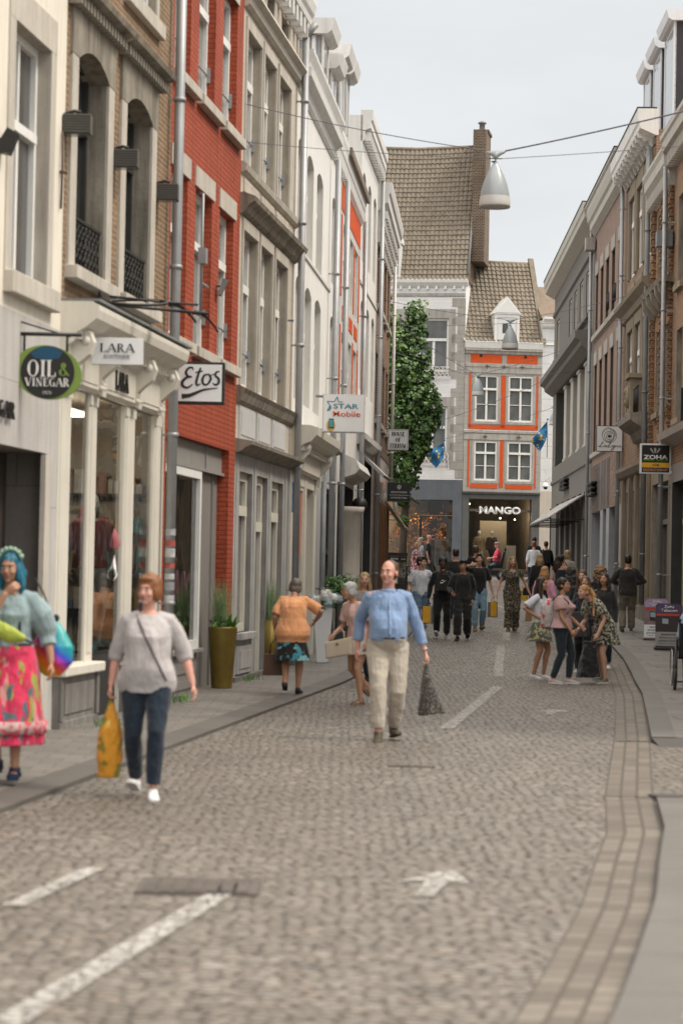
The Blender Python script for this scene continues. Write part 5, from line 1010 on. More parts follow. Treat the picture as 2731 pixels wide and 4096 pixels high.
# la ligna
r,w_,h_=signbox('white sign with a black spiral drawing above handwriting reading LaLigna',7.0,7.73,5.12,5.84,66.85,white_s,blk,.1,.018)
B=MB(); C0=(w_*.48,h_*.62)
def circ(cx,cz,rx,rz_,wd,a0=0,a1=360): stroke(B,[(cx+rx*math.cos(R(a)),cz+rz_*math.sin(R(a))) for a in range(a0,a1+1,20)],wd,-.008-.0004*(len(B.f)//60))
circ(C0[0]+.01,C0[1]+.0,.20,.19,.010); circ(C0[0]-.02,C0[1]+.02,.175,.195,.008); circ(C0[0],C0[1]-.02,.13,.135,.012); circ(C0[0],C0[1]-.03,.075,.075,.009); circ(C0[0]+.02,C0[1]-.02,.09,.10,.007,40,300)
ell(B,C0[0]+.01,C0[1]-.02,.05,.035,-.013,-.009,20)
for i in range(9): a=R(-5+i*10); stroke(B,[(C0[0]+.145*math.cos(a),C0[1]+.15*math.sin(a)),(C0[0]+.20*math.cos(a+.05),C0[1]+.2*math.sin(a+.05))],.009,-.012)
for pts in ([(.06,.22),(.12,.20),(.22,.30),(.26,.37),(.22,.36),(.17,.22),(.12,.18),(.22,.18),(.30,.20)],[(.37,.24),(.31,.24),(.29,.19),(.33,.18),(.37,.24),(.37,.18),(.40,.19)],[(.38,.20),(.46,.24),(.55,.34),(.56,.37),(.52,.34),(.47,.20),(.42,.17),(.52,.18),(.56,.20)],[(.60,.25),(.58,.19),(.62,.19)],[(.70,.25),(.64,.24),(.64,.19),(.70,.22),(.70,.25),(.64,.08),(.56,.06),(.60,.12),(.72,.19)],[(.74,.25),(.74,.18),(.79,.25),(.81,.18),(.84,.20)],[(.92,.24),(.87,.24),(.86,.18),(.91,.20),(.92,.24),(.92,.19),(.96,.20)]): stroke(B,[(p[0]*w_,p[1]*h_) for p in pts],.012,-.008)
B.build('lettering',blackl,r); B=MB(); B.box(w_,w_+.12,.03,.06,h_-.1,h_-.07); B.box(w_,w_+.12,.03,.06,.07,.1); B.build('bracket',black,r)
# zoha
r,w_,h_=signbox('square sign reading ZOHA on black above yellow and blue bands',6.71,7.40,4.0,4.68,54.54,blk,white_s,.14,.035)
text('lettering','ZOHA',wl,r,(w_*.5,-.008,h_*.55),.55,.10,.035,.003); B=MB(); B.box(.07,.31,-.009,-.006,h_*.44,h_*.465); B.build('green_band',M_plain('lime print',(.12,.40,.04),.5),r); text('lettering','telecom',MC['lime print'],r,(w_*.72,-.008,h_*.45),.26,.04,.01,.002)
yel=M_plain('amber print',(.75,.40,.03),.5,.03); nav=M_plain('navy print',(.012,.02,.09),.5,.03)
B=MB(); B.box(.037,w_-.037,-.010,-.0065,h_*.205,h_*.37); B.build('yellow_band',yel,r); B=MB(); B.box(.037,w_-.037,-.010,-.0065,.037,h_*.2); B.build('navy_band',nav,r)
text('lettering','ATM',blackl,r,(w_*.5,-.012,h_*.285),.15,.05,.01,.002); text('lettering','GELDAUTOMAAT',yel,r,(w_*.5,-.012,h_*.125),.56,.055,.015,.002)
B=MB(); sv=M_plain('silver print',(.4,.42,.4),.5,.2)
for a,b,c in ((-.08,.07,.04),(0,.10,.05),(.08,.07,.04)): stroke(B,[(w_*.48+a*.4,h_*.68),(w_*.48+a,h_*.78),(w_*.48+a*1.3,h_*.80+b*.4)],[.01,c,c*.8],-.008)
B.build('emblem',sv,r); B=MB(); B.box(w_,w_+.2,.03,.08,h_-.08,h_-.03); B.box(w_,w_+.2,.03,.08,.02,.07); B.box(w_+.1,w_+.16,.0,.1,-.1,h_+.08); B.build('bracket',white_s,r)
r,w_,h_=signbox('black sign cut off by the right edge of the picture',7.2,7.7,4.71,5.73,51.65,blk,blk,.12,.01); text('lettering','CO',wl,r,(w_*.35,-.012,h_*.42),.24,.3,.03,.003)

# ================= WALL LAMPS, BRACKETS =================
def floodlight(X,Y,Z,w_,label,g):
    r=empty('wall_floodlight',(X,Y,Z),0,label,'wall light',g)
    B=MB(); B.box(0,w_,0,.2,-.19,0); 
    for k in range(7): B.box(0,w_,-.008,.0,-.18+k*.026,-.168+k*.026)
    B.build('housing',M_plain('dark bronze housing',(.085,.08,.068),.5,.15,5,.1),r,bev=.008); B=MB(); B.box(.02,w_-.02,.02,.18,-.2,-.192); B.build('lens',glassk,r); B=MB(); B.tube([(-.02,.1,.0),(.1,.1,.04),(w_*.6,.1,.03)],.018,6); B.build('bracket',black,r)
floodlight(-2.78,23.4,6.04,.27,'bronze box floodlight beside the first arched window','box floodlights on the brick house'); floodlight(-2.51,25.62,6.09,.27,'bronze box floodlight between the two arched windows','box floodlights on the brick house'); floodlight(-2.23,27.98,6.11,.26,'bronze box floodlight next to the grey drainpipe','box floodlights on the brick house')
r=empty('wall_floodlight',(-2.98,21.1,5.36),0,'small dark tilted spotlight at the far left edge','wall light'); B=MB(); B.prism([(-.12,-.1),(.02,-.13),(.09,.05),(-.0,.1)],-.08,.08,axis='y'); B.tube([(-.2,0,0),(-.02,0,0)],.02,6); o=B.build('housing',black,r); fixn(o)
r=empty('wall_floodlight',(-1.64,32.2,5.40),0,'small grey tilted floodlight on the red brick pier','wall light'); B=MB(); B.prism([(-.07,-.1),(-.02,-.11),(.07,.1),(.0,.12)],-.08,.08,axis='y'); o=B.build('housing',zincd,r); fixn(o); B=MB(); B.tube([(-.2,.0,.02),(0,0,.02)],.012,6); B.build('bracket',black,r)
r=empty('lamp_bracket',(-2.62,24.8,4.42),0,'black scrolled iron lamp bracket with two blade shaped lamps over the boutique','lamp bracket')
B=MB(); B.tube([(-.05,0,-.06),(.55,.2,-.09),(1.15,1.0,-.05)],.016,8); B.tube([(.2,0,.0),(.75,.3,-.015),(1.05,.8,.02)],.013,8)
B.tube([(.48+.30*math.cos(t),.1+.25*math.sin(t)*1.0,-.045+.055*math.sin(t)) for t in [q*R(18) for q in range(21)]],.016,8); B.prism([(.05,-.06),(.14,-.06),(.09,.06)],-.02,.02,axis='y'); B.build('bracket_arm',black,r)
for (x,z,xe,ze) in ((.72,.06,1.02,-.12),(.98,-.02,1.26,-.22)):
    B=MB(); n=10; vs=[]
    for i in range(n+1):
        t=i/n; wd=.11*math.sin(math.pi*(.12+.8*t))**.8+.01; zz=z+(ze-z)*t**1.5+.03*math.sin(math.pi*t); xx=x+(xe-x)*t
        vs+=[(xx,1.1-wd,zz),(xx,1.1+wd,zz),(xx+.0,1.1,zz-.035)]
    fs=[]
    for i in range(n): a=i*3; b=a+3; fs+=[(a,b,b+1,a+1),(a+1,b+1,b+2,a+2),(a+2,b+2,b,a)]
    fs+=[(0,1,2),(n*3+2,n*3+1,n*3)]; B.add(vs,fs,0,True); o=B.build('lamp_blade',black,r); fixn(o)
# square tube frame on the stone house
r=empty('wall_frame',(-1.08,38.9,5.68),0,'square grey tube frame holding nothing, fixed to the stone house','metal frame'); B=MB(); B.tube([(.25,0,1.05),(-.07,0,1.05),(-.07,0,0),(.25,0,0)],.025,8); B.build('tube',zincd,r)

# ================= HANGING STREET LAMPS =================
lmp=M_plain('pale grey lamp enamel',(.36,.40,.42),.35,.05,2,.05,coat=.3); opal=M_plain('opal diffuser',(.62,.61,.58),.35,.03,2); wire=M_plain('steel wire',(.12,.11,.13),.4,.1,5)
def lamp(X,Y,Z,label):
    """Z = bottom of the shade"""
    r=empty('street_lamp',(X,Y,Z),0,label,'street lamp','bell shaped lamps hanging over the street')
    B=MB(); B.lathe([(.208,.16),(.20,.22),(.17,.34),(.125,.46),(.075,.555),(.038,.62),(.03,.635),(.03,.66),(0,.66)],(0,0,0),28); B.build('shade',lmp,r)
    B=MB(); B.lathe([(.0,.02),(.19,.02),(.215,.0),(.222,.03),(.218,.09),(.209,.158)],(0,0,0),28); B.build('diffuser',opal,r)
    B=MB(); n=8; vs=[]
    for i in range(2*n+1):
        t=(i-n)/n; top=.80+.01*t+.005; bot=.66+.13*abs(t)**.55
        if abs(t)==1: bot=top-.006
        vs+=[(t*.15,-.03*(1-abs(t))-.004,top),(t*.15,.03*(1-abs(t))+.004,top),(t*.15,-.02*(1-abs(t))-.004,bot),(t*.15,.02*(1-abs(t))+.004,bot)]
    fs=[]
    for i in range(2*n): a=i*4; b=a+4; fs+=[(a,b,b+1,a+1),(a+2,a+3,b+3,b+2),(a,a+2,b+2,b),(a+1,b+1,b+3,a+3)]
    B.add(vs,fs,0,True); o=B.build('suspension_fin',lmp,r); fixn(o)
    B=MB(); B.tube([(-.09,0,.70),(.09,0,.70)],.008,6); B.tube([(-.02,0,.65),(-.02,0,.66)],.045,10); B.build('wire_clamp',blackl,r); return r
lamp(2.085,34.2,6.85,'large bell shaped lamp hanging against the chimney and sky, nearest of the four'); lamp(4.44,65,7.73,'bell shaped lamp in front of the white gabled dormer'); lamp(4.88,88,8.17,'bell shaped lamp in front of the upper left window of the orange panelled building'); lamp(8.85,101.5,8.0,'small bell shaped lamp beside the corner of the dark grey building')
def cable(a,b,sag,label,r_=.007,grp='steel wires across the street'):
    a,b=Vector(a),Vector(b); n=16; B=MB(); P=[a.lerp(b,i/n)+Vector((0,0,-sag*4*(i/n)*(1-i/n))) for i in range(n+1)]; B.tube(P,r_,5)
    tag(B.build('wire',wire),label,'wire',grp)
cable((-1.53,34.2,8.27),(1.95,34.2,7.66),.05,'upper wire from the red house corner to the largest lamp'); cable((2.22,34.2,7.66),(7.1,34.2,8.95),.05,'thick upper wire from the largest lamp to the right',.012); cable((-1.52,34.2,7.72),(2.0,34.2,7.55),.03,'lower wire from the red house corner to the largest lamp',.005); cable((2.17,34.2,7.55),(7.1,34.2,8.05),.03,'lower wire from the largest lamp to the right',.005)
cable((1.0,65,9.0),(4.3,65,8.54),.05,'upper wire from the white house to the lamp by the dormer',.008); cable((4.58,65,8.54),(7.6,65.0,9.25),.05,'upper wire from the lamp by the dormer to the sandstone house',.008); cable((1.0,65,8.3),(4.35,65,8.43),.03,'lower wire from the white house to the lamp by the dormer',.006); cable((4.53,65,8.43),(7.6,65,8.6),.03,'lower wire from the lamp by the dormer to the sandstone house',.006)
cable((1.3,71,9.2),(4.74,88,8.98),.1,'upper wire reaching the lamp before the orange framed window',.01); cable((5.02,88,8.98),(8.2,88,10.0),.05,'upper wire from that lamp to the dark grey building',.01); cable((1.3,71,8.2),(4.8,88,8.87),.05,'lower wire reaching the lamp before the orange framed window',.007); cable((4.97,88,8.87),(8.2,88,9.1),.05,'lower wire from that lamp to the dark grey building',.007)
cable((2.9,112,8.3),(8.6,99.5,9.9),.2,'long wire crossing in front of the orange panelled building',.012); cable((4.6,112,7.9),(8.6,99.5,8.6),.1,'lowest wire crossing in front of the orange panelled building',.009); cable((8.85,101.5,8.83),(8.62,99.4,10.1),.0,'short wire holding the small corner lamp',.008)
# ================= FLAGS =================
def flag(X,Y,Z,pts,pole,label):
    """pts: 4 corners (x,z) of the hanging cloth: hoist top, hoist bottom, fly bottom, fly top"""
    r=empty('flag',(X,Y,Z),0,label,'flag','blue and gold flags on slanting poles'); a,b,c,d=[Vector(p) for p in pts]; n=14; vs=[];m=12
    for i in range(n+1):
        for j in range(m+1):
            u,v=i/n,j/m; p=a.lerp(d,u).lerp(b.lerp(c,u),v); vs.append((p.x,.10*math.sin(u*7+v*2.5)*(.3+u)+.04*math.sin(v*9+u*3),p.y))
    B=MB(); B.add(vs,[(i*(m+1)+j,i*(m+1)+j+1,(i+1)*(m+1)+j+1,(i+1)*(m+1)+j) for i in range(n) for j in range(m)],0,True)
    B.build('cloth',M_fabric('blue flag cloth',(.012,.11,.24),.7,.2,(5.5,[(.60,(.62,.44,.05))])),r)
    B=MB(); B.tube([(pole[0][0],.05,pole[0][1]),(pole[1][0],.3,pole[1][1])],.018,8); B.build('pole',zinc,r); B=MB(); B.ball((pole[0][0],.05,pole[0][1]),.045); B.build('finial',M_plain('blue finial',(.02,.1,.35),.4),r)
flag(4.66,110.6,6.4,[(-.02,1.27),(-.05,.55),(-.38,.08),(-.95,.76)],[(-.02,1.38),(.14,.1)],'blue and gold flag on the white building, beside the tree')
flag(9.15,108.5,7.2,[(0,1.42),(.02,.7),(-.30,.02),(-.72,.52)],[(.02,1.5),(.04,-.2)],'blue and gold flag on the slim white building at the right')
# ================= CAMERAS =================
r=empty('security_camera',(9.2,108,6.35),0,'three white security cameras in a cluster on the corner','security camera')
B=MB(); B.prism([(-.1,-.1),(.28,.08),(.26,.2),(-.14,.03)],-.07,.07,axis='y'); o=B.build('camera_housing',white_s,r); fixn(o); B=MB(); B.box(.02,.3,-.1,.1,-.42,-.24); B.box(.3,.34,-.02,.02,-.5,.3); B.build('camera_housing',white_s,r); B=MB(); B.lathe([(.0,-.0),(.15,.0),(.15,.05),(.1,.17),(.03,.22),(0,.22)],(-.12,0,-.72),14); B.tube([(-.12,0,-.5),(-.1,0,-.35),(.05,0,-.3)],.025,6); B.build('dome_camera',white_s,r); B=MB(); B.ball((-.12,0,-.73),(.1,.1,.1)); B.build('dome_lens',blk,r)

# ================= PLANTS =================
leafm=M_plain('bright leaf',(.10,.24,.03),.45,.45,3,spec=.5); leafd=M_plain('dark leaf',(.022,.062,.014),.5,.5,2.5,spec=.4); grassm=M_plain('ornamental grass',(.22,.32,.15),.6,.3,3); bark=M_plain('bark',(.08,.062,.045),.9,.3,6,bumpd=.01)
def leafcloud(B,clumps,n,size,shape='maple',mi=(0,1),thin=.5,seed=1):
    rnd=random.Random(seed); tot=sum(c[3]**2 for c in clumps)
    for c in clumps:
        k=int(n*c[3]**2/tot)
        for _ in range(k):
            d=Vector((rnd.gauss(0,1),rnd.gauss(0,1),rnd.gauss(0,1))).normalized(); rr=c[3]*(rnd.uniform(thin,1.0)**.6)*(1+.45*noise.noise(Vector((c[0]*3+d.x*2.2,d.y*2.2,c[2]+d.z*2.2))))
            zs=c[4] if len(c)>4 else 1
            p=Vector((c[0]+d.x*rr,c[1]+d.y*rr,c[2]+d.z*rr*zs)); nn=noise.noise(p*2.1/max(.2,c[3]))
            if nn<-.15 and rnd.random()<.85: continue
            nrm=(d+Vector((rnd.gauss(0,.5),rnd.gauss(0,.5),rnd.gauss(0,.5)+.5))).normalized(); u=nrm.orthogonal().normalized(); u=(Matrix.Rotation(rnd.uniform(0,6.28),3,nrm)@u); w_=nrm.cross(u); s=size*rnd.uniform(.6,1.25)
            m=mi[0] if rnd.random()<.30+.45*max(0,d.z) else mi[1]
            if shape=='maple':
                a=[(0,-.5),(.22,-.28),(.5,-.2),(.34,.06),(.46,.34),(.16,.26),(0,.55),(-.16,.26),(-.46,.34),(-.34,.06),(-.5,-.2),(-.22,-.28)]
                B.add([p]+[p+u*q[0]*s+w_*q[1]*s-nrm*(abs(q[0])*.25*s) for q in a],[(0,i+1,(i+1)%12+1) for i in range(12)],m)
            else: B.add([p-u*s*.5,p+w_*s*.22-nrm*.05*s,p+u*s*.5,p-w_*s*.22-nrm*.05*s],[(0,1,2,3)],m)
# the maple in the square
tr=empty('maple_tree',(2.25,88.5,gz(88.5)),0,'dense green maple tree at the end of the left row of houses','tree'); g0=gz(88.5)
B=MB(); B.tube([(0,0,-.2),(.02,0,1.5),(.12,.1,3.4),(.0,.0,5.5),(-.2,.1,7.6),(-.3,0,9.6)],[.17,.145,.12,.10,.07,.03],10)
for a in (((.1,0,3.2),(.5,-.1,4.2),(.95,-.2,5.2)),((.1,0,3.0),(-.5,.1,4.2),(-1.1,.1,5.6)),((0,0,5.2),(.5,.0,6.2),(.9,.1,7.2)),((0,0,5.4),(-.6,-.1,6.6),(-1,0,7.8)),((-.1,0,7),(.2,0,8.2),(.5,0,9.3)),((-.05,0,3.6),(.2,-.1,3.2),(.6,-.1,2.9))): B.tube(list(a),[.06,.045,.02],7)
B.build('trunk',bark,tr)
cl=[(-1.1,0,10.1,.6,1.3),(-1.0,0,9.45,.75,1.2),(-.7,.1,8.3,.9),(.35,-.1,9.35,.62,1.2),(.1,-.2,8.4,.85),(-.5,-.3,7.3,1.1),(.4,0,7.3,.9),(.65,-.2,6.55,.85),(-.4,-.2,6.0,1.15),(.75,0,5.75,.72),(1.1,-.1,5.5,.5),(-.3,-.3,4.9,1.1),(.8,-.1,5.0,.62),(1.0,.1,4.6,.42),(.3,-.2,4.1,.75),(-.7,0,3.8,.9),(.45,-.1,3.55,.5),(-.1,-.1,3.0,.5),(.2,0,2.6,.35),(-.35,-.1,2.3,.32),(.95,0,6.9,.35),(.1,-.1,2.75,.3)]
cl=[(-.85,0,10.15,.42,1.3),(-.7,0,9.5,.55,1.2),(.35,-.1,9.95,.45,1.2),(.3,.0,9.3,.5),(-.5,-.2,8.7,.75),(.35,-.1,8.5,.6),(-.1,-.3,7.8,.8),(.55,0,7.75,.55),(-.6,0,7.0,.9),(.75,-.1,6.95,.55),(.3,-.3,6.7,.75),(.98,.0,6.45,.48),(1.0,.1,6.0,.42),(-.3,-.3,6.0,.9),(.55,-.2,5.7,.62),(-.6,0,5.0,.9),(.35,-.1,4.95,.62),(.6,.05,5.1,.48),(.0,-.2,4.3,.65),(.15,0,3.75,.42),(-.4,0,3.6,.6),(-.05,-.1,3.15,.35),(.0,0,2.3,.26)]
B=MB(); leafcloud(B,cl,17000,.145,'maple',(0,1),.4,3)
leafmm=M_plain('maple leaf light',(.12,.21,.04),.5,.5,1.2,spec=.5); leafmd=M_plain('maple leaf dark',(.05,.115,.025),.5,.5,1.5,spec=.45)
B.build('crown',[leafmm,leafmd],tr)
# gold planter
def blade(B,rnd,x,y,z0,h,lean,wd,mi=0,droop=.3):
    a=rnd.uniform(0,6.28); dx,dy=math.cos(a)*lean,math.sin(a)*lean; px,py=-math.sin(a)*wd,math.cos(a)*wd; n=5; vs=[]
    for i in range(n+1):
        t=i/n; c=(x+dx*t*t,y+dy*t*t,z0+h*(t-droop*t**3*lean)); k=(1-t**2)*.9+.1
        vs+=[(c[0]-px*k,c[1]-py*k,c[2]),(c[0]+px*k,c[1]+py*k,c[2])]
    B.add(vs,[(2*i,2*i+1,2*i+3,2*i+2) for i in range(n)],mi)
gold=M_plain('brushed gold planter',(.26,.185,.045),.38,.25,5,.2,metal=.55)
r=empty('planter',(-1.555,32.4,.05),0,'tall tapered gold planter holding upright grass and broad bright leaves','planter')
B=MB(); B.lathe([(0,0),(.135,0),(.14,.02),(.195,.80),(.20,.82),(.18,.82),(.175,.76),(0,.76)],n=28); B.build('pot',gold,r)
rnd=random.Random(2); B=MB()
for i in range(190): blade(B,rnd,rnd.gauss(-.03,.05),rnd.gauss(0,.05),.74,rnd.uniform(.45,.78),rnd.uniform(.02,.2),.004)
B.build('grass',grassm,r); B=MB(); leafcloud(B,[(-.07,-.05,.86,.12),(.02,-.08,.85,.10)],420,.05,'oval',(0,1),.4,5)
for i in range(9): blade(B,rnd,.1+rnd.uniform(-.04,.04),rnd.uniform(-.06,.06),.76,rnd.uniform(.15,.34),rnd.uniform(.05,.2),.045,0,.8)
B.build('leaves',[leafm,leafd],r)
# second planter with grass behind the woman in orange
r=empty('planter',(-1.05,37.3,.05),0,'planter with thin upright grass against the pale stone shopfront','planter'); B=MB(); B.lathe([(0,0),(.12,0),(.17,.82),(.16,.82),(.15,.76),(0,.76)],n=20); B.build('pot',gold,r); B=MB()
for i in range(150): blade(B,rnd,rnd.gauss(0,.05),rnd.gauss(0,.05),.74,rnd.uniform(.45,.8),rnd.uniform(.02,.18),.004)
B.build('grass',grassm,r)
# white planter with hydrangeas
r=empty('planter',(-.27,41.2,gz(41)+.05),0,'tall tapered white planter filled with white and pale blue hydrangeas','planter')
B=MB(); B.add([(-.10,-.1,0),(.09,-.1,0),(.09,.1,0),(-.10,.1,0),(-.18,-.17,.97),(.16,-.17,.97),(.16,.17,.97),(-.18,.17,.97)],[(0,3,2,1),(4,5,6,7),(0,1,5,4),(1,2,6,5),(2,3,7,6),(3,0,4,7)]); B.build('pot',M_plain('white planter shell',(.74,.74,.75),.4,.03,2),r,bev=.012)
for k,(cs,mt,nm) in enumerate((([(-.12,-.1,1.05,.10),(.02,-.14,1.13,.10),(.16,-.1,1.10,.10),(.05,.05,1.16,.1)],M_plain('white hydrangea',(.68,.69,.66),.7,.1,9),'hydrangea_flowers'),([(.08,-.15,1.02,.085),(.24,-.05,1.08,.08),(-.2,-.05,1.1,.07)],M_plain('blue hydrangea',(.42,.52,.55),.7,.15,9),'hydrangea_flowers'))):
    B=MB(); leafcloud(B,cs,900,.045,'oval',(0,0),.8,k); [B.ball(c[:3],c[3]*.85,10,7) for c in cs]; B.build(nm,mt,r)
B=MB(); leafcloud(B,[(.02,-.05,.98,.22,.4)],160,.09,'oval',(0,0),.6,9); B.build('leaves',leafd,r)
slate=M_plain('slate grey planter box',(.045,.048,.05),.6,.15,4,.15)
for X,Y,lb,bw in ((-.06,46.0,'clipped round bush on a thin stem in a dark slate box, nearer of the two',.20),(.13,49.3,'clipped round bush in a dark slate box, farther of the two',.17)):
    g=gz(Y)+.05; r=empty('topiary_plant',(X,Y,g),0,lb,'potted tree','clipped bushes in slate boxes'); B=MB(); B.box(-bw,bw,-bw,bw,0,.34); B.build('planter_box',slate,r,bev=.008); B=MB(); B.tube([(0,0,.3),(.01,0,.7),(0,.0,1.05)],.016,7); B.build('stem',bark,r)
    B=MB(); leafcloud(B,[(0,0,1.12,.30),(.1,-.05,1.1,.24),(-.12,0,1.14,.22)],1500,.075,'oval',(0,1),.35,int(Y)); B.build('crown',[leafm,leafd],r)
# weeds along the plinths
rnd=random.Random(11)
for X,Y,lb in ((-2.30,24.3,'tuft of weeds at the foot of the boutique plinth'),(-1.88,29.1,'weeds growing at the base of the red house by the drainpipe'),(-1.30,35.0,'small weeds at the foot of the stone house'),(7.0,60.2,'weeds at the base of the right hand shopfront')):
    r=empty('weed_tuft',(X,Y,gz(Y)+.055),0,lb,'weeds','weeds growing along the walls'); B=MB()
    for i in range(70): blade(B,rnd,rnd.gauss(0,.07),rnd.gauss(0,.35),0,rnd.uniform(.03,.10),rnd.uniform(.02,.07),.006)
    B.build('leaves',leafm,r)
# ================= STREET OBJECTS =================
# display cabinet
r=empty('display_cabinet',(1.62,72.6,gz(72.6)+.03),0,'glazed black display cabinet with brand strips standing by the corner shop','display cabinet')
B=MB(); B.box(-.36,.36,-.3,.3,0,.45); B.box(-.38,.38,-.32,.32,1.27,1.37); 
for x,y in ((-.36,-.3),(.33,-.3),(-.36,.27),(.33,.27),(-.17,-.3),(.14,-.3)): B.box(x,x+.03,y,y+.03,.45,1.27)
B.build('frame',M_plain('black cabinet frame',(.03,.028,.026),.4,.1),r); B=MB(); B.box(-.35,.35,-.31,-.30,1.08,1.26); st=B.build('brand_strip',blk,r); text('lettering','IXXXI',wl,r,(-.01,-.313,1.18),.22,.06,.01,.002); text('lettering','zinzi',wl,r,(.25,-.313,1.18),.13,.04,.005,.002)
B=MB(); B.box(-.33,.33,-.28,.27,.9,.91); [B.ball((rnd.uniform(-.28,.28),rnd.uniform(-.2,.1),.94+rnd.uniform(0,.04)),.025,6,5) for _ in range(18)]; B.build('jewellery_display',bz,r); B=MB(); B.quad((-.34,-.29,.45),(.34,-.29,.45),(.34,-.29,1.1),(-.34,-.29,1.1)); B.build('glass',MC['end shop glass'],r)
B=MB(); leafcloud(B,[(.22,-.2,.72,.12)],120,.05,'oval',(0,0),.3,4); B.build('white_flowers',MC['white hydrangea'],r)
# bicycle wheel half hidden behind it
r=empty('bicycle',(2.05,73.6,gz(73.6)),R(80),'dark bicycle parked behind the display cabinet','bicycle')
for x in (-.5,.5):
    B=MB(); B.tube([(x+.34*math.cos(t),0,.34+.34*math.sin(t)) for t in [q*R(15) for q in range(25)]],.018,6); 
    for q in range(12): B.tube([(x,0,.34),(x+.33*math.cos(q*R(30)),0,.34+.33*math.sin(q*R(30)))],.003,4)
    B.build('wheel',blackl,r)
B=MB(); [B.tube(p,.016,7) for p in ([(-.5,0,.34),(-.15,0,.85),(.4,0,.82),(.5,0,.34)],[(-.15,0,.85),(0,0,.30),(.4,0,.75)],[(-.5,0,.34),(0,0,.30)],[(.4,0,.82),(.37,0,.98),(.3,.25,1.0)],[(.37,0,.98),(.3,-.25,1.0)],[(-.15,0,.85),(-.18,0,.95)])]; B.build('frame',black,r); B=MB(); B.ball((-.2,0,.97),(.13,.07,.035)); B.build('saddle',blk,r)
# awning at corner shop
r=empty('awning',(1.32,70.6,0),H8.rz,'brown fabric awning folding out at the end of the corner shop','awning'); 
B=MB(); B.prism([(-.02,3.75),(-.62,2.95),(-.62,2.9),(-.55,2.9),(-.02,3.6)],-2.4,.0); o=B.build('awning_cloth',M_fabric('brown awning cloth',(.17,.115,.06)),r); fixn(o); B=MB(); B.tube([(-2.4,-.62,2.93),(0,-.62,2.93)],.035,8); B.tube([(0,-.02,3.2),(0,-.3,3.2),(0,-.62,2.95)],.02,6); B.build('awning_frame',M_plain('beige metal',(.5,.42,.33),.4),r)
# pavement signs
def aboard(X,Y,rz,lab,dark,mix):
    r=empty('pavement_sign',(X,Y,gz(Y)+.055),rz,lab,'pavement sign','telecom pavement signs')
    w_=.27; top=.93
    def P(x,z,o=0): return (x,-.16+z*.12-o,z)
    pl=M_plain('purple print '+mix,dark[0],.4,.15,4); bl=M_plain('maroon print '+mix,dark[1],.4,.3,5); wt=M_plain('white print '+mix,dark[2],.5,.04,2)
    B=MB(); n=8; pts=[(-w_,.05),(w_,.05),(w_,top-.08)]+[(w_-.08+.08*math.cos(t),top-.08+.08*math.sin(t)) for t in [R(90)*i/n for i in range(1,n+1)]]+[(-w_+.08+.08*math.cos(t),top-.08+.08*math.sin(t)) for t in [R(90)+R(90)*i/n for i in range(n+1)]]
    B.add([P(*p) for p in pts]+[(p[0],P(*p)[1]+.03,p[1]) for p in pts],[tuple(range(len(pts)))]+[tuple(range(len(pts),2*len(pts)))[::-1]]+[(i,(i+1)%len(pts)+0,(i+1)%len(pts)+len(pts),i+len(pts)) for i in range(len(pts))]); o=B.build('sign_board',bl,r); fixn(o)
    B=MB(); B.add([P(-w_,.08,.004),P(w_,.08,.004),P(w_,.36,.004),P(-w_,.36,.004)],[(0,1,2,3)]); B.build('white_panel',wt,r)
    B=MB(); B.add([P(-w_+.01,.74,.004),P(w_-.01,.74,.004),P(w_-.01,.85,.004),P(w_-.08,.92,.004),P(-w_+.08,.92,.004),P(-w_+.01,.85,.004)],[tuple(range(6))]); B.build('purple_header',pl,r)
    B=MB(); B.add([P(-w_+.02,.68,.004),P(w_-.06,.68,.004),P(w_-.06,.73,.004),P(-w_+.02,.73,.004)],[(0,1,2,3)]); B.build('red_band',M_plain('red print',(.50,.05,.035),.5,.2,6),r)
    B=MB(); B.add([P(-.15,.45,.006),P(.0,.44,.006),P(.0,.64,.006),P(-.15,.65,.006)],[(0,1,2,3)]); ph=B.build('printed_phone',blk,r); B=MB(); B.add([P(-.135,.53,.008),P(-.015,.52,.008),P(-.015,.62,.008),P(-.135,.63,.008)],[(0,1,2,3)]); B.build('printed_screen',M_plain('pale screen print',(.30,.38,.42),.4,.2,6),ph)
    rx=R(90)+math.atan(-.12)*0; rr=(R(90)-math.atan(.12),0,0)
    for s,zz,ww,hh,mt in (('Zoha',.865,.20,.055,wl),('Telecom',.79,.33,.06,wl),('REPARATIES',.31,.30,.032,blackl),('BINNEN 1/2 UUR!',.245,.38,.032,blackl),('ZONDER AFSPRAAK',.18,.44,.032,blackl),('WAARDEBON / IPHONE / SAMSUNG' if 0 else 'TABLETS / TELEFOONS',.125,.42,.016,blackl)): text('lettering',s,mt,r,(.0,P(0,zz,.007)[1],zz),ww,hh,.008,.002,rr)
    B=MB(); B.box(-w_-.02,w_+.02,-.22,.2,0,.05); B.build('base',blk,r,bev=.01)
aboard(6.88,52.6,R(-4),'pale lilac pavement sign reading Zoha Telecom, farther of the two',((.36,.26,.42),(.22,.15,.15),(.75,.76,.78)),'a'); aboard(6.62,48.7,R(-4),'dark purple pavement sign reading Zoha Telecom, nearer of the two',((.07,.04,.10),(.03,.018,.018),(.30,.29,.27)),'b')
import numpy as np
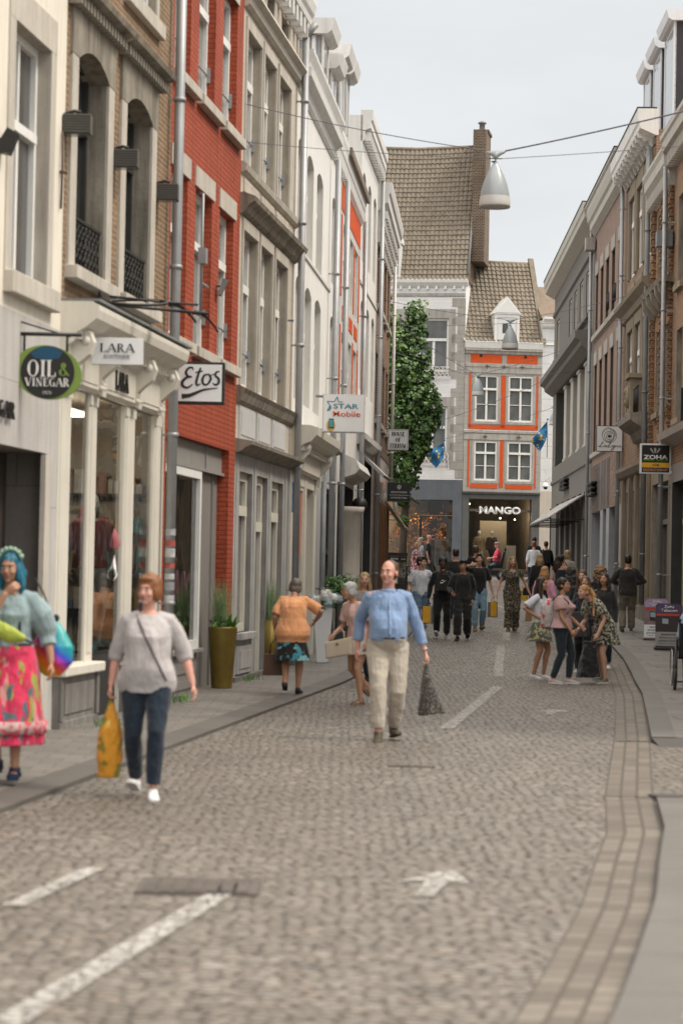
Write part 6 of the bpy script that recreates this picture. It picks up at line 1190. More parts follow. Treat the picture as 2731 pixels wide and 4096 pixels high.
# ================= PEOPLE KIT =================
def M_skin(name,col): 
    if name in MC: return MC[name]
    m,nt,b=newmat(name); v=objc(nt); f=noisen(nt,v,9,4,.6); c=mixc(nt,rng(nt,f,.3,.7),tuple(x*.86 for x in col),tuple(min(1,x*1.08) for x in col)); c=mixc(nt,rng(nt,noisen(nt,v,22,3,.5),.5,.8,0,.3),c,(col[0]*.95,col[1]*.7,col[2]*.65))
    nt.links.new(c,b.inputs['Base Color']); setp(b,rough=.5,spec=.35,sub=.0); MC[name]=m; return m
def M_hair(name,col,grey=.0):
    if name in MC: return MC[name]
    m,nt,b=newmat(name); v=objc(nt,(60,60,7)); f=noisen(nt,v,1.5,5,.7); c=mixc(nt,rng(nt,f,.3,.7),tuple(x*.45 for x in col),tuple(min(1,x*1.35) for x in col)); nt.links.new(c,b.inputs['Base Color']); setp(b,rough=.5,spec=.4); bump(nt,b,f,.004,.8); MC[name]=m; return m
SK={'fair':M_skin('fair skin',(.56,.33,.24)),'tan':M_skin('tanned skin',(.46,.25,.155)),'olive':M_skin('olive skin',(.40,.215,.135)),'dark':M_skin('dark brown skin',(.085,.042,.026)),'rosy':M_skin('rosy skin',(.58,.30,.23))}
HC={'brown':M_hair('brown hair',(.09,.05,.03)),'dkbrown':M_hair('dark brown hair',(.035,.02,.014)),'black':M_hair('black hair',(.014,.011,.010)),'blond':M_hair('blond hair',(.38,.26,.13)),'dkblond':M_hair('dark blond hair',(.24,.15,.075)),'auburn':M_hair('auburn hair',(.22,.085,.03)),'grey':M_hair('grey hair',(.42,.41,.39)),'dkgrey':M_hair('grey brown hair',(.14,.11,.09)),'strawberry':M_hair('strawberry blond hair',(.42,.22,.085)),'blue':M_hair('blue dyed hair',(.012,.13,.20)),'curlbrown':M_hair('light curly brown hair',(.20,.11,.05))}
eyew=M_plain('eye white',(.62,.58,.54),.2,.02,9); eyeb=M_plain('dark iris',(.03,.018,.012),.15,.05,9); lipm=M_plain('lips',(.36,.11,.09),.45,.1,9)
def ik(a,t,l1,l2,pole):
    a,t=Vector(a),Vector(t); d=t-a; L=d.length
    if L>(l1+l2)*.999: d=d*((l1+l2)*.999/L); t=a+d; L=d.length
    x=(l1*l1-l2*l2+L*L)/(2*L); h=math.sqrt(max(0,l1*l1-x*x)); u=d.normalized(); p=Vector(pole); p=(p-u*p.dot(u)); p=p.normalized() if p.length>1e-6 else u.orthogonal()
    return a+u*x+p*h,t
def remesh(name,B,mat,parent,vox,smooth=2,wr=0,wsc=(9,9,5),wr2=0):
    me=bpy.data.meshes.new('tmp'); me.from_pydata(B.v,[],B.f); o=bpy.data.objects.new('tmp',me); COL.objects.link(o)
    m=o.modifiers.new('r','REMESH'); m.mode='VOXEL'; m.voxel_size=vox; m.use_smooth_shade=True
    if smooth: s=o.modifiers.new('s','SMOOTH'); s.factor=.5; s.iterations=smooth
    out=bpy.data.meshes.new_from_object(o.evaluated_get(bpy.context.evaluated_depsgraph_get())); bpy.data.objects.remove(o); bpy.data.meshes.remove(me)
    if wr:
        nv=len(out.vertices); co=np.empty(nv*3,np.float32); no_=np.empty(nv*3,np.float32); out.vertices.foreach_get('co',co); out.vertices.foreach_get('normal',no_); co=co.reshape(-1,3); no_=no_.reshape(-1,3)
        q=co*np.array(wsc,np.float32); nz=noise.noise; n=np.array([nz(a)+.5*nz((a[0]*2.1+3,a[1]*2.1+1,a[2]*2.1+7)) for a in q.tolist()],np.float32)
        n=np.maximum(n,-.3); co+=no_*(n*wr)[:,None]; out.vertices.foreach_set('co',co.ravel()); out.update()
    out.materials.clear(); out.materials.append(mat); out.polygons.foreach_set('use_smooth',[True]*len(out.polygons)); return link(name,out,parent)
def Rm(yaw=0,pitch=0,roll=0): return Matrix.Rotation(R(yaw),3,'Z')@Matrix.Rotation(R(pitch),3,'X')@Matrix.Rotation(R(roll),3,'Y')
def hand(B,w,d,pn,side,k,curl=.35):
    """palm, four bent fingers of different length and a thumb leaving the side of the palm"""
    w=Vector(w);d=Vector(d).normalized();pn=Vector(pn);pn=(pn-d*pn.dot(d)).normalized(); s=Vector(side); s=(s-d*s.dot(d)-pn*s.dot(pn)).normalized()
    B.tube([w-d*.02*k,w+d*.02*k,w+d*.06*k,w+d*.092*k],[.024*k,.031*k,.040*k,.036*k],10,ell=(.48,1.0),up=pn)
    for i,(off,l) in enumerate(((.029,.068),(.010,.078),(-.010,.073),(-.028,.058))):
        b=w+d*.085*k+s*off*k; a1=curl*1.1; a2=curl*2.3; a3=curl*3.2
        p1=b+(d*math.cos(a1)+pn*math.sin(a1))*l*.42*k; p2=p1+(d*math.cos(a2)+pn*math.sin(a2))*l*.32*k; p3=p2+(d*math.cos(a3)+pn*math.sin(a3))*l*.28*k
        B.tube([b-d*.015*k,b,p1,p2,p3],[.0095*k,.0098*k,.009*k,.0085*k,.007*k],7)
    b=w+d*.03*k+s*.026*k; p1=b+(d*.55+s*.75+pn*.25).normalized()*.035*k; p2=p1+(d*.85+s*.25+pn*.45).normalized()*.032*k
    B.tube([b-s*.012*k,b,p1,p2],[.012*k,.013*k,.0115*k,.009*k],7)
def ringpts(c,rx,ry,M,n=28,fn=None):
    out=[]
    for i in range(n):
        a=2*math.pi*i/n; f=fn(a) if fn else 1; out.append(Vector(c)+M@Vector((rx*f*math.cos(a),ry*f*math.sin(a),0)))
    return out
class Person:
    def __init__(s,label,X,Y,head,H,skin,group=None,z=None,w=1.0,belly=0,bust=0,lean=0,vox=.009,seat=None,hunch=0,feet=None,hands=None,hpose=(0,0,0),sex='f',fing=.35,grnd=.0,hd=None):
        k=H/1.75; s.k=k; s.H=H; s.w=w; s.vox=vox; s.sex=sex
        s.root=empty('person',(X,Y,(gz(Y)+grnd) if z is None else z),R(head),label,'person',group)
        feet=feet or ((.10,0,0,0),(-.10,0,0,0))   # per side L,R : x out, y (negative forward), lift, heel pitch
        l1,l2=.245*H,.243*H; s.ank=[]; 
        for i,(fx,fy,lf,pt) in enumerate(feet):
            sg=1 if i==0 else -1; s.ank.append(Vector((sg*abs(fx)*k if fx>=0 else -sg*abs(fx)*k,fy*k,(.085+lf+.11*math.sin(R(max(0,pt))))*k)))
        hx=.088*k*(.5+.5*w); zp=10
        if seat is None:
            for i,a in enumerate(s.ank):
                sg=1 if i==0 else -1; dx,dy=a.x-sg*hx,a.y; zp=min(zp,a.z+math.sqrt(max(.01,(.484*H)**2-dx*dx-dy*dy))*.997)
            s.P=Vector((0,0,zp))
        else: s.P=Vector(seat)
        P=s.P; s.hip=[P+Vector((sg*hx,0,-.01*k)) for sg in (1,-1)]; s.knee=[]
        for i in (0,1):
            kn,t=ik(s.hip[i],s.ank[i],l1,l2,(0.08*(1 if i==0 else -1),-1,0.05)); s.knee.append(kn); s.ank[i]=t
        s.feet=feet
        s.L=Matrix.Rotation(R(lean),3,'X')      # positive lean = forward
        def up(x,y,z):
            """point above the pelvis, z in body units, bent forward progressively"""
            t=min(1,max(0,z/.22)); M_=Matrix.Rotation(R(lean)*t,3,'X'); M2=Matrix.Rotation(R(hunch)*max(0,min(1,(z-.25)/.2)),3,'X')
            v=Vector((x,y,z)); v=M2@(v-Vector((0,0,.25)))+Vector((0,0,.25)) if z>.25 else v
            return P+M_@(v*k)
        s.up=up; s.lean=lean
        shw=(.148 if sex=='f' else .172)*(.6+.4*w); s.sh=[up(sg*shw,.0,.470) for sg in (1,-1)]
        s.nb=up(0,.012,.525); s.hc=up(0,-.028,.700); 
        if hd: s.hc=s.hc+Vector(hd)*k
        s.HM=Matrix.Rotation(R(lean)*.6+R(hunch)*.5,3,'X')@Rm(hpose[0],-hpose[1],hpose[2])
        hands=hands or ((.07,-.02,-.54),(.07,-.02,-.54)); s.el=[]; s.wr=[]; s.hopt=hands
        for i,hh in enumerate(hands):
            sg=1 if i==0 else -1; a=s.sh[i]
            if len(hh)>3 and hh[3]=='abs': t=Vector(hh[:3])
            else: t=a+Vector((sg*hh[0]*k,hh[1]*k,hh[2]*k))
            pole=hh[4] if len(hh)>4 else (sg*.45,1,-.1)
            e,t=ik(a,t,.295*k,.262*k,pole); s.el.append(e); s.wr.append(t)
        s.fing=fing; s.belly=belly; s.bust=bust
        s.body(skin); s.face(skin)
    def rings(s,infl,z0,z1,flare=0,fn=None):
        """torso cross-sections (inflated) between two heights above the pelvis"""
        f=s.sex=='f'; w=s.w; b=s.belly; bu=s.bust
        T=[(-.14,.13*w,.09*w,.0),(-.06,.172*w if f else .16*w,.115*w,.012),(0,.18*w if f else .162*w,.122*w+b*.3,.008-b*.2),(.08,.165*w if f else .158*w,.112*w+b*.8,-b*.55),(.17,.142*w if f else .155*w,.102*w+b,-b*.65),(.26,.143*w if f else .162*w,.105*w+b*.7+bu*.2,-b*.4-bu*.2),(.34,.142*w if f else .163*w,.112*w+b*.2+bu*.6,-bu*.55),(.41,.142*w if f else .165*w,.105*w+bu*.25,-bu*.2),(.465,.138*w if f else .160*w,.085*w,.006),(.50,.098*w if f else .115*w,.066*w,.012),(.54,.056,.055,.012)]
        out=[]
        zz=sorted({z0,z1}|{t[0] for t in T if z0<t[0]<z1})
        for z in zz:
            for a,c in zip(T,T[1:]):
                if a[0]<=z<=c[0] or (z<T[0][0] and a is T[0]) or (z>T[-1][0] and c is T[-1]):
                    t=(z-a[0])/(c[0]-a[0]); t=max(0,min(1,t)); rx,ry,y=[a[i]+(c[i]-a[i])*t for i in (1,2,3)]; break
            fl=flare*max(0,(.12-z))/.26
            M_=Matrix.Rotation(R(s.lean)*min(1,max(0,z/.22)),3,'X'); out.append(ringpts(s.up(0,y,z),(rx+infl+fl)*s.k,(ry+infl+fl)*s.k,M_,28,fn))
        return out
    def body(s,skin):
        B=MB(); k=s.k; f=s.sex=='f'; w=(.55+.45*s.w)
        B.loft(s.rings(0,-.12,.535)); B.tube([s.nb-Vector((0,0,.03*k)),s.nb.lerp(s.hc,.35),s.hc+s.HM@Vector((0,.02,-.06))*k],[.050*k*(1 if f else 1.15)]*3,12)
        for i in (0,1):
            h,kn,an=s.hip[i],s.knee[i],s.ank[i]; m=h.lerp(kn,.45); c=kn.lerp(an,.3)+Vector((0,.012*k,0))
            B.tube([h+Vector((0,0,.03*k)),m,kn,c,kn.lerp(an,.7),an],[.092*k*w,.083*k*w,.054*k*w,.056*k*w,.040*k*w,.034*k],12)
            a,e,wr=s.sh[i],s.el[i],s.wr[i]; B.tube([a.lerp(s.nb,.35),a,a.lerp(e,.4),e,e.lerp(wr,.35),wr],[.042*k*w,.047*k*w,.042*k*w,.035*k*w,.036*k*w,.025*k],10); B.ball(a,.046*k*w)
            sg=1 if i==0 else -1; d=(wr-e).normalized(); o=s.hopt[i]; pn=o[5] if len(o)>5 else (-sg,0,0); sd=o[6] if len(o)>6 else (0,-1,0); d2=Vector(o[7]) if len(o)>7 else d
            hand(B,wr,d2,pn,sd,k*(.96 if f else 1.06),s.fing if not isinstance(s.fing,tuple) else s.fing[i])
            # foot
            fx,fy,lf,pt=s.feet[i]; M_=Rm(sg*8,-pt); B.tube([an+M_@Vector((0,.03,-.02))*k,an+M_@Vector((0,-.03,-.035))*k,an+M_@Vector((0,-.10,-.055))*k,an+M_@Vector((0,-.155,-.062))*k],[.030*k,.030*k,.027*k,.014*k],8,ell=(.6,1.1),up=(0,0,1))
        hm=s.HM; hc=s.hc
        def hb(c,r): B.ball(hc+hm@Vector(c)*k,tuple(x*k for x in r),14,10,0,hm)
        hb((0,.012,.028),(.074,.093,.090)); hb((0,-.03,-.02),(.062,.062,.07)); hb((0,-.028,-.058),(.052,.056,.05)); hb((0,-.066,-.093),(.022,.02,.018)); hb((.077,.012,-.008),(.010,.02,.03)); hb((-.077,.012,-.008),(.010,.02,.03)); hb((0,-.075,.028),(.05,.015,.012))
        hb((.036,-.066,-.03),(.022,.02,.02)); hb((-.036,-.066,-.03),(.022,.02,.02)); B.tube([hc+hm@Vector(p)*k for p in ((0,-.080,.018),(0,-.097,-.008),(0,-.106,-.028),(0,-.088,-.034))],[.009*k,.011*k,.0155*k,.012*k],8)
        hb((0,-.084,-.058),(.022,.012,.014)); s.bod=remesh('body',B,SK[skin],s.root,s.vox*.9,2)
    def face(s,skin):
        hm,hc,k=s.HM,s.hc,s.k
        for sg in (1,-1):
            B=MB(); B.ball(hc+hm@Vector((sg*.030,-.0815,.004))*k,(.014*k,.007*k,.0065*k),10,8,0,hm); e=B.build('eye',eyew,s.root); B=MB(); B.ball(hc+hm@Vector((sg*.030,-.0865,.004))*k,(.0062*k,.0045*k,.0062*k),8,6,0,hm); B.build('iris',eyeb,e)
        B=MB(); B.ball(hc+hm@Vector((0,-.0935,-.052))*k,(.021*k,.006*k,.0045*k),10,6,0,hm); B.ball(hc+hm@Vector((0,-.0925,-.0605))*k,(.018*k,.006*k,.0055*k),10,6,0,hm); B.build('lips',lipm,s.root)
    def brows(s,mat):
        hm,hc,k=s.HM,s.hc,s.k; 
        for sg in (1,-1): B=MB(); B.tube([hc+hm@Vector(p)*k for p in ((sg*.014,-.092,.024),(sg*.032,-.090,.031),(sg*.048,-.078,.025))],[.0035*k,.0042*k,.002*k],6); B.build('eyebrow',mat,s.root)
    def hair(s,style,col,extra=None):
        mat=HC[col]; hm,hc,k=s.HM,s.hc,s.k; B=MB(); wr,sc=.006,(40,40,14)
        def hb(c,r): B.ball(hc+hm@Vector(c)*k,tuple(x*k for x in r),16,12,0,hm)
        def ht(pts,r,ell=(1,1)): B.tube([hc+hm@Vector(p)*k for p in pts],[x*k for x in r],12,ell=ell,up=(0,1,0))
        s.brows(mat if col not in ('grey','blue') else HC['dkgrey'])
        if style=='layered': hb((0,.024,.048),(.090,.106,.092)); hb((.062,.014,-.006),(.036,.064,.068)); hb((-.062,.014,-.006),(.036,.064,.068)); hb((0,.054,-.03),(.084,.064,.076)); hb((0,-.045,.088),(.062,.042,.028)); wr,sc=.009,(30,30,12)
        if style=='receding': hb((0,.028,.042),(.0805,.087,.083)); hb((0,.038,.012),(.086,.086,.085)); hb((0,.046,-.015),(.074,.066,.058)); wr=.002
        elif style=='bald': return None
        elif style!='layered': hb((0,.022,.044),(.083,.098,.084)); hb((0,.042,-.005),(.079,.072,.075))
        if style in('bob','long','ponytail','updo') and style!='ponytail' and style!='updo': hb((.062,.012,-.03),(.028,.055,.075)); hb((-.062,.012,-.03),(.028,.055,.075)); hb((0,.058,-.05),(.082,.052,.088))
        if style=='quiff': hb((0,-.04,.105),(.06,.055,.03))
        if style=='crop': hb((0,-.015,.085),(.078,.085,.05))
        if style=='perm': hb((0,.03,.05),(.098,.105,.09)); hb((0,.055,-.01),(.092,.08,.085)); wr,sc=.014,(26,26,26)
        if style=='long':
            ht([(0,.055,.05),(0,.088,-.07),(0,.10,-.20),(0,.09,-.36),(0,.085,-.46)],[.07,.088,.092,.075,.03],(.62,1.1))
            for sg in (1,-1): ht([(sg*.066,.0,.02),(sg*.085,.0,-.10),(sg*.095,-.02,-.22),(sg*.085,-.03,-.33)],[.03,.034,.036,.014])
        if style=='shoulder':
            hb((.068,.005,-.04),(.03,.05,.09)); hb((-.068,.005,-.04),(.03,.05,.09)); ht([(0,.06,.05),(0,.085,-.07),(0,.085,-.20)],[.07,.088,.05],(.62,1.1))
            wr,sc=.010,(34,34,9)
            for sg in (1,-1): ht([(sg*.075,.0,-.04),(sg*.092,-.0,-.13),(sg*.088,-.02,-.21)],[.03,.034,.012])
        if style=='curly': hb((0,.035,.02),(.125,.12,.125)); hb((.08,.04,-.09),(.07,.07,.10)); hb((-.08,.04,-.09),(.07,.07,.10)); hb((0,.075,-.11),(.11,.07,.13)); wr,sc=.03,(24,24,24)
        if style=='curlylong': hb((0,.035,.03),(.10,.105,.10)); ht([(0,.07,.02),(0,.10,-.12),(0,.11,-.28),(0,.10,-.44)],[.09,.115,.12,.05],(.6,1.1)); wr,sc=.022,(24,24,18)
        if style=='afro': hb((0,.025,.045),(.098,.108,.095)); hb((0,.04,0),(.092,.085,.085)); wr,sc=.006,(70,70,70)
        if style=='ponytail': ht([(0,.10,.07),(-.0,.155,.05),(0,.17,-.06),(0,.15,-.25),(0,.12,-.42)] if not extra else extra,[.03,.035,.04,.032,.01])
        if style=='updo': hb((0,.10,.06),(.05,.045,.045))
        return remesh('hair',B,mat,s.root,max(.007,s.vox*.85),1,wr*k,sc)
    def cap(s,col,name='cap'):
        hm,hc,k=s.HM,s.hc,s.k; B=MB(); B.ball(hc+hm@Vector((0,.015,.05))*k,(.086*k,.102*k,.078*k),18,12,0,hm); B.tube([hc+hm@Vector(p)*k for p in ((0,-.07,.062),(0,-.12,.058),(0,-.155,.048))],[.07*k,.068*k,.04*k],12,ell=(.1,1),up=(0,0,1)); return remesh(name,B,col,s.root,.008,1)
    def glasses(s,mat=None):
        hm,hc,k=s.HM,s.hc,s.k; B=MB()
        for sg in (1,-1): B.tube([hc+hm@Vector((sg*.032+.024*math.cos(t),-.100,.002+.018*math.sin(t)))*k for t in [q*R(30) for q in range(13)]],.0022*k,5); B.tube([hc+hm@Vector(p)*k for p in ((sg*.056,-.098,.006),(sg*.078,-.04,.008),(sg*.08,.02,.004))],.002*k,5)
        B.tube([hc+hm@Vector(p)*k for p in ((.01,-.101,.006),(-.01,-.101,.006))],.002*k,5)
        if mat:
            for sg in (1,-1): B.ball(hc+hm@Vector((sg*.032,-.099,.002))*k,(.023*k,.003*k,.017*k),10,6,0,hm)
        B.build('glasses',blackl if not mat else mat,s.root)
    def top(s,mat,sleeve=.5,hem=-.05,z1=.51,loose=.014,flare=0,sl=.016,name='shirt',wr=.007,puff=0,cuff=0,sides=(1,1)):
        """garment for the torso; sleeve 0..2 (1=elbow, 2=wrist)"""
        B=MB(); k=s.k; w=(.55+.45*s.w); B.loft(s.rings(loose,hem,z1,flare))
        for i in (0,1):
            if not sleeve or not sides[i]: continue
            a,e,wr_=s.sh[i],s.el[i],s.wr[i]; st=a.lerp(s.nb,.58)-Vector((0,0,.012*k))
            if sleeve<=1: en=a.lerp(e,sleeve); P=[st,a,a.lerp(en,.5),en]; r=[.044*k*w+sl*.4,.048*k*w+sl*.65,.047*k*w+sl+puff,.046*k*w+sl*1.25+puff*.6]
            else:
                en=e.lerp(wr_,sleeve-1); P=[st,a,a.lerp(e,.5),e,e.lerp(en,.5),en]; r=[.044*k*w+sl*.4,.048*k*w+sl*.65,.044*k*w+sl+puff,.039*k*w+sl+puff*.5,.036*k*w+sl*.9,.030*k*w+sl*.8+cuff]
            B.tube(P,r,12)
        return remesh(name,B,mat,s.root,s.vox,2,wr*k,(11,11,6),0)
    def trousers(s,mat,loose=.012,length=1.0,top=.07,name='trousers',flare=0,wr=.007,tight=0):
        B=MB(); k=s.k; w=(.55+.45*s.w); B.loft(s.rings(loose*.8,-.13,top))
        for i in (0,1):
            h,kn,an=s.hip[i],s.knee[i],s.ank[i]; en=kn.lerp(an,length) if length>=0 else h.lerp(kn,1+length)
            if length>=0: B.tube([h+Vector((0,0,.04*k)),h.lerp(kn,.3),h.lerp(kn,.7),kn,kn.lerp(en,.35)+Vector((0,.008*k,0)),kn.lerp(en,.75),en],[.098*k*w+loose,.090*k*w+loose,.070*k*w+loose,.057*k*w+loose,.057*k*w+loose*1.1,.046*k*w+loose*1.2+flare*.5,.040*k*w+loose*1.25+flare],14)
            else: B.tube([h+Vector((0,0,.04*k)),h.lerp(en,.5),en],[.098*k*w+loose,.090*k*w+loose,.08*k*w+loose*1.4],14)
        return remesh(name,B,mat,s.root,s.vox,2,wr*k,(8,8,13),0)
    def skirt(s,mat,zt,hem,r1,ry1=None,pleat=.0,npl=12,name='skirt',yoff=0,wr=.004,rt=.02,sway=0):
        """from height zt above the pelvis down to absolute height hem"""
        B=MB(); k=s.k; R0=s.rings(rt,zt-.001,zt)[-1]; c0=sum(R0,Vector())/len(R0); rx0=max((p-c0).length for p in R0); ry0=min((p-c0).length for p in R0); n=56; rings=[]; m=7
        for j in range(m+1):
            t=j/m; e=t**.75; z=c0.z+(hem-c0.z)*t; rx=rx0+(r1-rx0)*e; ry=ry0+((ry1 or r1*.8)-ry0)*e
            rings.append([Vector((c0.x+sway*t+rx*(1+pleat*t*math.sin(npl*a+2*math.sin(a*3)))*math.cos(a),c0.y*(1-t)+yoff*t+ry*(1+pleat*t*math.sin(npl*a+2*math.sin(a*3)))*math.sin(a),z)) for a in [2*math.pi*i/n for i in range(n)]])
        B.loft(rings); return remesh(name,B,mat,s.root,s.vox,1,wr*k,(9,9,3),0)
    def placket(s,mat,z0=.06,z1=.49,out=.02):
        P=[]
        for j in range(9):
            z=z0+(z1-z0)*j/8; R_=s.rings(out,z-.001,z)[0]; c=sum(R_,Vector())/len(R_); P.append(Vector((c.x,min(p.y for p in R_)+.002,c.z)))
        B=MB(); B.tube(P,.016,6,ell=(.25,1),up=(0,1,0)); o=B.build('placket',mat,s.root)
        for p in P[1::2]: B=MB(); B.ball(p+Vector((0,-.006,0)),(.006,.003,.006),8,6); B.build('button',eyew,o)
    def shoes(s,mat,sole=None,h=.02,kind='shoe',boot=0):
        k=s.k
        for i in (0,1):
            sg=1 if i==0 else -1; fx,fy,lf,pt=s.feet[i]; M_=Rm(sg*8,-pt); an=s.ank[i]; B=MB()
            def q(x,y,z): return an+M_@Vector((x,y,z))*k
            if kind=='shoe':
                prof=[(.055,.030,.0+boot),(.04,.038,.012+boot),(.0,.042,.010+boot*.9),(-.03,.040,.0)] + [(-.06,.040,-.022),(-.12,.044,-.038),(-.165,.038,-.046),(-.19,.018,-.056)] if boot else [(.055,.030,.0),(.04,.036,.012),(0,.038,.010),(-.06,.040,-.022),(-.12,.044,-.038),(-.165,.038,-.046),(-.19,.018,-.056)]; rings=[]
                for y,wd,zt in prof:
                    zb=-.082; rings.append([q(wd*math.cos(a),y,(zt+zb)/2+(zt-zb)/2*math.sin(a)) for a in [2*math.pi*j/14 for j in range(14)]])
                B.loft(rings)
            else:
                for y,z in ((-.125,-.045),(-.04,-.02),(.01,.0)): B.tube([q(-.043,y,-.065),q(-.03,y,z),q(0,y-.005,z+.006),q(.03,y,z),q(.043,y,-.065)],.011*k,8,ell=(1,1.5))
            o=B.build('shoe' if kind=='shoe' else 'sandal',mat,s.root)
            S=MB(); rings=[]
            for y,wd in ((.06,.02),(.05,.034),(0,.037),(-.06,.040),(-.12,.046),(-.165,.041),(-.195,.02)): rings.append([q(wd,y,-.085),q(wd,y,-.085+h),q(-wd,y,-.085+h),q(-wd,y,-.085)])
            S.loft(rings,sm=False); S.build('sole',sole or mat,o)
    def belt(s,mat,z=.05): B=MB(); B.loft(s.rings(.012,z-.018,z+.018)); return remesh('belt',B,mat,s.root,.008,0)
    def strap(s,mat,z0=.05,z1=.53,sg=1,wd=.02,out=.022):
        """crossbody strap over one shoulder, across chest and back"""
        B=MB(); 
        for face in (-1,1):
            P=[]
            for j in range(9):
                t=j/8; z=z1+(z0-z1)*t; x=sg*(-.10+.26*t); R_=s.rings(out,z-.001,z)[0]; c=sum(R_,Vector())/len(R_); ry=max(abs((p-c).y) for p in R_); rx=max(abs((p-c).x) for p in R_); xx=max(-.97,min(.97,x*s.k/rx)); P.append(Vector((c.x+xx*rx,c.y+face*ry*math.sqrt(1-xx*xx),c.z)))
            B.tube(P,wd*.5,6,ell=(.35,1),up=(0,1,0))
        return B.build('strap',mat,s.root)
def worldpt(p,v): return p.root.matrix_basis@Vector(v) if 0 else (Matrix.Rotation(p.root.rotation_euler.z,3,'Z')@Vector(v)+p.root.location)
def bag(name,label,c,w_,h_,d_,mat,rz=0,handle=.12,hm=None,taper=.85,group=None,cat='bag',soft=0):
    """bag hanging below the point c (where the handle is held)"""
    r=empty(name,tuple(c),R(rz),label,cat,group); B=MB(); zt=-handle; zb=-handle-h_
    a,b=w_/2,w_/2*taper; y0,y1=d_/2,d_/2
    B.add([(-a,-y0,zb),(a,-y0,zb),(a,y0,zb),(-a,y0,zb),(-b,-y1*.7,zt),(b,-y1*.7,zt),(b,y1*.7,zt),(-b,y1*.7,zt)],[(0,3,2,1),(4,5,6,7),(0,1,5,4),(1,2,6,5),(2,3,7,6),(3,0,4,7)])
    if soft: remesh('bag_body',B,mat,r,.012,4,soft,(14,14,8))
    else: B.build('bag_body',mat,r,bev=.008)
    B=MB()
    for y in (-y1*.6,y1*.6): B.tube([(-b*.5,y,zt-.01),(-b*.42,y,zt+handle*.6),(0,0,.0),(b*.42,y,zt+handle*.6),(b*.5,y,zt-.01)],.007,6)
    B.build('handle',hm or mat,r); return r
# ================= PEOPLE =================
F=M_fabric
denim=F('blue denim',(.10,.16,.22),.8,.3); dden=F('dark denim',(.010,.018,.032),.8,.25); blackf=F('black cloth',(.014,.013,.014),.85,.2); blackg=F('charcoal cloth',(.03,.028,.027),.85,.2)
whf=F('white cotton',(.62,.63,.68),.85,.06); wshoe=F('white sneaker',(.70,.69,.68),.6,.05); bshoe=M_plain('black shoe',(.015,.014,.014),.4,.1,8); brshoe=M_plain('olive brown shoe',(.075,.062,.04),.6,.2,8)
walkL=((.09,-.26,0,-6),(.09,.20,.02,38)); walkR=((.09,.20,.02,38),(.09,-.26,0,-6)); small=((.09,-.13,0,0),(.10,.10,0,14))
# 1 blue haired woman
pp=M_fabric('patterned pink skirt cloth',(.58,.03,.09),.8,.25,pz=.35,pat=(15,[(.56,(.25,.30,.04)),(.58,(.07,.12,.14)),(.60,(.55,.22,.22)),(.60,(.45,.02,.05))]))
p=Person('woman with blue hair and a long pink patterned skirt, hand at her mouth',-2.41,17.75,-6,1.66,'olive',None,w=1.08,bust=.03,vox=.0075,grnd=.085,feet=((.10,-.16,0,0),(.10,.10,0,18)),hands=((.17,.03,-.50),(-.165,-.215,.035,'rel',(-.5,-.2,-1),(0,1,.2),(1,0,.3),(.75,.1,.6))),hpose=(-6,-4,0),fing=(.4,.55))
HB1=p; p.hair('shoulder','blue'); B=MB(); hm,hc=p.HM,p.hc
B.tube([hc+hm@Vector((.088*math.cos(t),.005,.045+.085*math.sin(t))) for t in [R(15)+R(150)*q/10 for q in range(11)]],.012,8)
for q in range(7): B.ball(hc+hm@Vector((.094*math.cos(R(25+q*21)),-.01,.05+.092*math.sin(R(25+q*21)))),(.02,.016,.018),8,6)
B.build('headband',M_plain('pale green flowers',(.38,.55,.42),.6,.25,8),p.root)
p.top(F('pale blue grey blouse',(.26,.34,.35),.8,.12),1.45,.03,puff=.042,sl=.02,wr=.012,name='blouse',cuff=.012); p.skirt(pp,.10,.25,.28,.30,.06,16,wr=.006,yoff=-.04)
B=MB(); Rr=[Vector((.284*math.cos(a)*(1+.06*math.sin(16*a)),-.04+.305*math.sin(a)*(1+.06*math.sin(16*a)),0)) for a in [2*math.pi*i/56 for i in range(56)]]; B.loft([[v*1.0+Vector((0,0,.42)) for v in Rr],[v*1.02+Vector((0,0,.33)) for v in Rr]]); 
B.build('ruffle',F('pale fringe',(.50,.36,.33),.9,.3,(20,[(.5,(.58,.08,.12))])),p.root)
p.belt(blackf,.11); p.shoes(M_plain('navy platform sandal',(.01,.025,.06),.5,.1,5),None,.045,'sandal')
B=MB(); B.tube([p.sh[0]+Vector((-.045,.02,.02)),p.sh[0]+Vector((-.055,-.09,-.08)),p.sh[0]+Vector((-.04,-.12,-.30))],.011,6); B.build('shoulder_strap',blackf,p.root)
c=worldpt(p,(p.up(.0,-.2,.22))); r=empty('belt_bag',tuple(c),R(-6),'lime green waist bag worn across the chest of the blue haired woman','bag'); B=MB(); B.tube([(-.17,-.0,.09),(-.07,-.03,.03),(.06,-.03,-.03),(.16,0,-.06)],[.035,.07,.072,.03],12,ell=(.9,.6)); remesh('pouch',B,F('lime green nylon',(.36,.42,.06),.5,.15),r,.009,2,.006,(12,12,12)); B=MB(); B.tube([(.15,0,-.06),(.22,.1,-.1)],.009,6); B.tube([(-.15,0,.08),(-.2,.1,.22)],.009,6); B.build('strap',blackf,r)
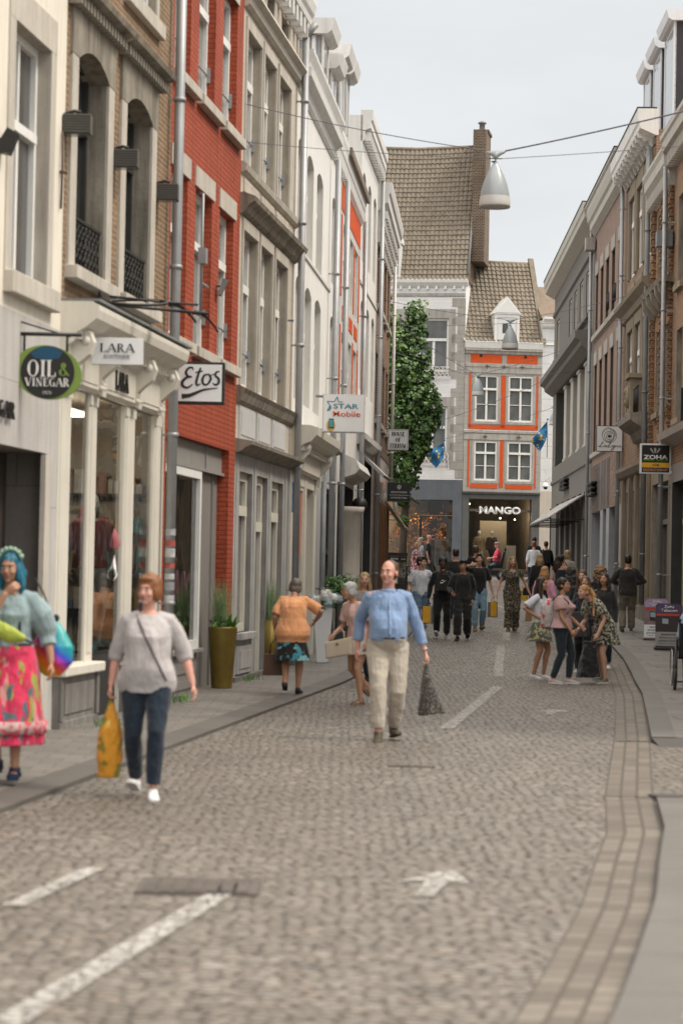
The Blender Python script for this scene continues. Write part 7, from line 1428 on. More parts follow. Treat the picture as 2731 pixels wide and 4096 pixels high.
def M_rain():
    m,nt,b=newmat('rainbow nylon'); t=nadd(nt,'ShaderNodeTexCoord'); s_=nadd(nt,'ShaderNodeSeparateXYZ'); nt.links.new(t.outputs['Object'],s_.inputs[0]); a=nadd(nt,'ShaderNodeMath',operation='MULTIPLY_ADD'); nt.links.new(s_.outputs[0],a.inputs[0]); a.inputs[1].default_value=.9; nt.links.new(s_.outputs[2],a.inputs[2]); f=rng(nt,a.outputs[0],-.42,.05)
    cr=nadd(nt,'ShaderNodeValToRGB'); nt.links.new(f,cr.inputs[0]); e=cr.color_ramp.elements; cols=[(0,(.01,.04,.2)),(.12,(.02,.2,.12)),(.25,(.65,.45,.02)),(.42,(.75,.2,.02)),(.55,(.7,.06,.1)),(.64,(.5,.05,.45)),(.74,(.05,.06,.55)),(.88,(.01,.25,.38)),(1,(.02,.3,.3))]
    e[0].position=0; e[0].color=c4(cols[0][1]); e[1].position=1; e[1].color=c4(cols[-1][1])
    for q,cc in cols[1:-1]: x=e.new(q); x.color=c4(cc)
    nt.links.new(cr.outputs[0],b.inputs['Base Color']); setp(b,rough=.4,spec=.5); return m
r=empty('drawstring_bag',(-2.12,17.95,1.12),R(-6),'shiny rainbow drawstring bag hanging at the back of the blue haired woman','bag'); B=MB(); B.tube([(.0,0,.12),(.0,0,.03),(0,0,-.08),(.0,0,-.2),(0,0,-.30)],[.03,.10,.165,.16,.06],18,ell=(1,.62)); remesh('bag_body',B,M_rain(),r,.011,1,.012,(10,10,4)); B=MB(); B.tube([(0,0,.13),(-.08,-.02,.33),(-.14,-.02,.42)],.007,6); B.ball((.02,0,.13),(.03,.03,.03)); B.build('cord',blackf,r)
# 2 grey sweater woman
gs=F('light grey jersey',(.44,.405,.40),.85,.1)
p=Person('woman in a light grey top and dark jeans carrying an orange patterned bag',-1.365,17.35,0,1.60,'rosy',None,w=1.12,bust=.04,belly=.035,vox=.0075,feet=((.075,-.17,0,-4),(.085,.16,.0,20)),hands=((.20,.02,-.50),(.13,.03,-.52)),hpose=(-24,0,0),fing=(.35,.75))
p.hair('layered','auburn'); p.top(gs,1.25,-.10,sl=.024,loose=.024,wr=.010,flare=.02,name='sweater'); p.trousers(dden,.010,.93,wr=.006); p.shoes(wshoe,wshoe); p.strap(F('dark strap',(.10,.075,.075)),.0,.53,1,.018,.034)
orf=F('orange flowered plastic',(.62,.27,.02),.45,.15,(9,[(.52,(.22,.17,.02)),(.6,(.70,.45,.10))])); wp_=worldpt(p,p.wr[1]+Vector((0,-.02,-.085))); r=empty('shopping_bag',tuple(wp_),0,'orange flowered plastic bag hanging from the hand of the grey top woman','bag'); B=MB(); B.tube([(0,0,0),(.0,0,-.10),(.01,0,-.24),(.0,0,-.42),(-.0,0,-.57)],[.012,.04,.085,.10,.075],14,ell=(1,.55)); remesh('bag_body',B,orf,r,.009,1,.012,(15,15,6))
# 3 man in blue shirt
bs=F('light blue shirt cotton',(.20,.29,.46),.8,.1); ch=F('beige chino',(.43,.375,.31),.85,.1)
p=Person('balding man in a light blue shirt and beige trousers striding towards the camera',.475,23.7,4,1.79,'rosy',None,sex='m',w=1.06,belly=.07,vox=.008,feet=((.085,.12,.0,12),(.09,-.22,0,-6)),hands=((.19,.04,-.52),(.10,.14,-.50)),hpose=(-30,2,0),fing=(.8,.5))
MAN=p; p.hair('receding','brown'); p.trousers(ch,.018,.90,wr=.007); p.belt(M_plain('dark belt',(.03,.012,.01),.4),.085); p.top(bs,1.72,.05,sl=.018,loose=.016,wr=.013,name='shirt',cuff=.006); p.shoes(brshoe,brshoe,boot=.045); p.placket(bs,.08,.48,.022)
B=MB(); B.loft([ringpts(p.up(0,.0,.49),.092,.078,p.L),ringpts(p.up(0,-.0,.548),.068,.068,p.L)]); B.build('collar',bs,p.root)
B=MB(); e,wv=p.el[0],p.wr[0]; d=(wv-e).normalized(); B.tube([wv-d*.035,wv-d*.015],.034,12); B.build('wristwatch',zinc,p.root)
pl=M_slabs('black and cream plaid',(.035,.03,.028),(.05,.045,.04),.05,.02,.006,(.33,.29,.24),noff=0); wp_=worldpt(p,p.wr[0]+Vector((.01,-.02,-.09))); r=empty('shopping_bag',tuple(wp_),0,'dark patterned fabric bag hanging from the hand of the man in blue','bag'); B=MB(); B.tube([(0,0,0),(.0,0,-.12),(.03,0,-.30),(.06,0,-.52)],[.012,.035,.085,.14],14,ell=(1,.5)); remesh('bag_body',B,F('dark tweed cloth',(.05,.043,.038),.85,.2,(60,[(.55,(.17,.15,.13))])),r,.01,1,.012,(14,14,4))
# 4 orange blouse woman seen from behind
p=Person('elderly woman in an apricot blouse and flowered skirt seen from behind',-.60,31.3,176,1.55,'tan',None,w=1.18,bust=.03,lean=8,hunch=22,vox=.009,feet=((.08,.14,.02,26),(.085,-.12,0,0)),hands=((.11,-.05,-.47),(.14,-.22,-.30,'rel',(-1.2,.5,-.1))),hpose=(18,0,0),grnd=.05)
p.hair('layered','dkgrey'); p.top(F('apricot cotton',(.72,.33,.15),.8,.1),.85,-.17,sl=.026,loose=.03,flare=.04,wr=.012,name='blouse'); p.skirt(F('black skirt with blue flowers',(.015,.013,.013),.85,.1,(7,[(.56,(.06,.26,.32)),(.60,(.20,.42,.45)),(.68,(.10,.05,.02))])),-.10,.43,.235,.21,.07,11,yoff=0); p.shoes(bshoe,bshoe)
wp_=worldpt(p,p.wr[0]+Vector((0,-.0,-.08))); bag('handbag','brown leather shopper carried by the woman in the apricot blouse',wp_,.30,.28,.13,M_plain('brown leather',(.10,.045,.022),.45,.25,4),-4,.20,taper=.92)
# 5 grey haired woman with pink top
p=Person('grey haired woman in a pale pink top and glasses walking behind the man in blue',.255,30.0,-52,1.54,'tan',None,w=1.08,bust=.03,lean=6,hunch=14,vox=.009,feet=((.08,-.02,0,0),(.08,.26,.05,40)),hands=((.10,.05,-.50),(.05,-.22,-.42)),hpose=(-10,6,0))
p.hair('layered','grey'); p.top(F('pale pink cotton',(.66,.42,.38),.85,.06),.75,-.12,sl=.024,loose=.026,wr=.010,name='blouse'); p.skirt(F('pale dotted skirt',(.50,.42,.36),.85,.1,(22,[(.62,(.05,.05,.08))])),.0,.62,.22,.20,.03,8); p.glasses(M_plain('amber lens',(.45,.28,.05),.2)); p.shoes(M_plain('tan sandal',(.25,.17,.11),.6,.15,6),None,.03,'sandal')
r=empty('handbag',(.02,29.6,.93),R(-10),'beige leather handbag held by the grey haired woman','bag'); B=MB(); B.add([(-.17,-.07,-.36),(.16,-.07,-.30),(.16,.07,-.30),(-.17,.07,-.36),(-.19,-.05,-.16),(.14,-.05,-.08),(.14,.05,-.08),(-.19,.05,-.16)],[(0,3,2,1),(4,5,6,7),(0,1,5,4),(1,2,6,5),(2,3,7,6),(3,0,4,7)]); remesh('bag_body',B,M_plain('beige leather',(.42,.34,.26),.45,.1,4),r,.01,14); B=MB(); B.tube([(-.10,-.03,-.14),(-.06,0,-.03),(.0,0,.02),(.04,0,-.03),(.05,-.03,-.10)],.009,6); B.build('handle',MC['beige leather'],r); B=MB(); B.ball((-.03,-.075,-.17),(.018,.01,.018)); B.build('clasp',gold,r)
p=Person('fair haired woman mostly hidden behind the grey haired woman',.36,36.6,20,1.66,'fair',None,vox=.012,hpose=(-20,0,0)); p.hair('shoulder','blond'); p.top(F('grey knit',(.3,.28,.27)),2,-.1); p.trousers(dden); p.shoes(bshoe)
# group of young men
p=Person('young man in a white t-shirt looking to his left with a hand in his pocket',1.80,54.0,6,1.80,'fair',None,sex='m',w=.93,vox=.010,feet=walkR,hands=((.13,.02,-.44,'rel',(1,.9,0)),(.09,-.10,-.50)),hpose=(58,0,0)); p.hair('quiff','dkbrown'); p.top(whf,.72,-.06,sl=.02,loose=.02,wr=.012,name='t_shirt'); p.trousers(denim,.022,.97,wr=.012); p.shoes(wshoe)
p=Person('young man in black with a small black backpack worn on his chest',2.24,53.0,0,1.80,'dark',None,sex='m',w=.95,vox=.010,feet=((.10,-.20,0,-4),(.10,.16,.0,26)),hands=((-.14,-.22,-.02,'rel',(.8,-.3,-1),(0,1,0),(-1,0,.2),(-.3,-.1,1)),(.12,.02,-.53)),hpose=(0,0,0),fing=(.7,.8)); p.hair('afro','black'); p.top(F('black green jersey',(.014,.019,.02)),1.9,-.08,sl=.022,loose=.018,name='shirt'); p.trousers(blackf,.022,.93,wr=.010); p.shoes(F('grey sneaker',(.42,.40,.39),.6,.2),wshoe,.028)
c=worldpt(p,p.up(.0,-.20,.30)); r=empty('backpack',tuple(c),0,'small black backpack with a white curved mark on the chest of the young man','bag'); B=MB(); B.box(-.12,.12,-.06,.06,-.20,.17); remesh('bag_body',B,blackg,r,.012,5); B=MB(); stroke(B,[(-.06,.0),(-.045,-.025),(.0,-.008),(.065,.035)],[.008,.022,.016,.003],-.075); stroke(B,[(-.035,.02),(-.01,.035),(.025,.03)],[.012,.014,.008],-.075); B.build('white_mark',wl,r); B=MB(); B.tube([(-.08,0,.16),(-.1,.12,.24)],.012,6); B.tube([(.08,0,.16),(.1,.12,.24)],.012,6); B.build('straps',blackf,r)
bc=lambda nm,lab,wp_,rz: None
def yellowbag(lab,c,rz):
    r=empty('paper_bag',tuple(c),R(rz),lab,'bag','yellow and grey carrier bags'); B=MB(); B.box(-.10,.10,-.06,.06,-.46,-.10); B.build('bag_body',M_plain('grey carton',(.26,.25,.25),.6,.1,4),r); B=MB(); B.box(-.11,.06,-.068,-.061,-.44,-.08); B.build('yellow_panel',M_plain('amber carton',(.80,.42,.035),.55,.08,4),r); B=MB(); B.tube([(-.05,0,-.10),(-.03,0,0),(.03,0,0),(.05,0,-.10)],.004,5); B.build('handle',blackf,r)
yellowbag('yellow and grey carrier bag held by the young man with the chest backpack',worldpt(p,p.wr[1]+Vector((-.0,0,-.09))),-15)
p=Person('smiling young man in a black zip tracksuit',2.66,52.5,-4,1.77,'tan',None,sex='m',w=.95,vox=.010,feet=((.11,.16,.0,24),(.09,-.22,0,-4)),hands=((.05,-.06,-.50),(.06,-.24,-.36)),hpose=(0,-2,4)); p.hair('crop','black'); p.top(F('black tracksuit top',(.018,.018,.017)),2,-.10,sl=.028,loose=.026,wr=.012,name='zip_jacket'); p.trousers(F('black tracksuit trousers',(.016,.016,.016)),.034,.94,wr=.014); p.shoes(bshoe,bshoe)
B=MB(); B.tube([p.hc+p.HM@Vector(q) for q in ((-.024,-.094,-.050),(0,-.100,-.057),(.024,-.094,-.050))],.005,6,ell=(1,1)); B.build('teeth',eyew,p.root)
p=Person('man in a black t-shirt and jeans with his forearm raised across his face',3.22,56.3,4,1.81,'fair',None,sex='m',w=.98,vox=.010,feet=((.10,.12,.0,16),(.09,-.20,0,0)),hands=((.16,.02,-.53),(.06,-.30,.10,'rel',(-1.4,-.3,.1),(0,1,0),(0,0,1),(.9,.1,.15))),hpose=(0,10,0),fing=(.7,.2)); p.hair('quiff','dkbrown'); p.top(blackf,.8,-.07,sl=.02,loose=.02,name='t_shirt'); p.trousers(F('washed blue denim',(.17,.28,.36),.8,.25),.016,.95,wr=.010); p.shoes(M_plain('tan sandal',(.25,.17,.11),.6),None,.02,'sandal'); yellowbag('yellow and grey carrier bag held by the man covering his face',worldpt(p,p.wr[0]+Vector((0,0,-.09))),35)
p=Person('man in a black shirt walking away behind the young man in the tracksuit',2.95,62,180,1.80,'tan',None,sex='m',vox=.012); p.hair('crop','dkbrown'); p.top(blackg,2,-.08); p.trousers(dden); p.shoes(bshoe)
p=Person('man in a black t-shirt walking away behind the man with the raised arm',3.68,66,186,1.83,'tan',None,sex='m',vox=.012,feet=walkL); p.hair('crop','brown'); p.top(blackf,.7,-.08); p.trousers(dden); p.shoes(bshoe)
# store front trio
p=Person('white haired woman with sunglasses in front of the jewellery shop',2.95,90,60,1.70,'fair',None,vox=.012,hpose=(0,0,0)); p.hair('crop','grey'); p.top(whf,1.2,-.1,sl=.02,loose=.02); p.trousers(F('white trousers',(.55,.54,.52))); p.glasses(blk); p.shoes(wshoe)
p=Person('bald man with glasses in a black t-shirt in front of the jewellery shop',3.26,90,85,1.84,'rosy',None,sex='m',vox=.012,feet=walkL); p.hair('bald','grey'); p.top(blackf,.8,-.08); p.trousers(blackg); p.glasses(); p.shoes(bshoe)
B=MB(); B.box(.12,.16,-.06,.02,1.28,1.42); B.build('yellow_print',M_plain('lime yellow print',(.55,.6,.03),.5),p.root)
p=Person('fair haired woman with sunglasses and a colourful flowered dress',2.57,82,50,1.62,'fair',None,vox=.012,feet=walkR); p.hair('bob','dkblond'); p.top(F('flowered dress cloth',(.30,.06,.09),.8,.1,(16,[(.52,(.55,.5,.5)),(.58,(.08,.10,.3)),(.63,(.6,.2,.1))])),.7,-.1,name='dress_top'); p.skirt(MC['flowered dress cloth'],.05,.55,.25); p.glasses(blk); p.shoes(bshoe)
# jumpsuit woman
js=F('black and gold speckled jersey',(.028,.024,.018),.7,.2,(48,[(.56,(.30,.25,.15))]))
p=Person('woman in a dark speckled wide leg jumpsuit walking up the street alone',4.0,56.3,2,1.76,'fair',None,w=1.04,bust=.045,vox=.009,feet=((.075,.10,.0,10),(.09,-.16,0,0)),hands=((.26,.05,-.48),(.19,.0,-.50)),hpose=(2,0,0)); p.hair('shoulder','dkblond'); p.top(js,.42,-.08,z1=.47,sl=.022,loose=.016,wr=.010,name='jumpsuit_top',puff=.015); p.trousers(js,.030,.97,top=.12,flare=.03,wr=.016,name='jumpsuit_trousers'); p.shoes(M_plain('tan sandal',(.25,.17,.11),.6),None,.03,'sandal')
B=MB(); a=[p.up(0,-.135,.50),p.up(.05,-.12,.545),p.up(-.05,-.12,.545)]; B.ball(p.up(0,-.115,.45),(.012,.006,.012),8,6); B.build('pendant',wl,p.root)
# right hand group of young women
p=Person('girl with long dark hair, white t-shirt and short flowered skirt, hand on her hip',3.17,38.3,62,1.62,'tan',None,w=.95,bust=.02,vox=.009,feet=((.09,-.04,0,0),(.10,.06,0,0)),hands=((.12,.0,-.50),(.03,-.02,-.33,'rel',(-1,1.4,0))),hpose=(-4,2,0)); p.hair('long','dkbrown'); p.top(whf,.8,.02,sl=.022,loose=.02,wr=.010,name='t_shirt'); p.skirt(F('short flowered skirt',(.10,.13,.08),.8,.15,(16,[(.50,(.45,.38,.20)),(.57,(.08,.07,.16)),(.62,(.40,.42,.36))])),.06,.60,.24,.21,.05,9); p.shoes(wshoe)
p=Person('girl with short dark curly hair, pink top and dark jeans wearing a pale backpack',3.40,37.0,70,1.62,'tan',None,w=1.12,bust=.06,vox=.009,feet=((.10,-.10,0,0),(.10,.12,0,0)),hands=((.05,-.26,-.44),(.04,-.20,-.50)),hpose=(-14,6,0),fing=.5); p.hair('perm','dkbrown'); p.top(F('dusty pink cotton',(.52,.33,.32),.85,.08),.6,.0,sl=.03,loose=.024,flare=.06,wr=.012,name='blouse',puff=.01); p.trousers(F('slate stretch denim',(.022,.032,.042)),.007,.95,wr=.004); p.shoes(F('pale pink sneaker',(.55,.42,.40),.6,.08),wshoe,.025)
c=worldpt(p,p.up(.0,.23,.24)); r=empty('backpack',tuple(c),R(70),'pale flowered backpack on the back of the girl in the pink top','bag'); B=MB(); B.ball((0,0,-.02),(.16,.11,.25)); B.box(-.12,.12,-.06,.10,-.22,.12); remesh('bag_body',B,F('flowered canvas',(.50,.46,.44),.8,.1,(9,[(.56,(.50,.08,.10)),(.63,(.12,.20,.12))])),r,.013,6); B=MB(); [B.tube([(x,-.06,.18),(x*1.05,-.19,.29),(x*1.15,-.34,.17),(x*1.1,-.33,.0),(x,-.10,-.12)],.017,6,ell=(.5,1)) for x in (-.1,.1)]; B.build('straps',blackg,r)
fd=F('black dress with cream flowers',(.035,.032,.022),.85,.15,(26,[(.50,(.40,.38,.29)),(.60,(.14,.13,.08))]))
p=Person('girl with a long strawberry ponytail bending forward in a black and cream dress',4.10,37.4,-62,1.66,'fair',None,w=1.0,bust=.02,lean=28,hunch=12,vox=.009,feet=((.09,-.04,0,0),(.10,.05,0,8)),hands=((.10,-.04,-.50),(.02,-.16,-.46)),hpose=(6,24,0)); p.hair('ponytail','strawberry',[(0,.10,.06),(.02,.14,.04),(.08,.15,-.05),(.14,.12,-.22),(.18,.06,-.40)]); p.top(fd,.72,-.08,sl=.024,loose=.02,flare=.03,puff=.02,wr=.010,name='dress_top'); p.skirt(fd,.04,.60,.25,.22,.05,9,name='dress_skirt',yoff=.02); p.shoes(F('green brown trainer',(.16,.15,.08),.7,.2),wshoe,.028)
r=empty('backpack',(3.83,37.15,.10),R(20),'black backpack standing low beside the bending girl','bag'); B=MB(); B.add([(-.17,-.1,0),(.17,-.1,0),(.17,.12,0),(-.17,.12,0),(-.07,-.03,.55),(.10,-.03,.55),(.10,.05,.55),(-.07,.05,.55)],[(0,3,2,1),(4,5,6,7),(0,1,5,4),(1,2,6,5),(2,3,7,6),(3,0,4,7)]); remesh('bag_body',B,F('black nylon with grey prints',(.016,.015,.018),.6,.2,(12,[(.66,(.10,.09,.12))])),r,.012,3,.02,(9,9,9)); B=MB(); B.tube([(0,0,.52),(-.02,0,.72),(.05,0,.78),(.08,0,.54)],.012,6); B.build('handle',blackf,r)
p=Person('girl in a navy jumper with a charcoal tote, hidden behind the bending girl',4.12,40.6,-30,1.62,'tan',None,vox=.012,feet=((.09,-.04,0,0),(.09,.05,0,0)),hands=((.08,-.02,-.48),(-.02,-.26,-.22)),hpose=(10,12,0)); p.hair('long','brown'); p.top(F('navy jumper',(.012,.016,.035)),1.9,-.1,sl=.026,loose=.026,name='jumper'); p.trousers(F('navy wide trousers',(.012,.014,.022)),.03,.97,flare=.04,wr=.014); p.shoes(wshoe)
bag('tote_bag','large charcoal tote bag on the arm of the girl in navy',(3.93,40.2,1.28),.44,.42,.12,F('charcoal felt',(.055,.05,.05),.9,.1),8,.22,soft=.008)
p=Person('young woman with brown hair and a black jacket facing the camera in the group',4.40,44.0,-12,1.70,'fair',None,vox=.011,hpose=(-6,0,0)); p.hair('long','brown'); p.top(blackf,2,-.12,sl=.026,loose=.026,name='jacket'); p.trousers(dden); p.shoes(bshoe)
p=Person('dark haired young woman facing the camera behind the bending girl',4.58,42.0,-15,1.68,'tan',None,vox=.011,hpose=(-10,4,0)); p.hair('shoulder','dkbrown'); p.top(blackg,2,-.1); p.trousers(dden,.012,.9); p.shoes(wshoe)
p=Person('woman with very long black curls seen from behind in the group',4.38,46,170,1.72,'tan',None,vox=.012); p.hair('curlylong','black'); p.top(F('teal grey knit',(.05,.07,.09)),1.9,-.1); p.trousers(denim); p.shoes(wshoe)
p=Person('woman with a large mass of light brown curls seen from behind',5.10,47.5,175,1.74,'fair',None,vox=.012); p.hair('curly','curlbrown'); p.top(blackf,2,-.1); p.trousers(dden); p.shoes(bshoe)
p=Person('woman with strawberry blond hair in a pink shirt walking away',4.30,51,178,1.70,'fair',None,vox=.011,feet=walkL); p.hair('shoulder','strawberry'); p.top(F('bubblegum pink shirt',(.62,.30,.38),.85,.08),1.3,-.12,sl=.026,loose=.026,wr=.012,name='shirt'); p.trousers(blackg); p.shoes(wshoe)
# people further up the street
p=Person('blond woman in a black dress with a black shoulder bag walking away',5.10,62,176,1.74,'fair',None,vox=.012,feet=walkL); p.hair('shoulder','blond'); p.top(blackf,2,-.12,sl=.026,loose=.026,name='dress_top'); p.skirt(blackf,.05,.50,.27,.24,.05,9,name='dress_skirt'); p.shoes(bshoe)
bag('shoulder_bag','black handbag at the side of the blond woman in black',(4.80,61.7,1.62),.30,.20,.12,bshoe,10,.28); bag('shopping_bag','bright yellow and red shopping bag held by the blond woman in black',(4.72,62.2,1.38),.22,.30,.1,F('yellow red print bag',(.70,.45,.05),.5,.1,(10,[(.56,(.5,.04,.03))])),0,.08); bag('shopping_bag','brown paper bag carried beside the jumpsuit woman',(4.60,58.5,1.02),.22,.34,.1,M_plain('kraft paper',(.30,.19,.10),.8,.1,4),10,.14)
p=Person('woman with long dark hair, bare shoulders and white jeans looking to her left',5.74,63,168,1.70,'tan',None,vox=.012,feet=walkR,hpose=(-58,0,0)); p.hair('curlylong','dkbrown'); p.top(F('dark teal camisole',(.02,.03,.045)),0,-.03,z1=.42,name='camisole'); p.trousers(F('white jeans',(.60,.58,.56))); p.shoes(wshoe)
bag('paper_bag','large brown paper bag over the shoulder of the bare shouldered woman',(6.0,62.7,1.98),.34,.34,.12,MC['kraft paper'],15,.12)
p=Person('blond woman in a grey top with a yellow shawl walking away',6.18,66,178,1.74,'fair',None,vox=.012); p.hair('bob','blond'); p.top(F('grey beige top',(.36,.34,.31)),1.3,-.12); p.trousers(dden); p.strap(blackf,.1,.53,-1,.02,.03); p.shoes(bshoe)
B=MB(); B.tube([(.17,.05,1.35),(.2,.08,1.1),(.16,.1,.95)],[.03,.06,.03],8,ell=(1,.5)); B.build('yellow_shawl',M_plain('yellow cloth',(.65,.58,.08),.8),p.root)
p=Person('woman in a white blouse with rolled sleeves walking away up the street',6.38,80,180,1.76,'fair',None,vox=.012,feet=walkL); p.hair('updo','auburn'); p.top(whf,1.3,-.04,sl=.024,loose=.022,name='blouse'); p.trousers(dden); p.shoes(bshoe)
p=Person('man in a black t-shirt and backwards cap walking away up the street',6.86,86,182,1.84,'tan',None,sex='m',vox=.012); p.hair('crop','dkbrown'); p.top(blackf,.8,-.08); p.trousers(denim); p.cap(blackf); p.shoes(bshoe)
p=Person('person with a black backpack walking close to the dark grey building',7.12,84,180,1.70,'tan',None,sex='m',vox=.012); p.hair('crop','dkbrown'); p.top(blackf,2,-.08); p.trousers(blackg); p.shoes(bshoe)
r=empty('backpack',tuple(worldpt(p,p.up(0,.2,.28))),0,'black backpack on the person near the dark grey building','bag'); B=MB(); B.box(-.15,.15,-.08,.08,-.24,.22); remesh('bag_body',B,F('black nylon',(.012,.012,.013)),r,.015,4); B=MB(); [B.tube([(x,.06,.18),(x,.2,.27),(x,.30,.1)],.014,6) for x in (-.1,.1)]; B.build('straps',blackf,r)
p=Person('man in a dark grey jumper and khaki trousers walking away along the right pavement',6.60,55.6,176,1.80,'tan',None,sex='m',w=1.06,vox=.010,feet=((.10,.10,.0,14),(.10,-.14,0,0)),hands=((.02,-.24,-.28,'rel',(1,.8,-.2)),(.02,-.24,-.28,'rel',(-1,.8,-.2))),grnd=.06); p.hair('crop','black'); p.top(F('dark grey jumper',(.028,.024,.024)),2,-.08,sl=.034,loose=.034,wr=.012,name='jumper'); p.trousers(F('khaki corduroy',(.17,.145,.11),.85,.12),.026,.97,wr=.012); p.shoes(brshoe)
# mannequins
man=M_plain('white mannequin shell',(.70,.69,.68),.35,.03,2); SK['shell']=man
def mannequin(h,x,y,z,H,rz,label,tops,bottom=None,sex='m',hands=None):
    w_=h.W(x,y,z); p=Person(label,w_.x,w_.y,math.degrees(h.rz)+rz,H,'shell',None,z=z,sex=sex,vox=.011,hands=hands)
    p.root.name='mannequin'; p.root['category']='mannequin'
    p.top(*tops[0],**tops[1]); 
    if bottom: p.trousers(bottom)
    return p
mannequin(HM,1.02,1.0,1.95,1.80,0,'left mannequin in a tan zip jacket in the end shop window',((F('tan jacket',(.36,.26,.15)),2,-.10),dict(sl=.03,loose=.035,name='jacket')),F('cream trousers',(.5,.46,.38)))
q=mannequin(HM,1.62,1.0,1.95,1.80,0,'right mannequin with sunglasses and a dark brown jacket in the end shop window',((F('brown jacket',(.07,.05,.03)),2,-.10),dict(sl=.03,loose=.035,name='jacket')),F('black trousers',(.02,.02,.02))); q.glasses(blk)
mannequin(H2,2.75,.27,.76,1.70,-60,'slim white mannequin in a dusty pink blouse behind the boutique glass',((F('raspberry pink blouse',(.36,.10,.11)),.95,-.02),dict(sl=.05,loose=.03,puff=.03,name='blouse')),None,'f',((.12,-.05,-.50),(.10,0,-.52)))
r=empty('display_pedestal',tuple(H2.W(2.35,.9,.64)),H2.rz,'gold ribbed pedestal with a black hat in the boutique window','display stand'); B=MB(); B.lathe([(0,0),(.14,0),(.15,.05),(.11,.25),(.12,.45),(.2,.55),(.2,.58),(0,.58)],n=20); B.build('pedestal',gold,r); B=MB(); B.lathe([(0,.58),(.22,.58),(.22,.6),(.1,.62),(.09,.7),(0,.72)],n=20); B.build('hat',blackf,r)
r=empty('clothes_rail',tuple(H2.W(2.5,1.4,2.3)),H2.rz,'rail of hanging brown bags and clothes inside the boutique','clothes rail'); B=MB(); B.tube([(-.6,0,.1),(.6,0,.1)],.012,6); B.build('rail',black,r)
for i,(x,mt,hh) in enumerate(((-.35,HC['auburn'],.28),(-.1,HC['brown'],.3),(.2,F('green print cloth',(.25,.33,.2),.8,.1,(14,[(.55,(.5,.45,.35))])),.75),(.4,HC['auburn'],.3))): B=MB(); B.tube([(x,0,.08),(x,0,0),(x+.02,0,-hh*.5),(x,0,-hh)],[.01,.05,.09,.06],10,ell=(1,.4)); B.build('hanging_garment',mt,r)
# power wheelchair and rider at the far end
r=empty('power_wheelchair',(6.1,96,gz(96)),R(-90),'black power wheelchair crossing in front of the clothes shop window','wheelchair')
for x in (-.28,.28):
    for y,rr in ((-.36,.17),(.30,.2)):
        B=MB(); B.tube([(x-.04,y,rr),(x+.04,y,rr)],rr,20); w_=B.build('wheel',blackl,r); B=MB(); B.tube([(x-.045,y,rr),(x+.045,y,rr)],rr*.6,14); B.build('rim',zinc,w_)
B=MB(); B.box(-.2,.2,-.3,.3,.2,.42); B.box(-.24,.24,-.62,-.42,.1,.14); B.box(-.03,.03,-.6,-.35,.12,.3); B.build('chassis',black,r,bev=.02); B=MB(); B.box(-.24,.24,-.28,.26,.5,.6); B.prism([(.2,.6),(.34,1.15),(.42,1.15),(.3,.5)],-.22,.22); B.ball((0,.42,1.26),(.14,.05,.09)); o=B.build('seat',blackf,r); fixn(o); B=MB(); B.box(-.3,-.25,-.22,.2,.72,.77); B.box(.25,.3,-.22,.2,.72,.77); B.build('armrest',black,r)
p=Person('man in a bright pink shirt and red cap riding the power wheelchair',6.1,96,-90,1.72,'rosy',None,z=gz(96),sex='m',vox=.012,seat=(0,.12,.72),feet=((.12,-.52,.08,0),(.12,-.52,.08,0)),hands=((.08,-.30,-.30),(.08,-.30,-.30)),belly=.05); p.hair('crop','grey'); p.top(F('bright pink cloth',(.70,.05,.10)),.8,-.02,sl=.02,loose=.02); p.trousers(denim,.015,.9); p.cap(F('red cap cloth',(.45,.04,.06))); p.shoes(wshoe)
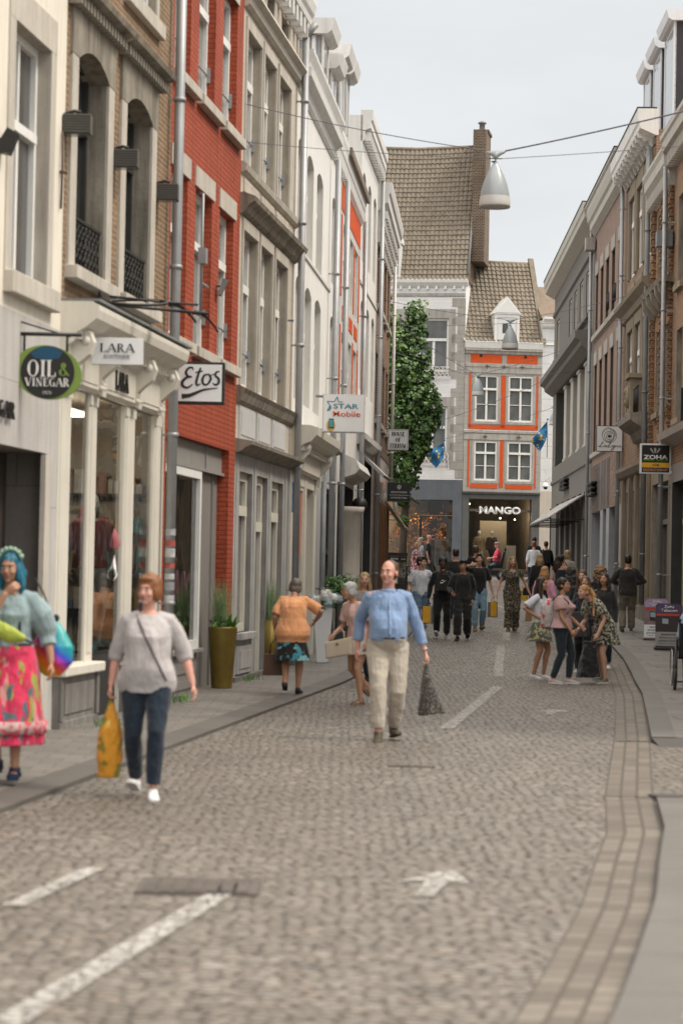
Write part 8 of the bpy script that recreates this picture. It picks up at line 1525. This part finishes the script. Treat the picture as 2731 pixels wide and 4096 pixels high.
# manual wheelchair at the right edge
r=empty('wheelchair',(5.09,34.6,gz(34.6)+.055),R(176),'wheelchair with steel hand rims cut off by the right edge of the picture','wheelchair')
for x in (-.29,.29):
    B=MB(); B.tube([(x,.05+.30*math.cos(t),.31+.30*math.sin(t)) for t in [q*R(12) for q in range(31)]],.018,6); w_=B.build('wheel',blackl,r); B=MB(); B.tube([(x+(.05 if x>0 else -.05),.05+.26*math.cos(t),.31+.26*math.sin(t)) for t in [q*R(12) for q in range(31)]],.009,6); [B.tube([(x,.05,.31),(x,.05+.29*math.cos(R(q*30)),.31+.29*math.sin(R(q*30)))],.0025,4) for q in range(12)]; B.build('hand_rim',zinc,w_)
    B=MB(); B.tube([(x*.85-.012,-.42,.09),(x*.85+.012,-.42,.09)],.09,16); B.build('caster',blackl,r)
B=MB(); 
for x in (-.24,.24): B.tube([(x,.22,.98),(x,.22,.45),(x,-.3,.45),(x,-.45,.1)],.013,8); B.tube([(x,.2,.72),(x,-.25,.72),(x,-.28,.48)],.013,8); B.tube([(x,.22,.98),(x,.32,1.0)],.018,8)
B.build('frame',black,r); B=MB(); B.box(-.23,.23,-.28,.22,.44,.48); B.box(-.23,.23,.2,.24,.48,.95); B.build('seat',blackf,r); B=MB(); B.box(-.22,-.03,-.6,-.45,.08,.1); B.box(.03,.22,-.6,-.45,.08,.1); B.build('footrest',black,r)
p=Person('person in a pale denim jacket seated in the wheelchair at the right edge',5.12,34.6,176,1.70,'fair',None,z=gz(34.6)+.055,sex='m',w=1.1,vox=.010,seat=(0,.06,.58),feet=((.10,-.54,.02,0),(.10,-.54,.02,0)),hands=((.02,-.22,-.34,'rel',(.2,1,0)),(.02,-.22,-.34,'rel',(-.2,1,0)))); p.hair('crop','grey'); p.top(F('pale washed denim',(.26,.36,.46),.85,.15),1.8,-.05,sl=.035,loose=.03,wr=.014,name='jacket'); p.trousers(blackg,.02,.95); p.shoes(bshoe)
# goods on the end walls of the shop windows (what one sees through the glass from down the street)
rnd=random.Random(21)
pal=[(.45,.08,.08),(.1,.28,.3),(.55,.5,.4),(.12,.12,.1),(.5,.3,.1),(.2,.25,.4),(.6,.55,.5),(.3,.15,.1)]
def endgoods(h,x,y0,y1,rows,name='display_shelf'):
    for z in rows:
        B=MB(); B.box(x-.16,x,y0,y1,z-.03,z); sh=h.part(B,name,darkw); y=y0+.03
        while y<y1-.08:
            w_=rnd.uniform(.05,.13); hh=rnd.uniform(.1,.3); B=MB(); B.box(x-.15,x-.03,y,y+w_,z+.001,z+hh); c=rnd.choice(pal); B.build('boxed_goods',M_plain('goods %.2f %.2f'%(c[0],c[1]),c,.5,.2,9),sh); y+=w_+.015
endgoods(H2,4.88,.1,1.2,(1.15,1.6,2.05,2.5)); endgoods(H5,4.72,.5,.9,(1.0,1.5))
